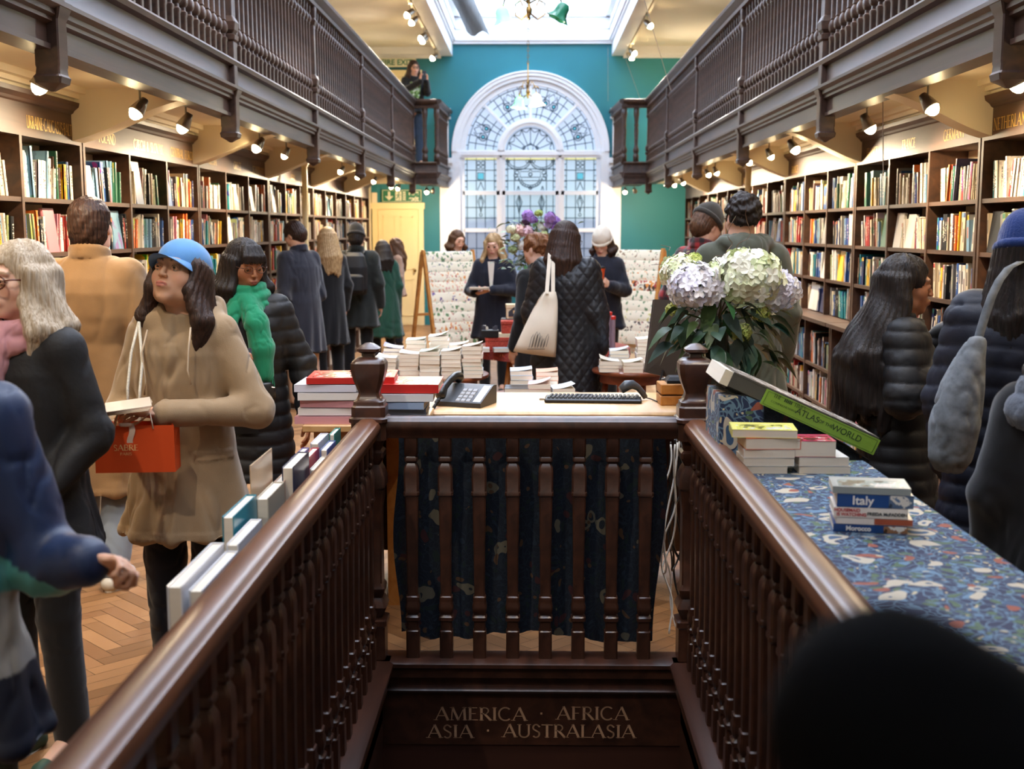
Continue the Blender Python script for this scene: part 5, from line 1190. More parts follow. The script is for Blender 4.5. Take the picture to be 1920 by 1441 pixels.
# ================================================================== CLOTHED COUNTER ON THE OTHER SIDE OF THE STAIR
CZ = .94
ct_far = atz(1480, 862, CZ).y; cx1 = .735*(EYE-CZ)*1.02*1.31 if False else .727*(EYE-CZ)/1.0
cx1 = 1.125; cx0 = .705
e = empty('clothed_counter', (0, 0, 0), 0, 'long narrow counter under blue floral cloth beside the stair handrail', 'counter')
m_ = MB(); rbox(m_, cx0, cx1, 1.0, ct_far, CZ-.004, CZ, .0015); m_.build('cloth_top', BLUECLOTH, e)
m_ = MB(); rows = []
for j in range(2):
    rows.append([(cx1+.004+.012*math.sin(y*14)*(j), y, (CZ-.002) if j == 0 else .04) for y in np.linspace(1.0, ct_far, 80)])
m_.rings(rows, closed=False, caps=False)
m_.rings([[(x, ct_far+.003+.01*math.sin(x*40)*j, CZ-.002 if j == 0 else .04) for x in np.linspace(cx0, cx1, 24)] for j in range(2)], closed=False, caps=False)
m_.build('cloth_fall', BLUECLOTH, e, smooth=True)
m_ = MB(); m_.box(cx0+.01, cx1-.015, 1.02, ct_far-.012, .0, CZ-.006); m_.build('counter_body', SHELFWOOD, e)
# draped lectern with the big atlas
LY = ct_far+.03
tlp = at(1347, 748, LY); 
e = empty('draped_lectern', (0, 0, 0), 0, 'tall stand draped in dark blue floral cloth under the tilted atlas', 'lectern')
m_ = MB(); xa_, xb_ = at(1348, 800, LY).x, at(1432, 800, LY).x; zt = at(1390, 742, LY).z
n = 40; per = []
for i in range(n):
    u = i/n*4; s_ = int(u); f = u-s_
    q = [(xa_+(xb_-xa_)*f, LY), (xb_, LY+.3*f), (xb_-(xb_-xa_)*f, LY+.3), (xa_, LY+.3-.3*f)][s_]; per.append(q)
cxm = (xa_+xb_)/2; cym = LY+.15
m_.rings([[(cxm+(x-cxm)*k*(1+w*.035*math.sin(i*2.4)), cym+(y-cym)*k*(1+w*.035*math.sin(i*2.4)), z) for i, (x, y) in enumerate(per)] for z, k, w in ((.02, 1.06, 1.6), (.5, 1.03, 1.2), (zt-.03, 1.0, .5), (zt, .97, 0))])
m_.build('cloth_column', BLUECLOTH, e, smooth=False, auto=1.0)
# the sloping board, also draped
a0, a1 = at(1352, 712, LY+.02), at(1640, 868, LY+.02)
dv = (a1-a0).normalized(); up = Vector((0, 1, 0)).cross(dv) * -1
if up.z < 0: up = -up
m_ = MB(); W_ = .34
def slab_on(m_, s0, s1, y0, y1, h0, h1, org=a0, mi=0, col=None):
    vs = [org+dv*s+Vector((0, y, 0))+up*h for s in (s0, s1) for y in (y0, y1) for h in (h0, h1)]
    m_.add(vs, [(0,1,3,2),(4,6,7,5),(0,4,5,1),(2,3,7,6),(0,2,6,4),(1,5,7,3)], mi, col)
LL = (a1-a0).length
slab_on(m_, .03, LL*.98, .02, W_, -.02, .0)
m_.build('sloping_board', DARKCLOTH, e)
m_ = MB(); b0_, b1_ = at(1432, 765, LY+.04), at(1612, 862, LY+.04)
vs = [b0_, b1_, Vector((b1_.x, b1_.y, .02)), Vector((b0_.x, b0_.y, .02))]; vs2 = [v+Vector((0, .28, 0)) for v in vs]
rows = [[b0_.lerp(b1_, i/30)+Vector((0, .012*math.sin(i*1.3)*j, 0)) if j == 0 else Vector((b0_.lerp(b1_, i/30).x, b0_.y+.015*math.sin(i*1.3), .02)) for i in range(31)] for j in range(2)]
m_.rings(rows, closed=False, caps=False); m_.build('cloth_front', DARKCLOTH, e, smooth=True)
# atlas: spine board faces us, running from upper left to lower right
s0, s1 = at(1362, 690, LY), at(1652, 822, LY)
ax = (s1-s0).normalized(); au = Vector((-ax.z, 0, ax.x)); Ls = (s1-s0).length; hgt = .062
e = empty('atlas', (0, 0, 0), 0, 'huge green slipcased atlas of the world lying tilted on the draped lectern', 'book')
def onspine(m_, a, b, y0, y1, h0, h1, mi=0):
    vs = [s0+ax*s+Vector((0, y, 0))+au*h for s in (a, b) for y in (y0, y1) for h in (h0, h1)]
    m_.add(vs, [(0,1,3,2),(4,6,7,5),(0,4,5,1),(2,3,7,6),(0,2,6,4),(1,5,7,3)], mi)
LIME = paint('lime_cloth', (136, 178, 64), .5, var=.05); GREYB = paint('atlas_grey', (78, 76, 74), .4, var=.1)
m_ = MB(); onspine(m_, .155, Ls, -.004, .0, -hgt, -.006); onspine(m_, .155, Ls, .0, .33, -hgt, -hgt+.005); onspine(m_, Ls-.005, Ls, 0, .33, -hgt, -.006); m_.build('slipcase', LIME, e)
m_ = MB(); onspine(m_, .03, Ls-.006, .0, .33, -.0055, .0); onspine(m_, .03, .1545, .002, .006, -hgt+.006, -.006); onspine(m_, .03, Ls-.006, .002, .33, -hgt+.0055, -hgt+.009); m_.build('cover', GREYB, e)
m_ = MB(); onspine(m_, .0, .03, .004, .32, -hgt+.006, -.003); onspine(m_, .03, Ls-.01, .0065, .32, -hgt+.0095, -.006); m_.build('pages', PAPER, e)
m_ = MB(); onspine(m_, .06, Ls-.01, .02, .31, .0001, .0012); m_.build('cover_picture', art_mat((170, 160, 150)), e)
INK = paint('spine_ink', (44, 70, 40), .5, var=0)
m_ = MB(); onspine(m_, .163, Ls-.008, -.0052, -.0045, -.0115, -.0105); onspine(m_, .163, Ls-.008, -.0052, -.0045, -hgt+.0045, -hgt+.0055); onspine(m_, .163, .164, -.0052, -.0045, -hgt+.005, -.011); onspine(m_, Ls-.009, Ls-.008, -.0052, -.0045, -hgt+.005, -.011)
m_.build('spine_rule', INK, e)
m_ = MB(); base = -hgt*.62
serif_text(m_, 'THE', .013, s0+ax*.185+au*(-.022)+Vector((0, -.0046, 0)), ax, au); serif_text(m_, 'TIMES', .013, s0+ax*.262+au*(-.022)+Vector((0, -.0046, 0)), ax, au); serif_text(m_, 'COMPREHENSIVE', .006, s0+ax*.185+au*(-.040)+Vector((0, -.0046, 0)), ax, au, width=.095)
for k in range(5): onspine(m_, .226+k*.006, .230+k*.006, -.0055, -.0045, -.022, -.012+.002*(k % 2))
m_.build('newspaper_lettering', INK, e)
for txt, c_, sz in (('ATLAS', .385, .030), ('OF THE', .545, .016), ('WORLD', .73, .030)):
    font_text('title_lettering', txt, sz, INK, e, frame(s0+ax*(.155+c_*(Ls-.155))+au*(-hgt*.52)+Vector((0, -.005, 0)), ax, au))
# paperback stacks on the blue cloth
def cstack(px, py, z, specs, pname):
    p = atz(px, py, z)
    zz = z+.0005; n = len(specs)
    for k, (wpx, d, h, c, rz, dx, cv) in enumerate(specs):
        w = wpx/FPX*p.y
        top = k == n-1
        lying_book(w, d, h, c, p.x+dx, p.y+d*.5, zz, rz, 'paperback', '%s paperback, %s in the %s on the floral counter' % (colname(c), 'topmost' if top else ORD[n-k]+' from top', pname), 'paperbacks in the %s' % pname, soft=True, spine='x1' if k % 2 else 'x0', cover2=cv)
        zz += h+.001
cstack(1440, 888, CZ, [(92, .13, .024, (226, 220, 206), 0, -.015, None), (96, .13, .026, (240, 238, 230), .02, 0, None), (96, .13, .026, (226, 222, 216), -.02, .005, None), (104, .14, .036, (230, 110, 70), .04, .012, (226, 110, 70)), (122, .15, .026, (232, 226, 120), -.1, -.006, (226, 222, 110))], 'yellow topped stack')
cstack(1540, 888, CZ, [(96, .14, .024, (232, 228, 222), 0, .012, None), (94, .14, .028, (228, 226, 222), .03, .005, None), (78, .13, .052, (170, 40, 80), -.02, -.02, (190, 50, 80))], 'crimson topped stack')
# travel guide stack
p = atz(1640, 1000, CZ); zz = CZ+.0005; RZ_ = -.16
IT = [((24, 66, 128), .020, .185, 'Morocco', (240, 240, 240)), ((232, 226, 222), .017, .19, None, (190, 60, 50)), ((238, 232, 224), .026, .185, 'HOUSEMAID WATCHING', (190, 50, 50)), ((24, 72, 140), .034, .19, 'Italy', (245, 245, 245)), ((150, 160, 160), .018, .195, None, None)]
for k, (c, h, w, title, tc) in enumerate(IT):
    n = len(IT); e = lying_book(w, .128, h, c, p.x+.01*(k % 2), p.y+.07, zz, RZ_, 'guidebook', {0: 'blue Morocco travel guide at the foot of the stack on the floral counter', 1: 'slim white book second from the bottom of the travel guide stack', 2: 'white thriller paperback in the middle of the travel guide stack', 3: 'thick blue Italy travel guide in the stack on the floral counter', 4: 'book with misty landscape cover on top of the travel guide stack'}[k], 'travel guide stack on the floral counter', spine='y0', cover2=(150, 165, 160) if k == 4 else None)
    fy = -.064-.0013
    m_ = MB(); 
    if k in (0, 3): m_.box(w*.18, w/2, fy-.0004, fy, .001, h-.001); m_.build('spine_picture', art_mat((150, 110, 80) if k == 0 else (90, 110, 140)), e)
    if k == 1: m_.box(-w*.0, w/2, fy-.0004, fy, .001, h-.001); m_.build('spine_picture', paint('rust_band', (170, 84, 56), .4), e)
    if title:
        tm = paint('tcol_%d_%d_%d' % tc, tc, .4, var=0)
        if k in (0, 3): font_text('title_lettering', title, h*.95 if k == 3 else h*.85, tm, e, frame((-w*.16, fy-.0006, h*.5), (1, 0, 0), (0, 0, 1)), bold=.0006)
        else:
            for tt, xx, zz2, sz, mm in (('HOUSEMAID', -w*.32, h*.72, .0115, tm), ('IS WATCHING', -w*.26, h*.28, .0115, tm), ('FREIDA McFADDEN', w*.22, h*.4, .0115, paint('ink_dark', (50, 60, 60), .5, var=0))): font_text('title_lettering', tt, sz, mm, e, frame((xx, fy-.0006, zz2), (1, 0, 0), (0, 0, 1)), bold=.0003)
    zz += h+.001
# ================================================================== FLOWERS
def petal_head(m_, c, r, cols, rr, n=130, ps=.26, squash=.85):
    ga = PI*(3-math.sqrt(5))
    for i in range(n):
        y = 1-2*(i+.5)/n; rad = math.sqrt(max(0, 1-y*y)); th = i*ga
        d = Vector((rad*math.cos(th), rad*math.sin(th), y*squash)); d += Vector([rr.gauss(0, .05) for _ in range(3)])
        if d.z < -.75*squash and rr.random() < .7: continue
        p = Vector(c)+d*r*rr.uniform(.9, 1.06); nrm = d.normalized(); nrm = (nrm+Vector([rr.gauss(0, .25) for _ in range(3)])).normalized()
        a = nrm.orthogonal().normalized(); b_ = nrm.cross(a); ph = rr.random()*PI; col = rr.choice(cols); k = rr.uniform(.85, 1.1); cl = tuple(min(1, v*k) for v in lin(col))
        s = r*ps*rr.uniform(.8, 1.15)
        for q in range(4):
            t1 = ph+q*PI/2; u = a*math.cos(t1)+b_*math.sin(t1); v = nrm.cross(u)
            pts = [p, p+u*s*.45+v*s*.42+nrm*s*.10, p+u*s*.95+v*s*.28+nrm*s*.02, p+u*s*1.05-nrm*s*.02, p+u*s*.95-v*s*.28+nrm*s*.02, p+u*s*.45-v*s*.42+nrm*s*.10]
            m_.add(pts, [(0, 1, 2, 3), (0, 3, 4, 5)], 0, cl)
def leaf(m_, base, d, L, w, rr, cols, droop=.4):
    d = Vector(d).normalized(); side = d.cross(Vector((0, 0, 1)));
    if side.length < .1: side = Vector((1, 0, 0))
    side = (side.normalized()*math.cos(rr.uniform(-.6, .6))+d.cross(side.normalized())*math.sin(rr.uniform(-.8, .8))).normalized()
    nrm = side.cross(d); cl = tuple(v*rr.uniform(.75, 1.2) for v in lin(rr.choice(cols))); rows = []
    for i, (u, k) in enumerate(((0, .06), (.15, .55), (.35, .95), (.55, 1), (.78, .6), (1, .02))):
        c = Vector(base)+d*L*u-Vector((0, 0, 1))*droop*L*u*u; rows.append([c-side*w*k*.5+nrm*w*.10*k, c, c+side*w*k*.5+nrm*w*.10*k])
    m_.rings(rows, closed=False, caps=False, col=cl)
PETAL = vcol('petals', .6, spec=.3); LEAF = vcol('leaves', .45)
rr = random.Random(31)
VY = 5.55
vb = atz(1338, 774, DZ); VY = vb.y
def fp(px, py, dy=0): return at(px, py, VY+dy)-Vector((vb.x, VY, DZ))
vz = empty('hydrangea_vase', (vb.x, VY, DZ), 0, 'tall clear glass cylinder vase of hydrangeas standing beside the newel post', 'vase')
GLASS = bpy.data.materials.new('vase_glass'); GLASS.use_nodes = True; gb = GLASS.node_tree.nodes['Principled BSDF']; gb.inputs['Transmission Weight'].default_value = .9; gb.inputs['Roughness'].default_value = .03; gb.inputs['Base Color'].default_value = (.75, .82, .78, 1); gb.inputs['IOR'].default_value = 1.2
vh = fp(1338, 620).z
m_ = MB(); m_.lathe(0, 0, [(0, .04), (.006, .055), (vh, .058), (vh+.002, .058), (vh, .054), (.012, .05), (.010, .0)], 28); m_.build('vase_glass', GLASS, vz, smooth=True)
m_ = MB()
heads = [(1303, 538, 49, 'w', -.05), (1276, 510, 36, 'g', .03), (1352, 505, 26, 'g', .08), (1404, 522, 60, 'g', -.03), (1452, 545, 44, 'w', .04), (1390, 487, 26, 'g', .08), (1298, 489, 18, 'l', .04), (1428, 588, 17, 'l', -.04), (1390, 622, 19, 'l', -.05), (1262, 580, 14, 'l', 0)]
WHC = {'w': [(236, 234, 244), (224, 222, 240), (246, 244, 248)], 'g': [(232, 236, 204), (220, 230, 184), (240, 240, 224)], 'l': [(190, 202, 110), (206, 214, 136), (170, 186, 96)]}
fl = empty('hydrangea_arrangement', (vb.x, VY, DZ), 0, 'white and pale green hydrangeas with drooping leaves and curly twigs in the glass vase', 'flowers')
for px, py, r, kd, dy in heads:
    m_ = MB(); petal_head(m_, fp(px, py, dy), r/FPX*VY, WHC[kd], rr, n=150 if r > 30 else 70); m_.build('blossom_head', PETAL, fl)
m_ = MB()
for px, py, r, kd, dy in heads:
    c = fp(px, py, dy); b0 = Vector((rr.uniform(-.02, .02), rr.uniform(-.02, .02), .03)); mid = Vector((rr.uniform(-.025, .025), rr.uniform(-.02, .02), vh+.03))
    m_.tube([b0, mid*.6+b0*.4, mid, mid*.4+c*.6, c], .0045, 6, col=(.07, .12, .03))
m_.build('stems', LEAF, fl)
m_ = MB(); LC = [(52, 82, 50), (44, 70, 52), (70, 100, 60), (60, 90, 72)]
for i in range(86):
    px = rr.uniform(1242, 1470); py = rr.uniform(555, 680) if px > 1345 else rr.uniform(565, 650); c = fp(px, py, rr.uniform(-.12, .12)); out = Vector((c.x, c.y*.5+rr.uniform(-.05, .02), rr.uniform(-.05, .02)))
    leaf(m_, c-out.normalized()*.03, out, rr.uniform(.07, .12), rr.uniform(.045, .075), rr, LC, droop=rr.uniform(.5, 1.3))
for i in range(12):
    px, py = rr.choice([(1410, 690), (1390, 660), (1380, 720), (1430, 680), (1300, 640), (1250, 600), (1245, 560), (1370, 600)]); c = fp(px+rr.uniform(-12, 12), py-30+rr.uniform(-15, 15), rr.uniform(-.08, 0)); leaf(m_, c, Vector((rr.uniform(-.3, .3), -.2, -1)), .12, .07, rr, LC, .1)
m_.build('foliage', LEAF, fl, smooth=True)
m_ = MB()
for k, (sx_, ex, ey) in enumerate(((0, 1240, 450), (0, 1410, 395), (0, 1350, 470), (0, 1440, 500), (0, 1230, 490), (0, 1375, 410))):
    a = Vector((0, 0, vh)); b_ = fp(ex, ey, rr.uniform(-.1, .1)); pts = []
    for i in range(26):
        u = i/25; q = a.lerp(b_, u); q += Vector((math.sin(u*22+k*2), math.cos(u*19+k), math.sin(u*17+k*3)))*.022*u; pts.append(q)
    m_.tube(pts, [.0035*(1-.7*i/25) for i in range(26)], 5, col=lin((96, 70, 48)))
m_.build('curly_twigs', LEAF, fl)
# mixed bouquet on the gift table
BY = ry+.25
bx_ = at(1008, 480, BY).x; bq = empty('mixed_bouquet', (bx_, BY, TT), 0, 'large mixed bouquet of purple, pink and white flowers before the arched window', 'flowers')
def bp(px, py, dy=0): return at(px, py, BY+dy)-Vector((bx_, BY, TT))
m_ = MB(); m_.lathe(0, 0, [(0, .05), (.02, .08), (.16, .10), (.24, .07), (.27, .08)], 20); v_ = m_.build('bouquet_vase', paint('dark_vase', (50, 56, 60), .25), smooth=True, loc=(bx_, BY, TT)); tag(v_, 'dark rounded vase holding the mixed bouquet on the gift table', 'vase')
m_ = MB()
for i in range(420):
    px = rr.gauss(1003, 27); py = rr.uniform(415, 505); c = bp(px, py, rr.uniform(-.15, .15)); out = Vector((c.x, rr.uniform(-.3, .1), rr.uniform(-.1, .3))); leaf(m_, c, out, rr.uniform(.05, .09), rr.uniform(.03, .045), rr, [(104, 136, 104), (130, 152, 114), (92, 122, 96), (150, 168, 132)], .4)
for px, py in ((997, 440), (1000, 455), (1020, 432), (1003, 420)):
    for i in range(30): c = bp(px+rr.gauss(0, 2), py+rr.uniform(-20, 20), 0); leaf(m_, c, (rr.uniform(-1, 1), -1, .4), .03, .02, rr, [(150, 180, 90), (170, 196, 110)], .1)
m_.build('foliage', LEAF, bq, smooth=True)
for px, py, r, cs in ((990, 404, 9, [(170, 130, 200)]), (1000, 412, 6, [(150, 110, 180)]), (1032, 408, 9, [(176, 140, 206)]), (1040, 414, 8, [(160, 120, 196)]), (1044, 428, 8, [(150, 104, 186)]), (1030, 420, 7, [(196, 170, 220)]), (990, 434, 8, [(226, 190, 200)]), (973, 433, 11, [(240, 206, 196), (236, 190, 180)]), (958, 430, 7, [(236, 232, 200)]), (1054, 438, 8, [(236, 232, 210)]), (1016, 425, 7, [(236, 236, 220)]), (1020, 440, 6, [(200, 210, 150)]), (1044, 440, 7, [(70, 40, 70)]), (985, 418, 6, [(90, 50, 80)]), (1060, 430, 6, [(80, 60, 90)]), (1006, 446, 7, [(240, 226, 220)]), (966, 446, 7, [(196, 200, 150)]), (1010, 400, 6, [(176, 196, 110)]), (980, 460, 8, [(226, 222, 214)]), (1034, 456, 9, [(232, 214, 220)]), (1050, 462, 6, [(110, 70, 110)]), (998, 474, 8, [(210, 214, 180)]), (962, 468, 7, [(150, 170, 120)])):
    m_ = MB(); petal_head(m_, bp(px, py, rr.uniform(-.22, -.10)), r*1.2/FPX*BY, cs, rr, n=50, ps=.4); m_.build('blossom', PETAL, bq)
m_ = MB()
for i in range(12): a = i*PI/6; m_.tube([(0, 0, .05), (.04*math.cos(a), .04*math.sin(a), .28), (.12*math.cos(a), .1*math.sin(a), .6)], .004, 5, col=(.06, .1, .04))
m_.build('stems', LEAF, bq)
# ================================================================== CHANDELIERS
GREENGL = paint('green_glass_dark', (40, 120, 90), .25, var=.3, scale=40)
def chandelier(px, py, Y, scale, shades, lab, zc_top):
    p = at(px, py, Y); e = empty('chandelier', tuple(p), 0, lab, 'chandelier'); s = scale
    m_ = MB(); m_.lathe(0, 0, [(-.10*s, .004), (-.09*s, .012*s), (-.075*s, .006*s), (-.05*s, .02*s), (-.02*s, .024*s), (0, .01*s), (.05*s, .008*s), (.08*s, .02*s), (.1*s, .008*s), (.3*s, .006*s)], 12); m_.build('chandelier_body', BRASS, e, smooth=True)
    m_ = MB(); z = .3*s; k = 0
    while p.z+z < zc_top:
        M = Matrix.Translation((0, 0, z)) @ Matrix.Rotation(PI/2*(k % 2), 4, 'Z')
        m_.tube([M @ Vector((.012*math.cos(t_), 0, .022*math.sin(t_))) for t_ in np.linspace(0, 2*PI, 9)], .003, 4, caps=False); z += .036; k += 1
    m_.build('chain', BRASS, e)
    m_ = MB()
    for k in range(3):
        a = k*2*PI/3+.4; c, sn = math.cos(a), math.sin(a)
        m_.tube([(c*r*s, sn*r*s, z*s) for r, z in ((.01, -.05), (.07, -.09), (.13, -.05), (.13, .03), (.08, .05), (.06, .01))], .006*s, 6)
    m_.build('scroll_work', BRASS, e)
    for (dx, dz, rot, kind) in shades:
        q = at(px+dx, py+dz, Y)-p
        m_ = MB(); m_.tube([(0, 0, .02*s), (q.x*.5, 0, .09*s), (q.x*.9, 0, q.z+.11*s), (q.x-.01*math.sin(rot), 0, q.z+.05*s)], .006*s, 6); m_.build('arm', BRASS, e, smooth=True)
        M = Matrix.Translation(q) @ Matrix.Rotation(rot, 4, 'Y') @ Matrix.Scale(s, 4); m_ = MB(); rs = []; n = 24
        for z_, r_, rf in ((.05, .02, 0), (.045, .035, 0), (.02, .05, 0), (-.01, .05, .02), (-.04, .055, .06), (-.07, .075, .16), (-.078, .085, .2)):
            rs.append([M @ Vector((r_*(1+rf*math.sin(i*2*PI/n*6))*math.cos(2*PI*i/n), r_*(1+rf*math.sin(i*2*PI/n*6))*math.sin(2*PI*i/n), z_)) for i in range(n)])
        m_.rings(rs, caps=False)
        gm = {'lit': emis('lit_green_glass', (120, 235, 150), 1.6), 'white': emis('lit_white_glass', (250, 240, 190), 5.0), 'dark': GREENGL}[kind]; m_.build('glass_shade', gm, e, smooth=True)
        if kind != 'dark':
            m_ = MB(); m_.lathe(0, 0, [(-.09, .001), (-.085, .02), (-.06, .03), (-.02, .02), (0, .012)], 12, M=M); m_.build('bulb', emis('bulb_glow', (235, 255, 225), 14), e, smooth=True)
            L = bpy.data.lights.new('bulb_light', 'POINT'); L.energy = 9; L.color = (1, .92, .75); L.shadow_soft_size = .05; lo = bpy.data.objects.new('bulb_light', L); COL.objects.link(lo); lo.parent = e; lo.location = M @ Vector((0, 0, -.13))
chandelier(992, 12, 9.3, 1.0, [(-50, 14, -.25, 'lit'), (62, 6, .5, 'dark')], 'brass chandelier with green glass shades hanging highest in the hall', 5.3)
chandelier(990, 168, 14.0, 1.0, [(-16, 22, .1, 'lit'), (16, 17, -.1, 'white')], 'farther brass chandelier with lit shades before the arched window', 5.3)
# a curled grey blind hanging from the skylight
m_ = MB(); rows = []
for i in range(13):
    u = i/12; c = at(852+45*u, -30+88*u, 13.5); wv = .13; rows.append([c+Vector((-wv+.26*v/6, .05*math.sin(v/6*PI*2)+.1*u, .03*math.sin(v*1.2+u*3)-.03*v/6)) for v in range(7)])
m_.rings(rows, closed=False, caps=False); o = m_.build('skylight_blind', paint('grey_blind', (120, 128, 132), .6, var=.25, scale=30, stretch=(3, .3, .3)), smooth=True); tag(o, 'curled grey fabric blind hanging down inside the skylight opening', 'blind')
# thin suspension wires on the hydrangea side
for k, (a, b_, Y) in enumerate((((1208, 0), (1258, 170), 11.0), ((1140, 88), (1140, 190), 21.33), ((1173, 110), (1200, 185), 17), ((1657, 0), (1657, 330), 7.0))):
    m_ = MB(); m_.tube([at(*a, Y), at(*b_, Y-(.9 if k == 3 else 0))] if k != 3 else [at(1643, 0, 7.0), at(1655, 160, 7.0), at(1656, 330, 7.0)], .003 if k != 3 else .003, 5); o = m_.build('hanging_wire', paint('wire_grey', (150, 140, 130), .5, var=0)); tag(o, 'thin wire %s' % ['running down to the gallery rail beside the skylight', 'hanging before the teal wall by the arched window', 'slanting down from the high spotlights', 'dangling in front of the shelves on the hydrangea side'][k], 'wire')
# ================================================================== PEOPLE: smooth implicit bodies
EYEO = [.0036]
class Vol:
    def __init__(s, lo, hi, h):
        s.h = h; s.lo = np.array(lo, np.float32); n = np.ceil((np.array(hi)-np.array(lo))/h).astype(int)+1
        s.n = n; s.D = np.full(tuple(n), 1.0, np.float32)
        s.ax = [s.lo[i]+h*np.arange(n[i], dtype=np.float32) for i in range(3)]
    def sub(s, lo, hi):
        a = np.clip(np.floor((np.array(lo)-s.lo)/s.h).astype(int), 0, s.n); b = np.clip(np.ceil((np.array(hi)-s.lo)/s.h).astype(int)+1, 0, s.n)
        if np.any(b <= a): return None
        sl = tuple(slice(a[i], b[i]) for i in range(3))
        X = s.ax[0][sl[0]][:, None, None]; Y = s.ax[1][sl[1]][None, :, None]; Z = s.ax[2][sl[2]][None, None, :]
        return sl, X, Y, Z
    def op(s, sl, d, k, mode):
        D = s.D[sl]
        if mode == 'u':
            if k <= 0: s.D[sl] = np.minimum(D, d); return
            h = np.clip(.5+.5*(D-d)/k, 0, 1); s.D[sl] = D*(1-h)+d*h-k*h*(1-h)
        elif mode == 's':
            d = -d
            if k <= 0: s.D[sl] = np.maximum(D, d); return
            h = np.clip(.5-.5*(D-d)/k, 0, 1); s.D[sl] = D*(1-h)+d*h+k*h*(1-h)
        elif mode == 'i':
            s.D[sl] = np.maximum(D, d)
    def cap(s, a, b, ra, rb=None, k=.02, mode='u', sq=None):
        rb = ra if rb is None else rb; a = np.array(a, float); b = np.array(b, float); R = max(ra, rb)+k+2*s.h
        r = s.sub(np.minimum(a, b)-R, np.maximum(a, b)+R)
        if r is None: return
        sl, X, Y, Z = r; ab = b-a; L2 = max(float(ab@ab), 1e-9)
        px, py, pz = X-a[0], Y-a[1], Z-a[2]
        t_ = np.clip((px*ab[0]+py*ab[1]+pz*ab[2])/L2, 0, 1)
        dx, dy, dz = px-t_*ab[0], py-t_*ab[1], pz-t_*ab[2]
        if sq: dx, dy, dz = dx*sq[0], dy*sq[1], dz*sq[2]
        d = np.sqrt(dx*dx+dy*dy+dz*dz)-(ra+(rb-ra)*t_); s.op(sl, d, k, mode)
    def ell(s, c, r, k=.02, mode='u', M=None):
        c = np.array(c, float); r = np.array(r, float); R = r.max()+k+2*s.h
        q = s.sub(c-R, c+R)
        if q is None: return
        sl, X, Y, Z = q; x, y, z = X-c[0], Y-c[1], Z-c[2]
        if M is not None:
            m = np.array(M)[:3, :3].T; x, y, z = m[0, 0]*x+m[0, 1]*y+m[0, 2]*z, m[1, 0]*x+m[1, 1]*y+m[1, 2]*z, m[2, 0]*x+m[2, 1]*y+m[2, 2]*z
        k0 = np.sqrt((x/r[0])**2+(y/r[1])**2+(z/r[2])**2); k1 = np.sqrt((x/r[0]**2)**2+(y/r[1]**2)**2+(z/r[2]**2)**2)
        d = k0*(k0-1)/np.maximum(k1, 1e-6); s.op(sl, d, k, mode)
    def chain(s, pts, rs, k=.02, mode='u'):
        for i in range(len(pts)-1): s.cap(pts[i], pts[i+1], rs[i], rs[i+1], k, mode)
    def prof(s, rows, k=.02, e=2.3, zcut=None, mode='u', lean=None):
        """stack of superellipse sections: rows of (z, hx, hy, cx, cy)"""
        rows = sorted(rows); z0, z1 = rows[0][0], rows[-1][0]; R = max(max(r[1], r[2]) for r in rows)+.05
        cx = [r[3] for r in rows]; cy = [r[4] for r in rows]
        q = s.sub((min(cx)-R, min(cy)-R, z0-k-.03), (max(cx)+R, max(cy)+R, z1+k+.03))
        if q is None: return
        sl, X, Y, Z = q; zz = Z[0, 0]; zs = [r[0] for r in rows]
        g = [np.interp(zz, zs, [r[j] for r in rows])[None, None, :].astype(np.float32) for j in (1, 2, 3, 4)]
        u = np.abs(X-g[2])/g[0]; v = np.abs(Y-g[3])/g[1]; rho = (u**e+v**e)**(1/e)
        d = (rho-1)*np.minimum(g[0], g[1]); d = np.maximum(d, np.maximum(z0-Z, Z-z1)); s.op(sl, d, k, mode)
    def cutz(s, z, above=False):
        Z = s.ax[2][None, None, :]; s.D = np.maximum(s.D, (Z-z) if above else (z-Z))
    def mesh(s):
        D = s.D; D[0], D[-1] = 1, 1; D[:, 0], D[:, -1] = 1, 1; D[:, :, 0], D[:, :, -1] = 1, 1
        S = D < 0; nx, ny, nz = D.shape
        c = np.zeros((nx-1, ny-1, nz-1), np.int8)
        for i in (0, 1):
            for j in (0, 1):
                for k in (0, 1): c += S[i:nx-1+i, j:ny-1+j, k:nz-1+k]
        mask = (c > 0) & (c < 8); idx = np.full(mask.shape, -1, np.int32); cells = np.argwhere(mask); idx[mask] = np.arange(len(cells))
        acc = np.zeros((len(cells), 3)); cnt = np.zeros(len(cells)); cor = [(i, j, k) for i in (0, 1) for j in (0, 1) for k in (0, 1)]
        for a in cor:
            for b in cor:
                if sum(abs(a[q]-b[q]) for q in range(3)) != 1 or a > b: continue
                da = D[cells[:, 0]+a[0], cells[:, 1]+a[1], cells[:, 2]+a[2]]; db = D[cells[:, 0]+b[0], cells[:, 1]+b[1], cells[:, 2]+b[2]]
                cr = (da < 0) != (db < 0); t_ = da[cr]/(da[cr]-db[cr]); acc[cr] += np.array(a)+t_[:, None]*(np.array(b)-np.array(a)); cnt[cr] += 1
        V = s.lo+s.h*(cells+acc/np.maximum(cnt, 1)[:, None]); Fs = []
        for ax in range(3):
            o1, o2 = (ax+1) % 3, (ax+2) % 3
            A = [slice(None)]*3; B = [slice(None)]*3; A[ax] = slice(0, -1); B[ax] = slice(1, None)
            ch = S[tuple(A)] != S[tuple(B)]; e = np.argwhere(ch); e = e[(e[:, o1] > 0) & (e[:, o2] > 0)]
            def ix(d1, d2): q = e.copy(); q[:, o1] += d1; q[:, o2] += d2; return idx[q[:, 0], q[:, 1], q[:, 2]]
            f = np.stack([ix(-1, -1), ix(0, -1), ix(0, 0), ix(-1, 0)], 1); ins = S[e[:, 0], e[:, 1], e[:, 2]]
            f[~ins] = f[~ins][:, ::-1]; Fs.append(f)
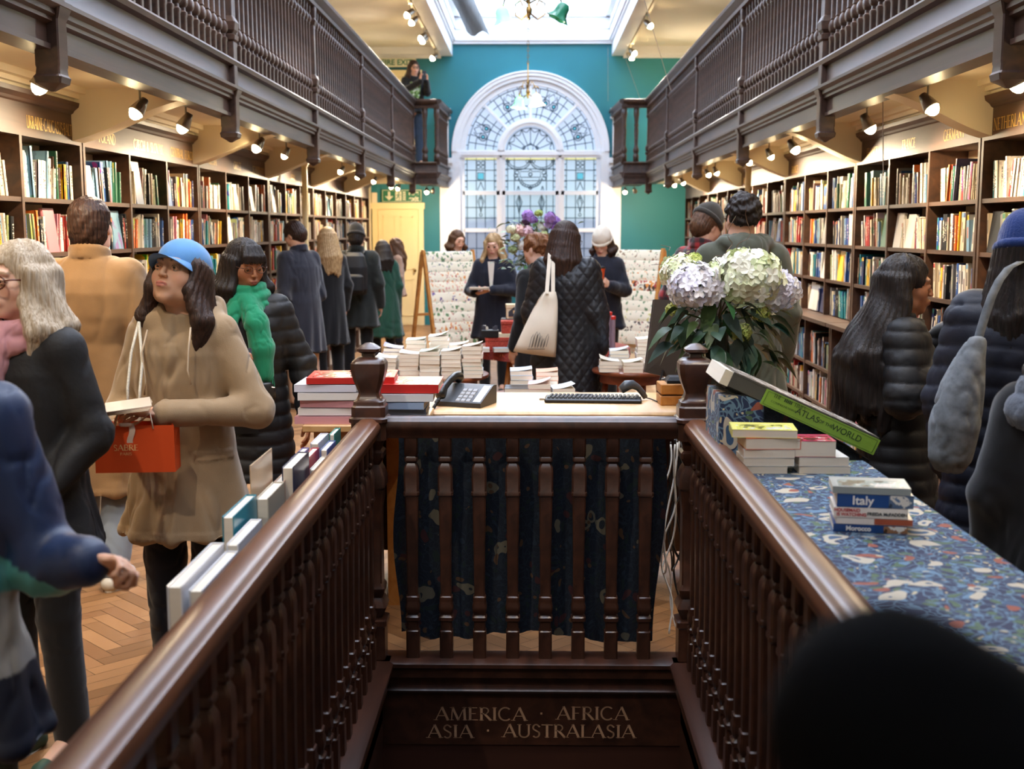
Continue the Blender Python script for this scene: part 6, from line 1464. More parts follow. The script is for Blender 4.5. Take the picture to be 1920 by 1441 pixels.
        return V, np.concatenate(Fs)
def mk_mesh(name, V, Fc, mat, parent, color=None, smooth_it=0):
    if smooth_it:
        E = np.concatenate([Fc[:, [0, 1]], Fc[:, [1, 2]], Fc[:, [2, 3]], Fc[:, [3, 0]]]); 
        for _ in range(smooth_it):
            A = np.zeros_like(V); n = np.zeros(len(V))
            for q in range(3): A[:, q] = np.bincount(E[:, 0], V[E[:, 1], q], len(V))+np.bincount(E[:, 1], V[E[:, 0], q], len(V))
            n = np.bincount(E[:, 0], minlength=len(V))+np.bincount(E[:, 1], minlength=len(V)); V = V*.5+.5*A/np.maximum(n, 1)[:, None]
    me = bpy.data.meshes.new(name); me.vertices.add(len(V)); me.vertices.foreach_set('co', V.astype(np.float32).ravel())
    nf = len(Fc); me.loops.add(nf*4); me.loops.foreach_set('vertex_index', Fc.astype(np.int32).ravel()); me.polygons.add(nf); me.polygons.foreach_set('loop_start', np.arange(nf, dtype=np.int32)*4); me.polygons.foreach_set('loop_total', np.full(nf, 4, np.int32))
    me.polygons.foreach_set('use_smooth', np.ones(nf, bool)); me.update(calc_edges=True); me.materials.append(mat)
    if color is not None:
        ca = me.color_attributes.new('Col', 'FLOAT_COLOR', 'POINT'); c = np.ones((len(V), 4), np.float32); c[:, :3] = color; ca.data.foreach_set('color', c.ravel())
    o = bpy.data.objects.new(name, me); COL.objects.link(o); o.parent = parent; return o
def normals(V, Fc):
    a = V[Fc[:, 2]]-V[Fc[:, 0]]; b = V[Fc[:, 3]]-V[Fc[:, 1]]; n = np.cross(a, b); N_ = np.zeros_like(V)
    for q in range(4):
        for c in range(3): N_[:, c] += np.bincount(Fc[:, q], n[:, c], len(V))
    return N_/np.maximum(np.linalg.norm(N_, axis=1), 1e-9)[:, None]
def noise3(V, f, seed, oct_=3):
    r = np.random.RandomState(seed); out = np.zeros(len(V)); amp = 1.0
    P = V.copy()
    for o in range(oct_):
        P2 = P+.35/f*np.sin(P[:, [1, 2, 0]]*f*1.3+r.rand(3)*6)
        for _ in range(3):
            d = r.randn(3); d /= np.linalg.norm(d); out += amp*np.sin(P2@d*f*2+r.rand()*6.28)/3
        f *= 2.03; amp *= .5
    return out
def folds(V, N_, seed, amp=.006, f=9, vert=0, stretch=(1, 1, .45)):
    n = noise3(V*np.array(stretch), f, seed, 3); m2 = noise3(V*np.array(stretch), f*.45, seed+7, 2); n2 = noise3(V*np.array(stretch)*1.0+.3, f*1.6, seed+3, 2)
    d = amp*(.75*m2-.75*np.exp(-(n/.16)**2)*(.55+.45*np.sin(m2*5))-.4*np.exp(-(n2/.12)**2)*(m2 > -.1)+.25)
    return V+N_*d[:, None]
def Rz(a): return np.array([[math.cos(a), -math.sin(a), 0], [math.sin(a), math.cos(a), 0], [0, 0, 1]])
def Rx(a): return np.array([[1, 0, 0], [0, math.cos(a), -math.sin(a)], [0, math.sin(a), math.cos(a)]])
def Ry(a): return np.array([[math.cos(a), 0, math.sin(a)], [0, 1, 0], [-math.sin(a), 0, math.cos(a)]])
SKIN = vcol('skin', .48, spec=.35, sss=.15); EYEM = vcol('eyeball', .15)
def fabric(name, col, rough=.85, var=.12, bump=.25, bscale=500, sheen=.25, scale=18): return paint(name, col, rough, var=var, scale=scale, bump=bump, bscale=bscale, sheen=sheen, spec=.25)
def hair_mat(name, c1, c2):
    if name in MATS: return MATS[name]
    m, nt, ns, lk, b = nodes(name); tc = N(ns, 'ShaderNodeTexCoord'); mp = N(ns, 'ShaderNodeMapping'); mp.inputs['Scale'].default_value = (120, 120, 7); lk.new(tc.outputs['Object'], mp.inputs[0])
    nz = N(ns, 'ShaderNodeTexNoise'); nz.inputs['Scale'].default_value = 1.6; nz.inputs['Detail'].default_value = 5; nz.inputs['Distortion'].default_value = .4; lk.new(mp.outputs[0], nz.inputs['Vector'])
    cr = N(ns, 'ShaderNodeValToRGB'); cr.color_ramp.elements[0].position = .35; cr.color_ramp.elements[1].position = .68; cr.color_ramp.elements[0].color = (*lin(c1), 1); cr.color_ramp.elements[1].color = (*lin(c2), 1)
    lk.new(nz.outputs['Fac'], cr.inputs[0]); lk.new(cr.outputs[0], b.inputs['Base Color']); b.inputs['Roughness'].default_value = .5; b.inputs['Specular IOR Level'].default_value = .35
    bp_ = N(ns, 'ShaderNodeBump'); bp_.inputs['Strength'].default_value = .9; bp_.inputs['Distance'].default_value = .004; lk.new(nz.outputs['Fac'], bp_.inputs['Height']); lk.new(bp_.outputs[0], b.inputs['Normal'])
    MATS[name] = m; return m
# ---- the head: local frame, face towards -y, origin between the ears
def head_sdf(v, T, sc=1.0, sex='f', full=True):
    """T(p) -> body coordinates (array), sc scale"""
    def P(p): return T(np.array(p, float)*sc)
    Rm = T.R
    def E(c, r, k=.012, mode='u'): v.ell(P(c), np.array(r)*sc, k*sc, mode, Rm)
    E((0, .018, .035), (.073, .092, .082), .0)
    E((0, -.012, -.02), (.064, .074, .075), .03)
    E((0, -.040, -.068), (.042, .040, .036), .03)
    E((0, -.064, -.092), (.021, .018, .017), .02)
    for s in (-1, 1):
        E((s*.040, -.048, -.022), (.026, .028, .030), .02); E((s*.048, -.010, -.070), (.018, .035, .025), .02)
        E((s*.074, .008, -.008), (.007, .017, .030), .006)
    if full:
        E((0, -.078, .030), (.048, .014, .014), .018)
        for s in (-1, 1): E((s*.031, -.092, .006), (.016, .010, .010), .012, 's')
        v.cap(P((0, -.086, .014)), P((0, -.102, -.024)), .0070*sc, .0092*sc, .010*sc)
        for s in (-1, 1):
            E((s*.0110, -.0955, -.028), (.0070, .0085, .0060), .005)
            E((s*.006, -.098, -.0345), (.0035, .004, .002), .002, 's')
            E((s*.031, -.081, .006), (.0148, .0125, .0125), .004)          # lids over the eyeball
            E((s*.031, -.0950, .0040), (.0122, .0075, EYEO[0]), .0010, 's')     # the opening between them
        E((0, -.082, -.058), (.026, .016, .017), .012)
        E((0, -.0965, -.053), (.021, .0062, .0052), .004); E((0, -.0955, -.064), (.0175, .0068, .0062), .004)
        v.cap(P((-.021, -.100, -.058)), P((.021, -.100, -.058)), .0014*sc, .0014*sc, .0015*sc, 's')
    else:
        v.cap(P((0, -.08, .010)), P((0, -.103, -.024)), .008*sc, .010*sc, .012*sc)
class Tr:
    def __init__(s, R, t): s.R = np.array(R, float); s.t = np.array(t, float)
    def __call__(s, p): return s.R@np.array(p, float)+s.t
    def inv(s, V): return (V-s.t)@s.R
def face_color(V, T, sc, skin, lip, brow, makeup=0.0):
    q = T.inv(V)/sc; c = np.tile(np.array(lin(skin)), (len(V), 1))
    def blend(w, col): 
        w = np.clip(w, 0, 1)[:, None]; nonlocal c; c = c*(1-w)+np.array(lin(col))*w
    x, y, z = q[:, 0], q[:, 1], q[:, 2]; ax_ = np.abs(x); front = y < -.03
    blush = np.exp(-(((ax_-.042)/.018)**2+((z+.028)/.016)**2))*front; blend(blush*.22, tuple(np.clip(np.array(skin)*np.array([1.02, .72, .70]), 0, 255)))
    lipm = ((x/.0225)**2+((z+.0585)/(.0115-.004*(ax_/.022)))**2 < 1)*(y < -.082)*1.0; blend(lipm*.85, lip)
    blend(((x/.02)**2+((z+.0583)/.0012)**2 < 1)*(y < -.08)*.8, (70, 30, 28))
    bz = .027+.007*np.sin(np.clip((ax_-.012)/.034, 0, 1)*PI*.75); bm_ = (ax_ > .012)*(ax_ < .050)*(np.abs(z-bz) < .0042-.0022*np.clip((ax_-.03)/.02, 0, 1))*(y < -.05); blend(bm_*.8, brow)
    lash = (ax_ > .016)*(ax_ < .046)*(y < -.075)*(np.abs(z-(.0092-((ax_-.031)/.0155)**2*.0055)) < .0013); blend(lash*.85, (30, 20, 18))
    return c
def fingers(v, wrist, d, n, side, curl=.5, spread=1.0, sc=1.0, thumb_in=.5):
    """hand: d = direction to the finger tips, n = palm normal (fingers curl towards n), side: +1 thumb on cross(d, n) side"""
    d = np.array(d, float); d /= np.linalg.norm(d); n = np.array(n, float); n -= d*(n@d); n /= np.linalg.norm(n); s_ = np.cross(d, n)*side
    w = np.array(wrist, float)
    pc = w+d*.05*sc
    M = np.stack([s_, d, n], 1); v.ell(pc, np.array([.040, .052, .0145])*sc, .012, 'u', M)
    v.cap(w-d*.01, w+d*.03*sc, .024*sc, .026*sc, .015)
    tips = []
    for i, (off, L, r) in enumerate(((.029, .072, .0085), (.0095, .080, .0088), (-.0095, .074, .0083), (-.028, .058, .0075))):
        b = w+d*.092*sc+s_*off*sc*1.0-n*0*sc; a = 0.0; p = b-d*.02*sc; dirv = d+s_*off*spread*1.5
        pts = [p, b]; cur = b
        for j, f in enumerate((.42, .33, .25)):
            a += curl*(.65, 1.0, .8)[j]*(1+.06*i); dd = (d+s_*off*spread*2.0)*math.cos(a)+n*math.sin(a); dd /= np.linalg.norm(dd); cur = cur+dd*L*f*1.05*sc; pts.append(cur)
        v.chain(pts, [r*1.05*sc, r*sc, r*.95*sc, r*.88*sc, r*.75*sc], .004); tips.append(cur)
    tb = w+d*.028*sc+s_*.026*sc; td = d*.72+s_*.62*(1-thumb_in*.6)+n*thumb_in*.75; td /= np.linalg.norm(td); t2 = td*.8+d*.35+n*.15; t2 /= np.linalg.norm(t2)
    v.chain([tb, tb+td*.034*sc, tb+td*.034*sc+t2*.030*sc, tb+td*.034*sc+t2*.054*sc], [.0135*sc, .0115*sc, .0098*sc, .008*sc], .007)
    return tips
SKINS = {'fair': ((226, 178, 152), (186, 104, 98), (120, 90, 66)), 'asian': ((218, 170, 140), (170, 92, 86), (60, 44, 38)), 'brown': ((160, 108, 78), (130, 70, 62), (30, 22, 20)), 'pale': ((236, 192, 170), (196, 110, 108), (170, 140, 110))}
def person(label, pos, H=1.7, rot=0.0, lean=0.0, head=(0, 0, 0), skin='fair', sex='f', arms=None, legs=None, coat=None, trousers=None, shoes=None, hair=None, hh=.010, ch=.012, face=True, eyes=True, extras=(), group=None, gaze=(0, 0), headoff=(0, 0, 0), nolegs=False, hs=1.0):
    k = H/1.70; root = empty('person', pos, rot, label, 'person', group)
    B = {}
    zw = .98*k
    def L(p):      # upper body leans forward about the waist
        p = np.array(p, float)
        if p[2] > zw: q = p-np.array([0, 0, zw]); q = Rx(lean)@q; return q+np.array([0, 0, zw])
        return p
    sw = (.142 if sex == 'f' else .168)*k
    neck = L((0, .012*k, 1.455*k)); hc = L((0, -.01*k, 1.585*k))+np.array(headoff)
    sh = {s: L((s*sw, .01*k, 1.375*k)) for s in (-1, 1)}
    arms = arms or {}; el, wr = {}, {}
    for s in (-1, 1):
        a = arms.get(s, {}); el[s] = np.array(a.get('elbow', (s*(sw+.07*k), .03*k, 1.10*k)))*1.0; wr[s] = np.array(a.get('wrist', (s*(sw+.08*k), -.05*k, .86*k)))*1.0
    lg = legs or {}; hip = {s: np.array((s*.09*k, .0, .90*k)) for s in (-1, 1)}
    an = {s: np.array(lg.get(s, {}).get('ankle', (s*.10*k, .02*k, .08*k))) for s in (-1, 1)}
    kn = {s: np.array(lg.get(s, {}).get('knee', tuple(((hip[s]+an[s])/2+np.array([0, -.02, .02]))))) for s in (-1, 1)}
    Rh = Rx(lean)@Rz(head[0])@Rx(head[1])@Ry(head[2])
    hsc = (1.0 if sex == 'f' else 1.05)*k*hs; T = Tr(Rh, hc)
    allp = [hc+np.array([0, 0, .14]), hc-np.array([.12, .14, 0]), hc+np.array([.12, .14, 0])]+list(el.values())+list(wr.values())+list(an.values())+list(kn.values())
    lo = np.min(allp, 0)-np.array([.13, .2, .10]); hi = np.max(allp, 0)+np.array([.13, .16, .06]); lo = np.minimum(lo, (-.2, -.2, 0)); hi = np.maximum(hi, (.2, .2, 1.0)); lo[2] = -.02
    if nolegs: lo[2] = .8
    # --- body
    v = Vol(lo, hi, hh)
    head_sdf(v, T, hsc, sex, face)
    v.cap(T((0, .02, -.05)), neck, .048*k, .056*k, .03); v.cap(neck, L((0, .01, 1.40*k)), .056*k, .075*k, .03)
    v.chain([L((0, .01, 1.36*k)), L((0, .01, 1.2*k)), L((0, .01, 1.0*k)), (0, .01, .90*k)], [.075*k, .078*k, .08*k, .09*k], .03)
    for s in (-1, 1):
        v.cap(L((0, .01, 1.38*k)), sh[s], .07*k, .045*k, .03); v.chain([sh[s], el[s], wr[s]], [.043*k, .034*k, .024*k], .012)
        v.chain([hip[s], kn[s], an[s]], [.075*k, .052*k, .036*k], .02)
        v.cap(an[s], an[s]+np.array([0, -.10, -.045]), .036*k, .03*k, .02)
        a = arms.get(s, {}); h_ = a.get('hand', {})
        d = h_.get('d'); 
        if d is None: d = wr[s]-el[s]
        fingers(v, wr[s], d, h_.get('n', (-s, 0, 0)), h_.get('side', 1), h_.get('curl', .35), sc=k*h_.get('sc', 1.0), thumb_in=h_.get('thumb', .5))
    V, Fc = v.mesh()
    sk, lip, brow = SKINS[skin] if isinstance(skin, str) else skin
    col = face_color(V, T, hsc, sk, lip, brow) if face else np.tile(np.array(lin(sk)), (len(V), 1))
    mk_mesh('body', V, Fc, SKIN, root, col)
    if face and eyes:
        for s in (-1, 1):
            m_ = MB(); c = T(np.array((s*.031, -.0788, .0040))*hsc); R3 = Matrix([list(r) for r in Rh@Rz(gaze[0])@Rx(gaze[1])]).to_4x4(); M = Matrix.Translation(Vector(c)) @ R3 @ Matrix.Rotation(PI/2, 4, 'X') @ Matrix.Scale(hsc, 4)
            r = .0122; pr = []; cols = []
            for i in range(13):
                a = PI*i/12; pr.append((r*math.cos(a), max(r*math.sin(a), 1e-5)))
            rings = [[M @ Vector((rr_*math.cos(q*PI/8), rr_*math.sin(q*PI/8), z)) for q in range(16)] for z, rr_ in pr]
            for i in range(12):
                a = PI*(i+.5)/12; cl = (.012, .009, .008) if i < 1 else (tuple(lin((62, 40, 30))) if i < 4 else (.50, .45, .41)); m_.rings([rings[i], rings[i+1]], caps=False, col=cl)
            m_.build('eye', EYEM, root, smooth=True)
    info = dict(root=root, k=k, L=L, T=T, hsc=hsc, sh=sh, el=el, wr=wr, an=an, kn=kn, hip=hip, neck=neck, sw=sw, lo=lo, hi=hi, ch=ch)
    if trousers: garment_trousers(info, **trousers)
    if shoes is not None: garment_shoes(info, shoes, lg)
    if coat: garment_coat(info, **coat)
    if hair: make_hair(info, **hair)
    return info
def garment_trousers(I, mat, r=1.0, name='trousers', wide=1.0, hem=None):
    k = I['k']; lo, hi = I['lo'].copy(), I['hi'].copy(); hi[2] = 1.1*k; v = Vol(lo, hi, I['ch'])
    for s in (-1, 1):
        an = I['an'][s]+np.array([0, .0, .01]); v.chain([I['hip'][s], I['kn'][s], an], [.082*k*r, .068*k*r*wide, .058*k*r*wide], .015)
    v.prof([(.86*k, .135*k*r, .095*k*r, 0, .01), (.95*k, .145*k*r, .10*k*r, 0, .01), (1.04*k, .13*k*r, .09*k*r, 0, .01)], .02)
    v.cutz(min(I['an'][-1][2], I['an'][1][2])-.03 if hem is None else hem)
    V, Fc = v.mesh(); N_ = normals(V, Fc); V = folds(V, N_, 3, .007, 11, stretch=(1, 1, 1.1)); mk_mesh(name, V, Fc, mat, I['root'], smooth_it=1)
def garment_shoes(I, mat, lg, sole=None):
    k = I['k']
    for s in (-1, 1):
        a = I['an'][s]; d = np.array(lg.get(s, {}).get('toe', (0, -1, 0)), float); d /= np.linalg.norm(d); b = a+np.array([0, 0, -.055*k])
        v = Vol(np.minimum(b, b+d*.2)-.09, np.maximum(b, b+d*.2)+.09, .008); v.chain([b-d*.04*k, b+d*.06*k, b+d*.15*k], [.040*k, .038*k, .030*k], .02); v.cap(a+np.array([0, 0, -.03]), a+np.array([0, 0, .015]), .045*k, .043*k, .02)
        zc_ = b[2]-.026*k; v.cutz(zc_)
        V, Fc = v.mesh(); o = mk_mesh('shoe', V, Fc, mat, I['root'], smooth_it=1)
        m_ = MB(); n = 16; sd = np.cross(d, (0, 0, 1)); ring = []
        for i in range(n): t_ = 2*PI*i/n; q = b+d*(.055*k+.125*k*math.cos(t_))+sd*(.042*k*math.sin(t_)); ring.append(q)
        m_.rings([[(q[0], q[1], zc_-.018*k) for q in ring], [(q[0], q[1], zc_+.004) for q in ring]]); m_.build('sole', paint('sole_pale', (206, 200, 188), .7), o)
def garment_coat(I, mat, hem=.6, w=1.0, d=1.0, flare=1.15, style='plain', collar=True, hood=False, seed=1, sleeve=1.0, name='coat', cuff=0.0, open_v=False, belly=1.0, top=1.45, amp=.011, colfn=None, scarfcut=False, neckr=1.0, cut_front=None, arms_on=True, hoodup=None, fold_f=9, detail=None, puff=.010):
    k = I['k']; L = I['L']; lo, hi = I['lo'].copy(), I['hi'].copy(); lo[:2] -= .05; hi[:2] += .05; lo[2] = hem*k-.05; hi[2] = max(L((0, 0, 1.62*k))[2], I['wr'][1][2], I['wr'][-1][2])+.12
    v = Vol(lo, hi, I['ch']); sw = I['sw']; fx = sw/(.142*k)
    rows = []
    for z, x, y in ((.98, .170, .128), (1.08, .160, .122), (1.2, .172, .128), (1.30, .172, .126), (1.36, .158, .110), (1.41, .120, .090), (top, .080, .076)):
        c = L((0, .01*k, z*k)); rows.append((c[2], x*k*w*(fx if z > 1.15 else 1)*(belly if z < 1.2 else 1), y*k*d*(belly if z < 1.2 else 1), c[0], c[1]))
    zl = .98; hz = hem
    if hz < .95:
        for u in (0.0, .35, .7, 1.0):
            z = hz+(zl-.06-hz)*u; rows.append((z*k, (.185*flare+(.175-.185*flare)*u)*k*w*belly, (.14*flare+(.13-.14*flare)*u)*k*d*belly, 0, .01*k))
    v.prof(rows, .01, 2.2)
    for s in (-1, 1):
        r = sleeve*w
        v.cap(L((s*.05*k, .01*k, 1.395*k)), I['sh'][s], .052*k, .060*k*r, .04)
        if arms_on:
            w_ = I['wr'][s]+(I['el'][s]-I['wr'][s])*cuff*1.0; e = I['el'][s]
            v.chain([I['sh'][s], e, w_], [.064*k*r, .057*k*r, .045*k*r], .03)
    if collar:
        nb = I['neck']; a = I['T']((0, .03, -.085)); 
        for i in range(44):
            t_ = 2*PI*i/44
            if math.sin(t_) < -.80: continue
            p = nb+np.array([.078*k*neckr*math.cos(t_), .070*k*neckr*math.sin(t_)+.01, -.012+.02*math.sin(t_)]); q = p+np.array([0, 0, .045*k]); v.cap(p, q, .012, .009, .006)
    if hood:
        c = L((0, .085*k, 1.455*k)); v.ell(c, (.125*k, .085*k, .065*k), .03); v.ell(L((0, .15*k, 1.39*k)), (.10*k, .06*k, .095*k), .04)
        for s in (-1, 1): v.cap(L((s*.112*k, .05*k, 1.465*k)), L((s*.088*k, -.06*k, 1.425*k)), .040*k, .020*k, .04)
        v.ell(L((0, .045*k, 1.54*k)), (.082*k, .07*k, .05*k), .015, 's')
    v.cutz(hem*k)
    if scarfcut is not None:   # neck opening
        v.cap(I['neck']+np.array([0, 0, -.02]), I['T']((0, .0, -.06)), .058*k*neckr, .062*k*neckr, .01, 's')
    V, Fc = v.mesh()
    for _ in range(1): pass
    N_ = normals(V, Fc)
    if style == 'plain':
        V2 = folds(V, N_, seed, amp, fold_f); ke = np.ones(len(V))
        for s in (-1, 1): ke *= 1-.85*np.exp(-(np.linalg.norm(V-I['el'][s], axis=1)/.10)**2)
        V2 = V+(V2-V)*ke[:, None]
        t_ = np.clip((.95*k-V[:, 2])/(max(.95-hem, .05)*k), 0, 1); ang = np.arctan2(V[:, 1], V[:, 0]); V2 += N_*(t_*.012*np.sin(ang*9+seed+np.sin(V[:, 2]*5)))[:, None]
        V = V2
    elif style == 'puffer':
        z = V[:, 2]+.012*np.sin(V[:, 0]*9+seed)
        for s in (-1, 1):    # along the arms
            pass
        p_ = .068*k; V = V+N_*(puff*(np.abs(np.sin(PI*z/p_))**.55)-.006)[:, None]; V = folds(V, N_, seed, .004, 20)
    elif style == 'quilt':
        a = V[:, 0]+V[:, 1]*.6; z = V[:, 2]; u1 = np.abs(np.sin((a*1.15+z)*PI/.088)); u2 = np.abs(np.sin((a*1.15-z)*PI/.088)); V = V+N_*(.008*np.minimum(u1, u2)**.45)[:, None]; V = folds(V, N_, seed, .006, 7)
    if style != 'quilt':
        d_ = np.zeros(len(V))
        for s in (-1, 1):
            e = I['el'][s]; ax_ = I['wr'][s]-I['sh'][s]; ax_ = ax_/np.linalg.norm(ax_); rel = V-e; w_ = np.exp(-(np.linalg.norm(rel, axis=1)/.10)**2); d_ += w_*.0035*np.sin((rel@ax_)*70+3*np.sin(rel[:, 0]*25)+seed)
            a_ = I['sh'][s]+np.array([-s*.03, 0, -.09]); rel = V-a_; w_ = np.exp(-(np.linalg.norm(rel, axis=1)/.07)**2); d_ -= w_*.010*np.abs(np.sin(rel[:, 0]*40+rel[:, 2]*30))
        if style == 'plain':
            fr_ = (V[:, 1] < 0)&(V[:, 2] < 1.34*k); x_ = V[:, 0]; d_ += fr_*(.004*np.clip((.030-np.abs(x_-.004))/.004, 0, 1)); bk = V[:, 1] > .05; d_ -= bk*.004*np.exp(-(x_/.004)**2)
            d_ += .003*np.clip((hem*k+.035-V[:, 2])/.004, 0, 1)
        if detail: d_ += detail(V, k)
        V = V+N_*d_[:, None]
    col = colfn(V) if colfn else None
    return mk_mesh(name, V, Fc, mat, I['root'], col, smooth_it=0)
def make_hair(I, mat, style='short', h=.006, seed=1, length=.25, vol=1.0, name='hair', part=0.0, back=0.0, fringe=False, cap=None, side_front=1.0, wave=.0, amp=.0018, sp=.015, a0=-.18):
    T, sc = I['T'], I['hsc']*vol; R = T.R; S = I['hsc']
    ext = length+.16
    c = T((0, 0, 0)); v = Vol(c-np.array([.22, .22, ext]), c+np.array([.22, .34, .17]), h)
    def P(p): return T(np.array(p)*S)
    g = vol
    v.ell(P((0, .022, .042)), np.array((.083*g, .100*g, .090*g))*S, 0, 'u', R)
    r = np.random.RandomState(seed)
    if style == 'short':
        v.ell(P((0, .045, -.01)), np.array((.078*g, .078*g, .085))*S, .02*S, 'u', R)
    if style in ('long', 'bob', 'wavy'):
        # curtain of locks from the crown down over back and sides
        n = 26
        for i in range(n):
            a = a0*PI+((1-2*a0)*PI)*i/(n-1)      # from one temple round the back to the other
            ca, sa = math.cos(a), math.sin(a); x0, y0 = .074*g*ca, .02+.085*g*sa
            if y0 < -.03: y0 = -.03
            top = P((x0, y0, .03)); loc = T.inv(top[None])[0]
            # falls straight down in world space after leaving the head
            Lk = length*(1 if style != 'bob' else .9)*(.88+.2*r.rand())
            side = abs(ca) > .75
            m1 = P((x0*1.12, y0*1.05+.0, -.05)); out = (m1-T((0, .02*S, -.05*S))); out[2] = 0; out /= max(np.linalg.norm(out), 1e-6)
            end = m1+np.array([0, back*.6, -Lk+.05])+out*(sp+.02*r.rand())*g; md = (m1+end)/2+out*(.016+sp*.5)+np.array([wave*.03*(r.rand()-.5), back*.2, 0])
            q = end+np.array([wave*.03*(r.rand()-.5), .0, -.03]); v.chain([top, m1, md, end, q], [.026*S*g, .025*S*g, .023*S*g, .015*S*g, .006*S], .012)
    if style == 'bun': v.ell(P((0, .1, .02)), np.array((.035, .035, .035))*S, .01)
    # carve the face out
    fz = -.02 if fringe else .0
    v.ell(P((0, -.095, -.035+fz*.4)), np.array((.064, .075, .098 if not fringe else .085))*S, .012*S, 's', R)
    if side_front < 1: v.ell(P((0, -.09, -.16)), np.array((.085, .08, .12))*S, .01*S, 's', R)
    if fringe:
        for i in range(9): x = -.05+.0125*i; v.chain([P((x*.7, -.055, .10)), P((x, -.088, .062)), P((x*1.05, -.098, .032+.006*r.rand()))], [.014*S, .012*S, .005*S], .006)
    V, Fc = v.mesh(); N_ = normals(V, Fc); q = T.inv(V); ang = np.arctan2(q[:, 1]-.02, q[:, 0])
    d = amp*(np.sin(ang*34+seed+3*np.sin(V[:, 2]*(9+wave*12)))+.6*np.sin(ang*71+V[:, 2]*13)) + (.006*wave*np.sin(V[:, 2]*38+ang*5)); V = V+N_*d[:, None]
    if style == 'curly': V = V+N_*(.012*noise3(V, 48, seed, 2))[:, None]
    if style == 'short': V = V+N_*(.003*noise3(V, 60, seed, 2))[:, None]
    return mk_mesh(name, V, Fc, mat, I['root'])
def piece(I, name, mat, build, lo, hi, h=.008, color=None, fold=None, smooth_it=0):
    v = Vol(lo, hi, h); build(v); V, Fc = v.mesh()
    if fold: V = folds(V, normals(V, Fc), *fold)
    return mk_mesh(name, V, Fc, mat, I['root'] if isinstance(I, dict) else I, color(V) if color else None, smooth_it)
def mbpiece(I, name, mat, fn, **kw): m_ = MB(); fn(m_); return m_.build(name, mat, I['root'], **kw)
def glasses(I, mat, r=.022, hgt=.85, wire=.0016):
    T, S = I['T'], I['hsc']; m_ = MB()
    for s in (-1, 1):
        pts = [T(np.array((s*.032+r*1.12*math.cos(a), -.103+.006*abs(math.cos(a)), .003+r*hgt*math.sin(a)))*S) for a in np.linspace(0, 2*PI, 21)]; m_.tube(pts, wire, 5)
        m_.tube([T(np.array((s*.056, -.097, .010))*S), T(np.array((s*.073, -.08, .012))*S), T(np.array((s*.079, .0, .010))*S)], wire, 5)
    m_.tube([T(np.array((-.008, -.107, .006))*S), T(np.array((0, -.110, .010))*S), T(np.array((.008, -.107, .006))*S)], wire, 5)
    return m_.build('glasses', mat, I['root'], smooth=True)
def beanie(I, mat, z=.016, puff=1.0, pom=False, tall=.03, roll=True):
    T, S = I['T'], I['hsc']; R = T.R; c = T((0, 0, 0))
    def b(v):
        v.ell(T(np.array((0, .018, .045))*S), np.array((.086*puff, .104*puff, .092*puff+tall))*S, 0, 'u', R)
        # cut below the brim plane
        X, Y, Z = np.meshgrid(*v.ax, indexing='ij', sparse=True); nrm = R@np.array([0, -.22, 1.0]); nrm /= np.linalg.norm(nrm); p0 = T(np.array((0, 0, z))*S); v.D = np.maximum(v.D, -((X-p0[0])*nrm[0]+(Y-p0[1])*nrm[1]+(Z-p0[2])*nrm[2]))
        if pom: v.ell(T(np.array((0, .03, .16+tall))*S), (.035, .035, .03), .005)
    v = Vol(c-.17, c+np.array([.17, .2, .26]), .006); b(v); V, Fc = v.mesh(); q = T.inv(V)/S; an_ = np.arctan2(q[:, 1]-.02, q[:, 0]); V = V+normals(V, Fc)*(.0022*np.abs(np.sin(an_*22))+.004*noise3(V, 22, 3, 2))[:, None]; o = mk_mesh('beanie', V, Fc, mat, I['root'])
    def r_(v):
        for i in range(24): 
            a = 2*PI*i/24; a2 = 2*PI*(i+1)/24; f = lambda t_: T(np.array((.083*puff*math.cos(t_), .018+.100*puff*math.sin(t_), z+.016+.22*.1*math.sin(t_)))*S); v.cap(f(a), f(a2), .017*S, .017*S, .002)
    if roll: piece(I, 'beanie_cuff', mat, r_, c-.17, c+np.array([.17, .2, .2]), .006)
    return o
# ================================================================== THE VISITORS
def spot(px, Y): p = at(px, 428, Y); return (p.x, Y, 0)
H_BLACK = hair_mat('hair_black', (14, 11, 11), (40, 30, 28)); H_DARK = hair_mat('hair_dark_brown', (30, 19, 15), (70, 45, 34)); H_BROWN = hair_mat('hair_brown', (56, 36, 24), (112, 76, 50)); H_BLOND = hair_mat('hair_blond', (140, 104, 66), (214, 182, 132)); H_GREYB = hair_mat('hair_ash_blond', (168, 146, 118), (226, 212, 190)); H_GING = hair_mat('hair_chestnut', (84, 48, 28), (156, 104, 64))
NAVYW = fabric('navy_wool', (28, 31, 44)); BLACKW = fabric('black_wool', (18, 18, 21)); BLKNYL = paint('black_nylon', (15, 16, 20), .6, var=.1, bump=.15, bscale=300, spec=.4); NAVNYL = paint('navy_nylon', (17, 23, 40), .6, var=.1, bump=.15, bscale=300, spec=.4)
DENIM = fabric('blue_denim', (66, 88, 118), bscale=900); DKDENIM = fabric('dark_denim', (22, 28, 42)); GREYJ = fabric('grey_jeans', (120, 130, 142)); BLKT = fabric('black_trousers', (16, 16, 19)); PINKT = fabric('peach_chinos', (206, 168, 138))
BROWNSH = paint('brown_suede', (74, 56, 40), .7); BLKSH = paint('black_leather', (18, 17, 17), .35, spec=.5)
def hand(d, n, side=1, curl=.35, thumb=.5): return dict(d=d, n=n, side=side, curl=curl, thumb=thumb)
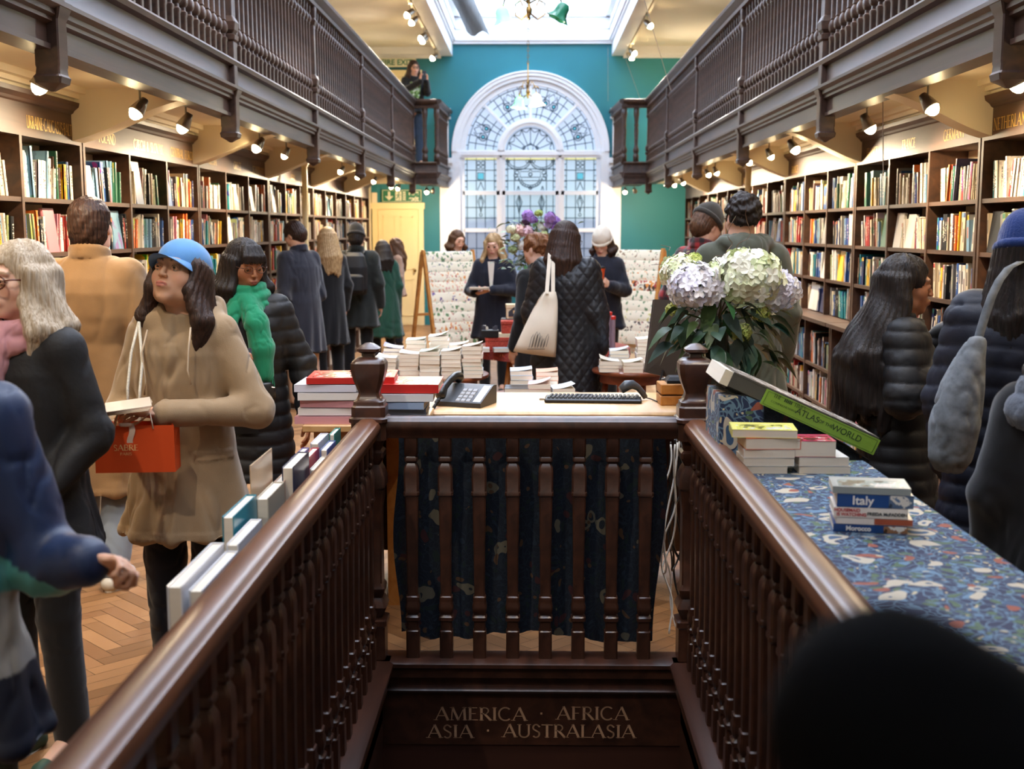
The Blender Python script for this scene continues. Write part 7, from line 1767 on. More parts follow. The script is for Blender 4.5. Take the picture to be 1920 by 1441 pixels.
# 1 --- young woman in blue cap with the orange bag
Yc = 4.38
EYEO[0] = .0032
I = person('woman in blue cap and beige hooded raincoat looking up with an orange bag', spot(335, Yc), H=1.655, rot=-.12, head=(-.14, -.40, .05), skin='asian', hh=.0045, ch=.007,
    arms={1: dict(elbow=(.285, -.02, 1.06), wrist=(.035, -.235, 1.075), hand=hand((-1, -.35, .02), (0, .1, 1), 1, .28, .35)), -1: dict(elbow=(-.245, .0, 1.05), wrist=(-.135, -.215, 1.01), hand=hand((.25, -.9, .35), (.75, .2, .5), -1, .95, .6))},
    coat=dict(mat=fabric('beige_raincoat', (158, 134, 104), .75, bscale=350), hem=.61, w=1.07, d=1.08, flare=1.32, hood=True, amp=.015, seed=3, sleeve=1.0, detail=lambda V, k: .005*((np.abs(np.abs(V[:, 0])-.13) < .055)&(V[:, 1] < 0)&(np.abs(V[:, 2]-.90) < .018)), scarfcut=1, neckr=1.0, fold_f=10), trousers=dict(mat=DKDENIM, wide=1.15), shoes=BLKSH,
    hair=dict(mat=H_DARK, style='wavy', length=.26, wave=.8, seed=4, vol=1.02), gaze=(-.05, -.10), hs=1.11)
EYEO[0] = .0036; CAPW = I; T, S = I['T'], I['hsc']
CAPB = fabric('light_blue_cap', (92, 148, 206), .7)
def cap_b(v):
    v.ell(T(np.array((0, .016, .050))*S), np.array((.088, .106, .088))*S, 0, 'u', T.R)
    X, Y, Z = np.meshgrid(*v.ax, indexing='ij', sparse=True); nrm = T.R@np.array([0, -.06, 1.0]); nrm /= np.linalg.norm(nrm); p0 = T(np.array((0, 0, .026))*S); v.D = np.maximum(v.D, -((X-p0[0])*nrm[0]+(Y-p0[1])*nrm[1]+(Z-p0[2])*nrm[2]))
c = T((0, 0, 0)); o = piece(I, 'cap', CAPB, cap_b, c-.18, c+np.array([.18, .2, .22]), .005)
m_ = MB(); rows = []
for i in range(15):
    a = -1.25+2.5*i/14; x = .078*math.sin(a); yb_ = .016-.100*math.cos(a); row = []
    for j in range(5):
        u = j/4; L_ = .070*math.cos(a)**.7; row.append(Vector(T(np.array((x*(1+.05*u), yb_-L_*u, .040-.014*u-.02*abs(math.sin(a))**2*(u)))*S)))
    rows.append(row)
m_.rings(rows, closed=False, caps=False); m_.rings([[v+Vector((0, 0, -.003)) for v in r] for r in rows], closed=False, caps=False); m_.build('cap_peak', CAPB, o, smooth=True)
k = I['k']
mbpiece(I, 'button_placket', fabric('placket', (150, 126, 96)), lambda m: m.rings([[(x, -.165-.012*abs(z-1.0), z) for x in (-.022, .022)] for z in np.linspace(.64, 1.33, 20)], closed=False, caps=False)) if False else None
DRAW = paint('drawstring', (206, 184, 156), .7)
mbpiece(I, 'drawstring', DRAW, lambda m: m.tube([(.085, -.125, 1.37), (.09, -.16, 1.30), (.085, -.165, 1.22), (.095, -.163, 1.17)], .0035, 6), smooth=True)
mbpiece(I, 'drawstring', DRAW, lambda m: m.tube([(-.075, -.13, 1.36), (-.085, -.162, 1.28), (-.075, -.165, 1.18), (-.08, -.165, 1.13)], .0035, 6), smooth=True)
BRAID = paint('braided_strap', (226, 214, 200), .7, var=.5, scale=160)
mbpiece(I, 'braided_strap', BRAID, lambda m: m.tube([(-.125, -.09, 1.385), (-.13, -.15, 1.28), (-.13, -.19, 1.16), (-.12, -.215, 1.08)], .0055, 6), smooth=True)
mbpiece(I, 'braided_strap', BRAID, lambda m: m.tube([(-.12, -.10, 1.385), (-.085, -.16, 1.25), (-.08, -.20, 1.15), (-.075, -.22, 1.09)], .0055, 6), smooth=True)
mbpiece(I, 'earring', CHROME, lambda m: m.lathe(0, 0, [(-.004, .001), (0, .004), (.004, .001)], 8, M=Matrix.Translation(Vector(T(np.array((.078, 0, -.04))*S)))), smooth=True)
W_ = Matrix.Translation(I['root'].location) @ Matrix.Rotation(-.12, 4, 'Z')
def world(I, p): return Matrix.Translation(I['root'].location) @ Matrix.Rotation(I['root'].rotation_euler.z, 4, 'Z') @ Vector(p)
# cards in her hands
q = world(I, (-.06, -.335, 1.105)); e = empty('greeting_cards', tuple(q), .25, 'small pack of pale cards held in both hands by the woman in the blue cap', 'cards')
for i in range(4): m_ = MB(); rbox(m_, -.075, .075, -.05, .05, 0, .0035, .001, M=Matrix.Translation((0, 0, i*.0045)) @ Matrix.Rotation(.06*i-.08, 4, 'Z') @ Matrix.Rotation(-.10, 4, 'Y') @ Matrix.Rotation(.18, 4, 'X')); m_.build('card', paint('card_%d' % i, [(196, 174, 150), (214, 196, 170), (186, 160, 140), (206, 190, 170)][i], .6), e)
# orange paper bag
OR = paint('orange_paper', (222, 78, 22), .55, var=.03); bw, bh, bd = .27, .165, .10
bt = at(257, 793, Yc-.27); e = empty('paper_bag', (bt.x, bt.y, bt.z-bh), .10, 'bright orange paper shopping bag with rope handles, ribbon and gilt lettering', 'bag')
m_ = MB(); x0, x1 = -bw/2, bw/2
m_.rings([[(x0, -bd/2, z), (x1, -bd/2, z), (x1+.0, 0, z), (x1, bd/2, z), (x0, bd/2, z), (x0, 0, z)] if z == 0 else [(x0, -bd/2, z), (x1, -bd/2, z), (x1-.018*z/bh, 0, z), (x1, bd/2, z), (x0, bd/2, z), (x0+.018*z/bh, 0, z)] for z in (0, bh*.5, bh)], caps=False); m_.add([(x0, -bd/2, 0), (x1, -bd/2, 0), (x1, bd/2, 0), (x0, bd/2, 0)], [(0, 1, 2, 3)]); m_.build('bag_body', OR, e)
m_ = MB(); 
for s in (-1, 1): pass
hd = Vector((-.10, 0, 0))
top = world(I, (-.15, -.29, .985))-Vector((bt.x, bt.y, bt.z-bh)); top = Matrix.Rotation(-.10, 4, 'Z') @ top
for yy in (-bd/2-.002, bd/2+.002):
    m_ = MB(); m_.tube([(-.065, yy, bh-.012), (-.055, yy*.8, bh+.04), tuple(Vector((-.012, yy*.3, 0))+top), tuple(Vector((.012, yy*.3, 0))+top), (.055, yy*.8, bh+.04), (.065, yy, bh-.012)], .0032, 6); m_.build('rope_handle', paint('rope_pale', (214, 190, 160), .7), e, smooth=True)
m_ = MB(); y = -bd/2-.003
m_.rings([[(-.02+.006*math.sin(u*6), y-.004*math.sin(u*5), bh+.008-.085*u), (.0+.006*math.sin(u*6), y-.004*math.sin(u*5), bh+.008-.085*u)] for u in np.linspace(0, 1, 8)], closed=False, caps=False)
m_.lathe(0, 0, [(-.01, .002), (-.008, .012), (0, .015), (.008, .012), (.01, .002)], 10, M=Matrix.Translation((-.025, y-.006, bh+.004)) @ Matrix.Diagonal((1.6, .6, .7, 1)))
m_.build('ribbon', paint('blush_ribbon', (232, 206, 188), .6), e, smooth=True)
PG = paint('pale_gilt', (246, 206, 140), .4); m_ = MB(); serif_text(m_, 'SABRE', .020, (-.072, -bd/2, .078), (1, 0, 0), (0, 0, 1), width=.085); serif_text(m_, 'PARIS', .009, (-.050, -bd/2, .062), (1, 0, 0), (0, 0, 1), width=.040); m_.build('lettering', PG, e)
# 2 --- man in camel overcoat
I = person('man in long camel overcoat seen from behind, facing the bookcase', spot(170, 5.75), H=1.85, rot=PI-.12, head=(.1, -.05, 0), sex='m', face=False, hh=.010, ch=.010,
    coat=dict(mat=fabric('camel_wool', (128, 98, 64), .8, bscale=300), hem=.42, w=1.12, d=1.1, flare=1.18, amp=.008, seed=5, fold_f=6), trousers=dict(mat=GREYJ, wide=1.2), shoes=paint('white_trainer', (206, 204, 196), .6), hair=dict(mat=H_DARK, style='short', seed=2, vol=1.0), legs={-1: dict(ankle=(-.12, .16, .10), knee=(-.11, .02, .50))})
# 3 --- woman with the green scarf
I = person('woman with black hair, glasses and green scarf in a long open black puffer coat', spot(458, 5.6), H=1.655, rot=.1, head=(.62, .16, 0), skin='brown', hh=.0055, ch=.008,
    arms={-1: dict(elbow=(-.21, .0, 1.08), wrist=(-.02, -.25, 1.07), hand=hand((.5, -.6, .5), (-.3, .3, .6), 1, .7)), 1: dict(elbow=(.25, .04, 1.08), wrist=(.27, -.02, .85))},
    coat=dict(mat=BLKNYL, hem=.56, w=1.10, d=1.10, style='puffer', puff=.009, seed=7, sleeve=1.0, flare=1.12, scarfcut=1), trousers=dict(mat=DKDENIM), shoes=BLKSH, hair=dict(mat=H_BLACK, style='bob', length=.18, wave=.25, seed=9, vol=1.05, fringe=True))
glasses(I, paint('thin_bronze_wire', (90, 60, 50), .3, metal=.6), r=.020, hgt=.8)
k = I['k']; SC_ = fabric('green_scarf', (26, 128, 92), .85, bscale=260)
def sc_b(v):
    nb = I['neck']
    for i in range(20):
        a, b = 2*PI*i/20, 2*PI*(i+1)/20; f = lambda t_, r_, z: nb+np.array([r_*math.cos(t_), r_*1.0*math.sin(t_)-.01, z+.02*math.sin(t_)])
        v.cap(f(a, .085, .0), f(b, .085, .0), .028, .028, .008); v.cap(f(a, .092, -.045), f(b, .092, -.045), .030, .030, .008); v.cap(f(a, .075, .04), f(b, .075, .04), .022, .022, .008)
    v.chain([nb+np.array([.02, -.10, -.04]), nb+np.array([.06, -.155, -.13]), nb+np.array([.085, -.165, -.24]), nb+np.array([.09, -.165, -.36])], [.045, .05, .055, .05], .02); v.chain([nb+np.array([-.03, -.10, -.05]), nb+np.array([-.07, -.15, -.16]), nb+np.array([-.10, -.15, -.30])], [.035, .04, .035], .02)
sc = piece(I, 'scarf', SC_, sc_b, I['neck']-np.array([.22, .26, .45]), I['neck']+np.array([.22, .2, .12]), .006, fold=(12, .009, 26, 0, (1, 1, .5)))
m_ = MB(); rr = random.Random(6)
for i in range(26): x = I['neck'][0]+.045+.0036*i; m_.tube([(x, -.165-.01*rr.random(), I['neck'][2]-.37), (x+rr.uniform(-.006, .006), -.17, I['neck'][2]-.41), (x+rr.uniform(-.012, .012), -.17, I['neck'][2]-.45-rr.uniform(0, .03))], .0018, 4)
m_.build('fringe', SC_, sc)
mbpiece(I, 'jumper_front', BLKT, lambda m: m.rings([[(x*(1.0), -.152-.01*math.cos(x*20), z) for x in np.linspace(-.075, .06, 8)] for z in np.linspace(.78, 1.27, 14)], closed=False, caps=False), smooth=True)
mbpiece(I, 'buttons', CHROME, lambda m: [m.lathe(0, 0, [(0, .006), (.003, .006)], 8, M=Matrix.Translation((-.02, -.166, z)) @ Matrix.Rotation(PI/2, 4, 'X')) for z in (1.30, 1.26, 1.22)]) if False else None
q = world(I, (-.02, -.285, 1.15)); m_ = MB(); rbox(m_, -.075, .075, -.005, .005, -.045, .045, .004, M=Matrix.Rotation(-.12, 4, 'Y') @ Matrix.Rotation(-.9, 4, 'X')); o = m_.build('smartphone', paint('phone_case', (30, 34, 44), .3), loc=tuple(q)); o.rotation_euler.z = .1; tag(o, 'dark smartphone held by the woman in the green scarf', 'phone')
q = world(I, (.015, -.20, .97)); e = empty('shoulder_bag', tuple(q), .1, 'black leather bag hanging in front of the woman in the green scarf', 'bag'); v = Vol((-.2, -.1, -.25), (.2, .12, .2), .007); v.ell((0, 0, 0), (.135, .05, .10), 0); v.cutz(.055, True); V, Fc = v.mesh(); mk_mesh('bag_body', V, Fc, BLKSH, e); m_ = MB(); m_.tube([(-.13, -.01, .03), (-.0, -.055, .058), (.13, -.01, .03)], .004, 6); m_.build('zip', CHROME, e)
# 4 --- older blonde woman at the edge
I = person('older woman with ash blonde hair, brown glasses, pink scarf and black jacket', spot(34, 3.72), H=1.665, rot=-.38, head=(-.12, -.02, 0), skin='pale', hh=.0045, ch=.008,
    arms={1: dict(elbow=(.215, .05, 1.08), wrist=(.15, -.14, .88))}, coat=dict(mat=paint('waxed_black', (24, 25, 28), .68, var=.25, scale=8, bump=.35, bscale=70), hem=.72, w=1.04, d=1.06, amp=.014, seed=8, sleeve=.98, scarfcut=1), trousers=dict(mat=BLKT), shoes=paint('green_trainer', (44, 78, 66), .6), hair=dict(mat=H_GREYB, style='wavy', length=.24, wave=.7, seed=6, vol=1.06))
glasses(I, paint('tortoise_frame', (92, 44, 32), .25, var=.4, scale=120), r=.026, hgt=.8, wire=.0028)
SCP = fabric('pink_scarf', (206, 150, 156), .9)
def sp_b(v):
    nb = I['neck']
    for i in range(20):
        a, b = 2*PI*i/20, 2*PI*(i+1)/20; f = lambda t_, r_, z: nb+np.array([r_*math.cos(t_), r_*math.sin(t_)-.012, z+.025*math.sin(t_)])
        v.cap(f(a, .088, .01), f(b, .088, .01), .028, .028, .008); v.cap(f(a, .095, -.04), f(b, .095, -.04), .030, .030, .008)
    v.chain([nb+np.array([-.0, -.11, -.05]), nb+np.array([-.03, -.16, -.18]), nb+np.array([-.02, -.17, -.34])], [.05, .06, .05], .02)
piece(I, 'scarf', SCP, sp_b, I['neck']-np.array([.2, .26, .42]), I['neck']+np.array([.2, .2, .12]), .006, fold=(14, .008, 24, 0, (1, 1, .6)))
# 5 --- visitor in navy and teal jacket close to the camera at the edge
def col_block(V):
    c = np.tile(np.array(lin((20, 42, 80))), (len(V), 1)); 
    sl = (V[:, 0] > .15); un = (V[:, 2] < (1.10-.0*V[:, 0])) & (V[:, 0] < .50)
    teal = V[:, 2] < .985+.14*np.clip((.30-V[:, 0])/.3, 0, 1); c[teal] = lin((78, 150, 152)); grey = (V[:, 2] < .97)&(V[:, 0] < .22); c[grey] = lin((150, 148, 144)); low = V[:, 2] < .80; c[low] = lin((24, 30, 46)); return c
p_ = at(-178, 428, 2.42)
I = person('visitor in a navy, teal and grey jacket closest to the stair rail', (p_.x, 2.42, 0), H=1.63, rot=.15, head=(-.5, .1, 0), skin='fair', hh=.010, ch=.009, face=True,
    arms={1: dict(elbow=(.245, -.02, 1.02), wrist=(.335, -.10, 1.045), hand=hand((.9, -.3, .05), (0, -.5, -.8), 1, 1.1))}, coat=dict(mat=vcol('jacket_blocks', .5, bump=.2, bscale=300), hem=.66, w=1.12, d=1.12, colfn=col_block, amp=.016, seed=12, sleeve=1.12, cuff=-.08, fold_f=14), trousers=dict(mat=fabric('sage_trousers', (88, 98, 88))), shoes=paint('green_trainer', (44, 78, 66), .6), hair=dict(mat=H_BLOND, style='long', length=.25, seed=3))
# 6 --- navy coat man reading
I = person('man in dark navy overcoat and peach trousers bending over a book', spot(563, 11.5), H=1.77, rot=-2.15, lean=.10, head=(.05, .55, 0), sex='m', hh=.010, ch=.011, coat=dict(mat=NAVYW, hem=.52, w=1.12, amp=.008, seed=4), trousers=dict(mat=PINKT, wide=1.25), shoes=BROWNSH, hair=dict(mat=H_DARK, style='short', seed=5),
    arms={s: dict(elbow=(s*.24, .0, 1.08), wrist=(s*.09, -.28, 1.08)) for s in (-1, 1)})
# 7 --- blonde in black
I = person('woman with long straight blonde hair in a black coat seen from behind', spot(613, 12.7), H=1.72, rot=-2.5, head=(.0, .2, 0), hh=.010, ch=.011, coat=dict(mat=BLACKW, hem=.50, w=1.0, amp=.008, seed=6), trousers=dict(mat=BLKT), shoes=BLKSH, hair=dict(mat=H_BLOND, style='long', length=.36, seed=7, back=.02))
# 8 --- backpacker
I = person('person in dark beanie and coat carrying a black backpack, seen from behind', spot(668, 13.4), H=1.73, rot=PI, head=(0, .1, 0), sex='m', face=False, hh=.012, ch=.012, coat=dict(mat=fabric('charcoal_coat', (30, 34, 32)), hem=.62, w=1.15, seed=9), trousers=dict(mat=BLKT), shoes=BLKSH, hair=dict(mat=H_BLACK, style='short'))
beanie(I, fabric('charcoal_knit', (26, 26, 26)), roll=True)
q = world(I, (0, .15, 1.0)); e = empty('backpack', tuple(q), PI, 'large black backpack with straps on the person in the dark beanie', 'backpack')
v = Vol((-.24, -.1, -.1), (.24, .3, .55), .008); v.prof([(.0, .13, .07, 0, .08), (.06, .15, .10, 0, .09), (.3, .15, .10, 0, .09), (.42, .12, .08, 0, .08), (.46, .08, .05, 0, .07)], 0, 3); V, Fc = v.mesh(); mk_mesh('pack_body', V, Fc, BLKNYL, e)
v = Vol((-.2, .05, -.05), (.2, .32, .35), .008); v.prof([(.02, .11, .04, 0, .17), (.05, .12, .055, 0, .18), (.2, .12, .05, 0, .18), (.23, .09, .03, 0, .17)], 0, 3); V, Fc = v.mesh(); mk_mesh('front_pocket', V, Fc, BLKNYL, e)
for s in (-1, 1): m_ = MB(); m_.tube([(s*.09, .03, .42), (s*.10, -.05, .47), (s*.10, -.15, .42), (s*.12, -.27, .25)], .016, 6); m_.build('strap', BLKNYL, e, smooth=True)
# 9 --- green coat
I = person('person with long dark hair in a bottle green coat beside the backpack', spot(716, 14.9), H=1.56, rot=-2.7, head=(.3, .3, 0), hh=.012, ch=.012, coat=dict(mat=fabric('bottle_green', (22, 66, 52)), hem=.42, w=1.15, flare=1.35, seed=10), trousers=dict(mat=DKDENIM), shoes=BLKSH, hair=dict(mat=H_BLACK, style='long', length=.28, seed=8))
# 10 --- beige jacket
I = person('woman with long brown hair, beige jacket and jeans standing before the cream door', spot(741, 17.7), H=1.57, rot=-1.35, head=(-.1, .2, 0), hh=.011, ch=.012, coat=dict(mat=fabric('dusty_beige', (168, 136, 116)), hem=.80, w=1.12, seed=11), trousers=dict(mat=DKDENIM, wide=1.3), shoes=BLKSH, hair=dict(mat=H_BROWN, style='wavy', length=.34, wave=.8, seed=10, back=.02))
# 11 --- on the gallery
gp = at(777, 308, 20.1)
I = person('woman in black jacket and blue jeans on the upper gallery photographing with her phone', (gp.x, 20.15, 2.751), H=1.69, rot=.42, head=(.05, .08, 0), skin='fair', hh=.009, ch=.010,
    arms={s: dict(elbow=(s*.20, -.10, 1.18), wrist=(.055+s*.055, -.32, 1.33), hand=hand((0, -.15, 1), (-s, -.2, 0), 1 if s < 0 else -1, .8)) for s in (-1, 1)}, coat=dict(mat=BLACKW, hem=.86, w=1.05, seed=13), trousers=dict(mat=DENIM, wide=1.35), shoes=BLKSH, hair=dict(mat=H_DARK, style='long', length=.22, seed=11))
glasses(I, BLACKP, wire=.003)
q = world(I, (.055, -.36, 1.42)); m_ = MB(); rbox(m_, -.037, .037, -.005, .005, -.075, .075, .003); o = m_.build('smartphone', BLACKP, loc=tuple(q)); o.rotation_euler.z = .42; tag(o, 'black smartphone held up by the woman on the gallery', 'phone')
q = world(I, (-.05, -.19, 1.20)); m_ = MB(); rbox(m_, -.09, .09, -.012, .012, -.12, .12, .003, M=Matrix.Rotation(.15, 4, 'Y')); o = m_.build('magazine', art_mat((120, 160, 80)), loc=tuple(q)); o.rotation_euler.z = .42; tag(o, 'green covered book tucked under the arm of the woman on the gallery', 'book')
# 12 --- behind the racks
I = person('woman with tied brown hair standing behind the wrapping paper rack', spot(857, 14.9), H=1.69, rot=.55, head=(.1, .25, 0), hh=.010, ch=.012, coat=dict(mat=BLACKW, hem=.8, seed=14), trousers=dict(mat=BLKT), shoes=BLKSH, hair=dict(mat=H_BROWN, style='bob', length=.14, seed=12, vol=.98))
I = person('smiling woman with wavy blonde hair in a navy coat holding cards', spot(925, 12.6), H=1.655, rot=-.12, head=(-.05, .22, 0), hh=.009, ch=.011, arms={1: dict(elbow=(.24, -.02, 1.08), wrist=(.04, -.24, 1.09), hand=hand((-1, -.2, 0), (0, 0, 1), 1, .4)), -1: dict(elbow=(-.24, 0, 1.08), wrist=(-.16, -.22, 1.06), hand=hand((.8, -.4, 0), (0, 0, 1), -1, .4))},
    coat=dict(mat=NAVYW, hem=.6, w=1.15, seed=15, scarfcut=1), trousers=dict(mat=BLKT), shoes=BLKSH, hair=dict(mat=H_BLOND, style='wavy', length=.24, wave=1, seed=13))
mbpiece(I, 'cream_top', paint('cream_knit', (232, 224, 210), .9, bump=.3), lambda m: m.rings([[(x, -.150-.006*math.cos(x*30), z) for x in np.linspace(-.035*(z-.95)/.42, .035*(z-.95)/.42, 6)] for z in np.linspace(1.06, 1.38, 8)], closed=False, caps=False), smooth=True)
q = world(I, (-.10, -.30, 1.10)); m_ = MB()
for i in range(3): rbox(m_, -.10, .10, -.06, .06, i*.008, i*.008+.006, .001)
o = m_.build('postcard_set', paint('card_1', (214, 196, 170), .6), loc=tuple(q)); tag(o, 'white card set held by the smiling blonde woman', 'cards')
I = person('person with curly chestnut hair in black bending by the bouquet', spot(1012, 9.15), H=1.665, rot=-2.35, lean=.06, head=(.2, .2, 0), hh=.011, ch=.012, coat=dict(mat=BLACKW, hem=.6, w=1.1, seed=16), trousers=dict(mat=BLKT), shoes=BLKSH, hair=dict(mat=H_GING, style='curly', seed=14, vol=1.06))
I = person('person in a cream knitted beanie and dark jacket holding an orange cup', spot(1130, 11.9), H=1.69, rot=-.25, head=(-.15, .4, 0), hh=.010, ch=.012, arms={-1: dict(elbow=(-.23, -.02, 1.12), wrist=(-.02, -.25, 1.22), hand=hand((.2, -.6, .6), (.9, 0, 0), -1, .7)), 1: dict(elbow=(.23, -.02, 1.12), wrist=(.12, -.24, 1.17), hand=hand((-.3, -.6, .5), (-.9, 0, 0), 1, .7))},
    coat=dict(mat=NAVYW, hem=.75, w=1.15, seed=17), trousers=dict(mat=BLKT), shoes=BLKSH, hair=dict(mat=H_DARK, style='bob', length=.12, seed=15))
beanie(I, fabric('cream_knit_hat', (232, 222, 204), .95, bump=.6, bscale=120), pom=False, puff=1.08)
q = world(I, (.05, -.33, 1.24)); e = empty('takeaway_cup', tuple(q), 0, 'orange takeaway cup held by the person in the cream beanie', 'cup'); m_ = MB(); m_.lathe(0, 0, [(0, .030), (.10, .042)], 18); m_.build('cup_body', paint('cup_orange', (226, 84, 26), .5), e, auto=.6); m_ = MB(); m_.lathe(0, 0, [(.10, .045), (.112, .044), (.118, .036)], 18); m_.build('lid', BLACKP, e, auto=.6)
# 15 --- quilted coat with the tote
I = person('dark haired woman in black quilted coat seen from behind carrying a tote', spot(1062, 8.5), H=1.755, rot=PI-.25, head=(-.45, .22, 0), hh=.009, ch=.007, coat=dict(mat=paint('black_quilt', (22, 23, 28), .5, var=.1, spec=.4), hem=.40, w=1.24, d=1.2, style='quilt', seed=18, flare=1.2, sleeve=1.2, collar=True), trousers=dict(mat=fabric('brown_tweed', (70, 52, 42))), shoes=BLKSH, hair=dict(mat=H_DARK, style='long', length=.26, seed=17))
glasses(I, BLACKP)
TY = 8.27; tb0 = at(1002, 664, TY); tt_ = at(1031, 547, TY)-tb0; sh_ = at(1034, 474, 8.41)-tb0
e = empty('tote_bag', tuple(tb0), 0, 'cream canvas tote bag with black line drawing hanging from the quilted shoulder', 'bag')
CANV = paint('cream_canvas', (226, 214, 194), .9, bump=.4, bscale=400); m_ = MB(); n = 14; rg = []
for i in range(9):
    u = i/8; c_ = tt_*u; hw = .105*(1-u)**.7*1.0+.042; th = .05*math.sin(PI*min(1, u*1.1+.12))+.012
    rg.append([(c_.x+hw*math.cos(2*PI*j/n*1.0), c_.y+th*math.sin(2*PI*j/n)+.012*math.sin(j*2.1+u*5)*u, c_.z+.02*math.cos(2*PI*j/n)*(1-u)*-1) for j in range(n)])
m_.rings(rg); m_.build('bag_body', CANV, e, smooth=True)
for k in (-1, 1):
    m_ = MB(); pts = [tt_+Vector((k*.022, -.01+.01*k, -.01)), tt_.lerp(sh_, .5)+Vector((k*.016, -.02, 0)), sh_+Vector((k*.012, -.03, -.01)), sh_+Vector((k*.012+.01, .03, .018)), sh_+Vector((k*.01+.03, .10, .0))]
    m_.rings([[(p.x-.013, p.y, p.z), (p.x+.013, p.y, p.z), (p.x+.013, p.y+.004, p.z), (p.x-.013, p.y+.004, p.z)] for p in pts]); m_.build('handle', CANV, e)
m_ = MB(); rr = random.Random(12)
for i in range(6):
    u0 = .12+.02*(i % 2); xs = -.05+.02*i; h = rr.uniform(.10, .24); q = [tt_*u0+Vector((xs, -.070, 0)), tt_*(u0+h)+Vector((xs, -.074, 0)), tt_*(u0+h+.05)+Vector((xs+.008, -.074, 0)), tt_*(u0+h)+Vector((xs+.016, -.074, 0)), tt_*u0+Vector((xs+.016, -.070, 0))]; m_.tube(q, .0016, 4)
m_.tube([tt_*.10+Vector((-.06, -.066, 0)), tt_*.10+Vector((.06, -.066, 0))], .002, 4); m_.build('line_drawing', paint('print_ink', (40, 40, 44), .8), e)
# 16 --- plaid and parka
def plaid(V):
    c = np.tile(np.array(lin((150, 24, 28))), (len(V), 1)); a = (np.sin((V[:, 0]+V[:, 1]*.7)*70) > .1); b = (np.sin(V[:, 2]*70) > .1); c[a ^ b] = lin((78, 14, 18)); c[a & b] = lin((22, 12, 14)); return c
I = person('man in a red and black plaid jacket and dark beanie browsing the shelves', spot(1306, 8.9), H=1.86, rot=2.15, lean=.14, head=(.0, .35, 0), sex='m', hh=.011, ch=.009, coat=dict(mat=vcol('plaid_flannel', .9, bump=.3, bscale=300, sheen=.3), hem=.8, w=1.15, colfn=plaid, seed=20), trousers=dict(mat=DKDENIM), shoes=BROWNSH, hair=dict(mat=H_BROWN, style='short'))
beanie(I, fabric('grey_striped_knit', (56, 52, 46)), z=.03)
I = person('tall person with dark tousled hair in an olive hooded parka seen from behind', spot(1392, 7.2), H=1.90, rot=PI+.1, head=(.1, .05, 0), sex='m', face=False, hh=.011, ch=.009, coat=dict(mat=fabric('olive_parka', (66, 70, 58), .75), hem=.6, w=1.18, d=1.15, hood=True, seed=21, sleeve=1.15, amp=.014), trousers=dict(mat=BLKT), shoes=BLKSH, hair=dict(mat=H_BLACK, style='curly', seed=19, vol=1.04))
# 18 --- black haired woman in puffer, profile
I = person('woman with very long black hair in a black puffer jacket looking toward the shelves', spot(1700, 4.75), H=1.60, rot=1.45, head=(.0, .06, 0), skin='brown', hh=.0055, ch=.008, arms={-1: dict(elbow=(-.24, .02, 1.08), wrist=(-.10, -.22, 1.22)), 1: dict(elbow=(.24, -.05, 1.10), wrist=(.06, -.23, 1.34))}, coat=dict(mat=BLKNYL, hem=.62, w=1.14, d=1.16, style='puffer', seed=22, sleeve=1.2, amp=.01), trousers=dict(mat=BLKT), shoes=BLKSH, hair=dict(mat=H_BLACK, style='wavy', length=.52, wave=.6, seed=20, vol=1.06, back=.11, sp=.06, a0=-.02))
# 19 --- blue beanie at the edge with grey bag
I = person('person in a royal blue beanie and navy puffer jacket carrying a grey rucksack', spot(1925, 4.15), H=1.73, rot=2.5, head=(.1, .05, 0), hh=.009, ch=.009, coat=dict(mat=NAVNYL, hem=.55, w=1.25, d=1.2, style='puffer', seed=23, sleeve=1.3), trousers=dict(mat=BLKT), shoes=BLKSH, hair=dict(mat=H_BLACK, style='long', length=.35, seed=21), face=False)
beanie(I, fabric('royal_blue_knit', (26, 52, 110), bump=.5, bscale=160), puff=1.06)
p_ = at(1782, 770, 3.95); e = empty('rucksack', (p_.x, 3.95, p_.z-.16), -.2, 'soft mottled grey rucksack hanging from the shoulder of the person in the blue beanie', 'bag')
GRB = paint('grey_tie_dye', (112, 118, 124), .85, var=.85, scale=28, bump=.3, bscale=40)
v = Vol((-.2, -.2, -.1), (.25, .2, .5), .008); v.prof([(-.04, .04, .04, 0, 0), (.0, .065, .07, 0, 0), (.12, .075, .09, .01, 0), (.24, .06, .07, .03, 0), (.34, .035, .04, .055, 0), (.40, .02, .02, .075, 0)], 0, 2.2); V, Fc = v.mesh(); V = folds(V, normals(V, Fc), 5, .012, 16); mk_mesh('bag_body', V, Fc, GRB, e)
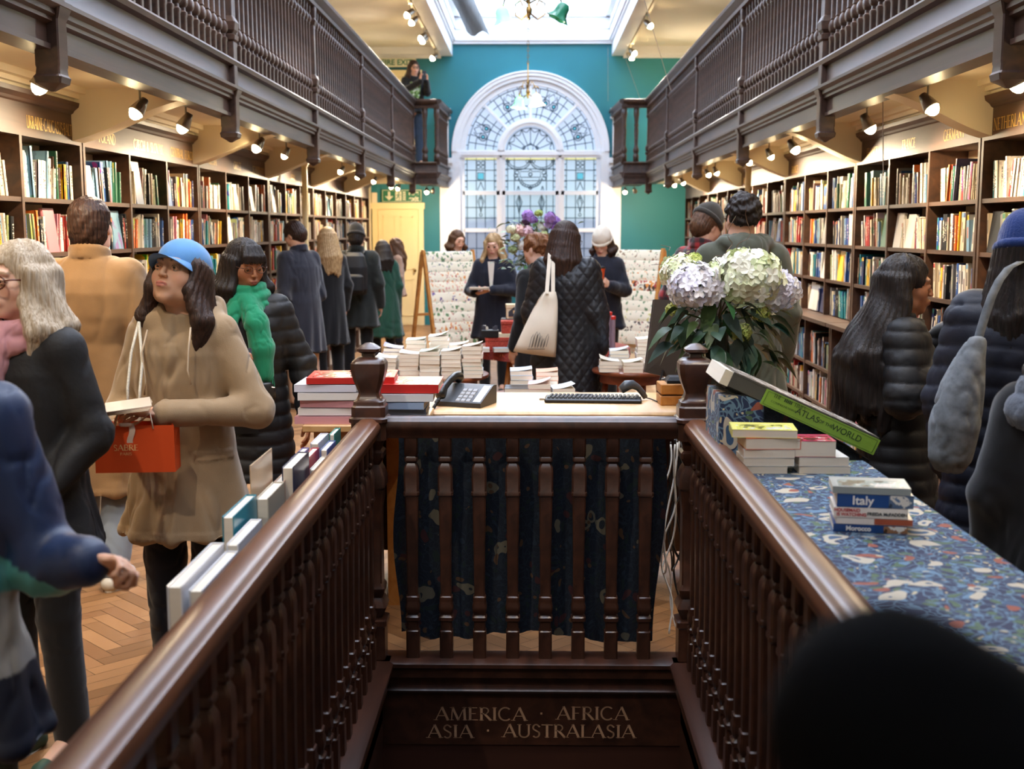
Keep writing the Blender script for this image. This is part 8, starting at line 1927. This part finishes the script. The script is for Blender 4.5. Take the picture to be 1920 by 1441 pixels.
m_ = MB(); m_.rings([[(x-.014, y, z), (x+.014, y, z), (x+.014, y+.006, z), (x-.014, y+.006, z)] for x, y, z in ((.07, 0, .36), (.082, .01, .42), (.098, .02, .48), (.118, .04, .54), (.142, .06, .59), (.175, .09, .63), (.22, .13, .65))]); m_.build('shoulder_strap', GRB, e, smooth=True)
# 20 --- lower edge: dark coat with grey fur hood
I = person('shorter person in a black coat with grey fluffy knitted hood', spot(2035, 3.3), H=1.50, rot=2.7, head=(.2, .0, 0), hh=.010, ch=.010, coat=dict(mat=BLACKW, hem=.5, w=1.25, d=1.2, seed=24, sleeve=1.15), trousers=dict(mat=BLKT), shoes=BLKSH, hair=dict(mat=H_BLACK, style='bob', length=.12, seed=22, vol=1.05), face=False)
GK = fabric('grey_fluffy_knit', (96, 102, 112), .95, bump=.8, bscale=90)
def hd_b(v):
    nb = I['neck']
    for i in range(16):
        a, b = 2*PI*i/16, 2*PI*(i+1)/16; f = lambda t_, r_, z: nb+np.array([r_*math.cos(t_), r_*math.sin(t_)+.02, z])
        v.cap(f(a, .10, .0), f(b, .10, .0), .045, .045, .01); v.cap(f(a, .125, -.06), f(b, .125, -.06), .045, .045, .01)
piece(I, 'hood', GK, hd_b, I['neck']-.24, I['neck']+np.array([.24, .24, .16]), .008, fold=(21, .012, 22, 0, (1, 1, 1)))
# 21 --- someone in black standing right beside the photographer, one sleeve raised
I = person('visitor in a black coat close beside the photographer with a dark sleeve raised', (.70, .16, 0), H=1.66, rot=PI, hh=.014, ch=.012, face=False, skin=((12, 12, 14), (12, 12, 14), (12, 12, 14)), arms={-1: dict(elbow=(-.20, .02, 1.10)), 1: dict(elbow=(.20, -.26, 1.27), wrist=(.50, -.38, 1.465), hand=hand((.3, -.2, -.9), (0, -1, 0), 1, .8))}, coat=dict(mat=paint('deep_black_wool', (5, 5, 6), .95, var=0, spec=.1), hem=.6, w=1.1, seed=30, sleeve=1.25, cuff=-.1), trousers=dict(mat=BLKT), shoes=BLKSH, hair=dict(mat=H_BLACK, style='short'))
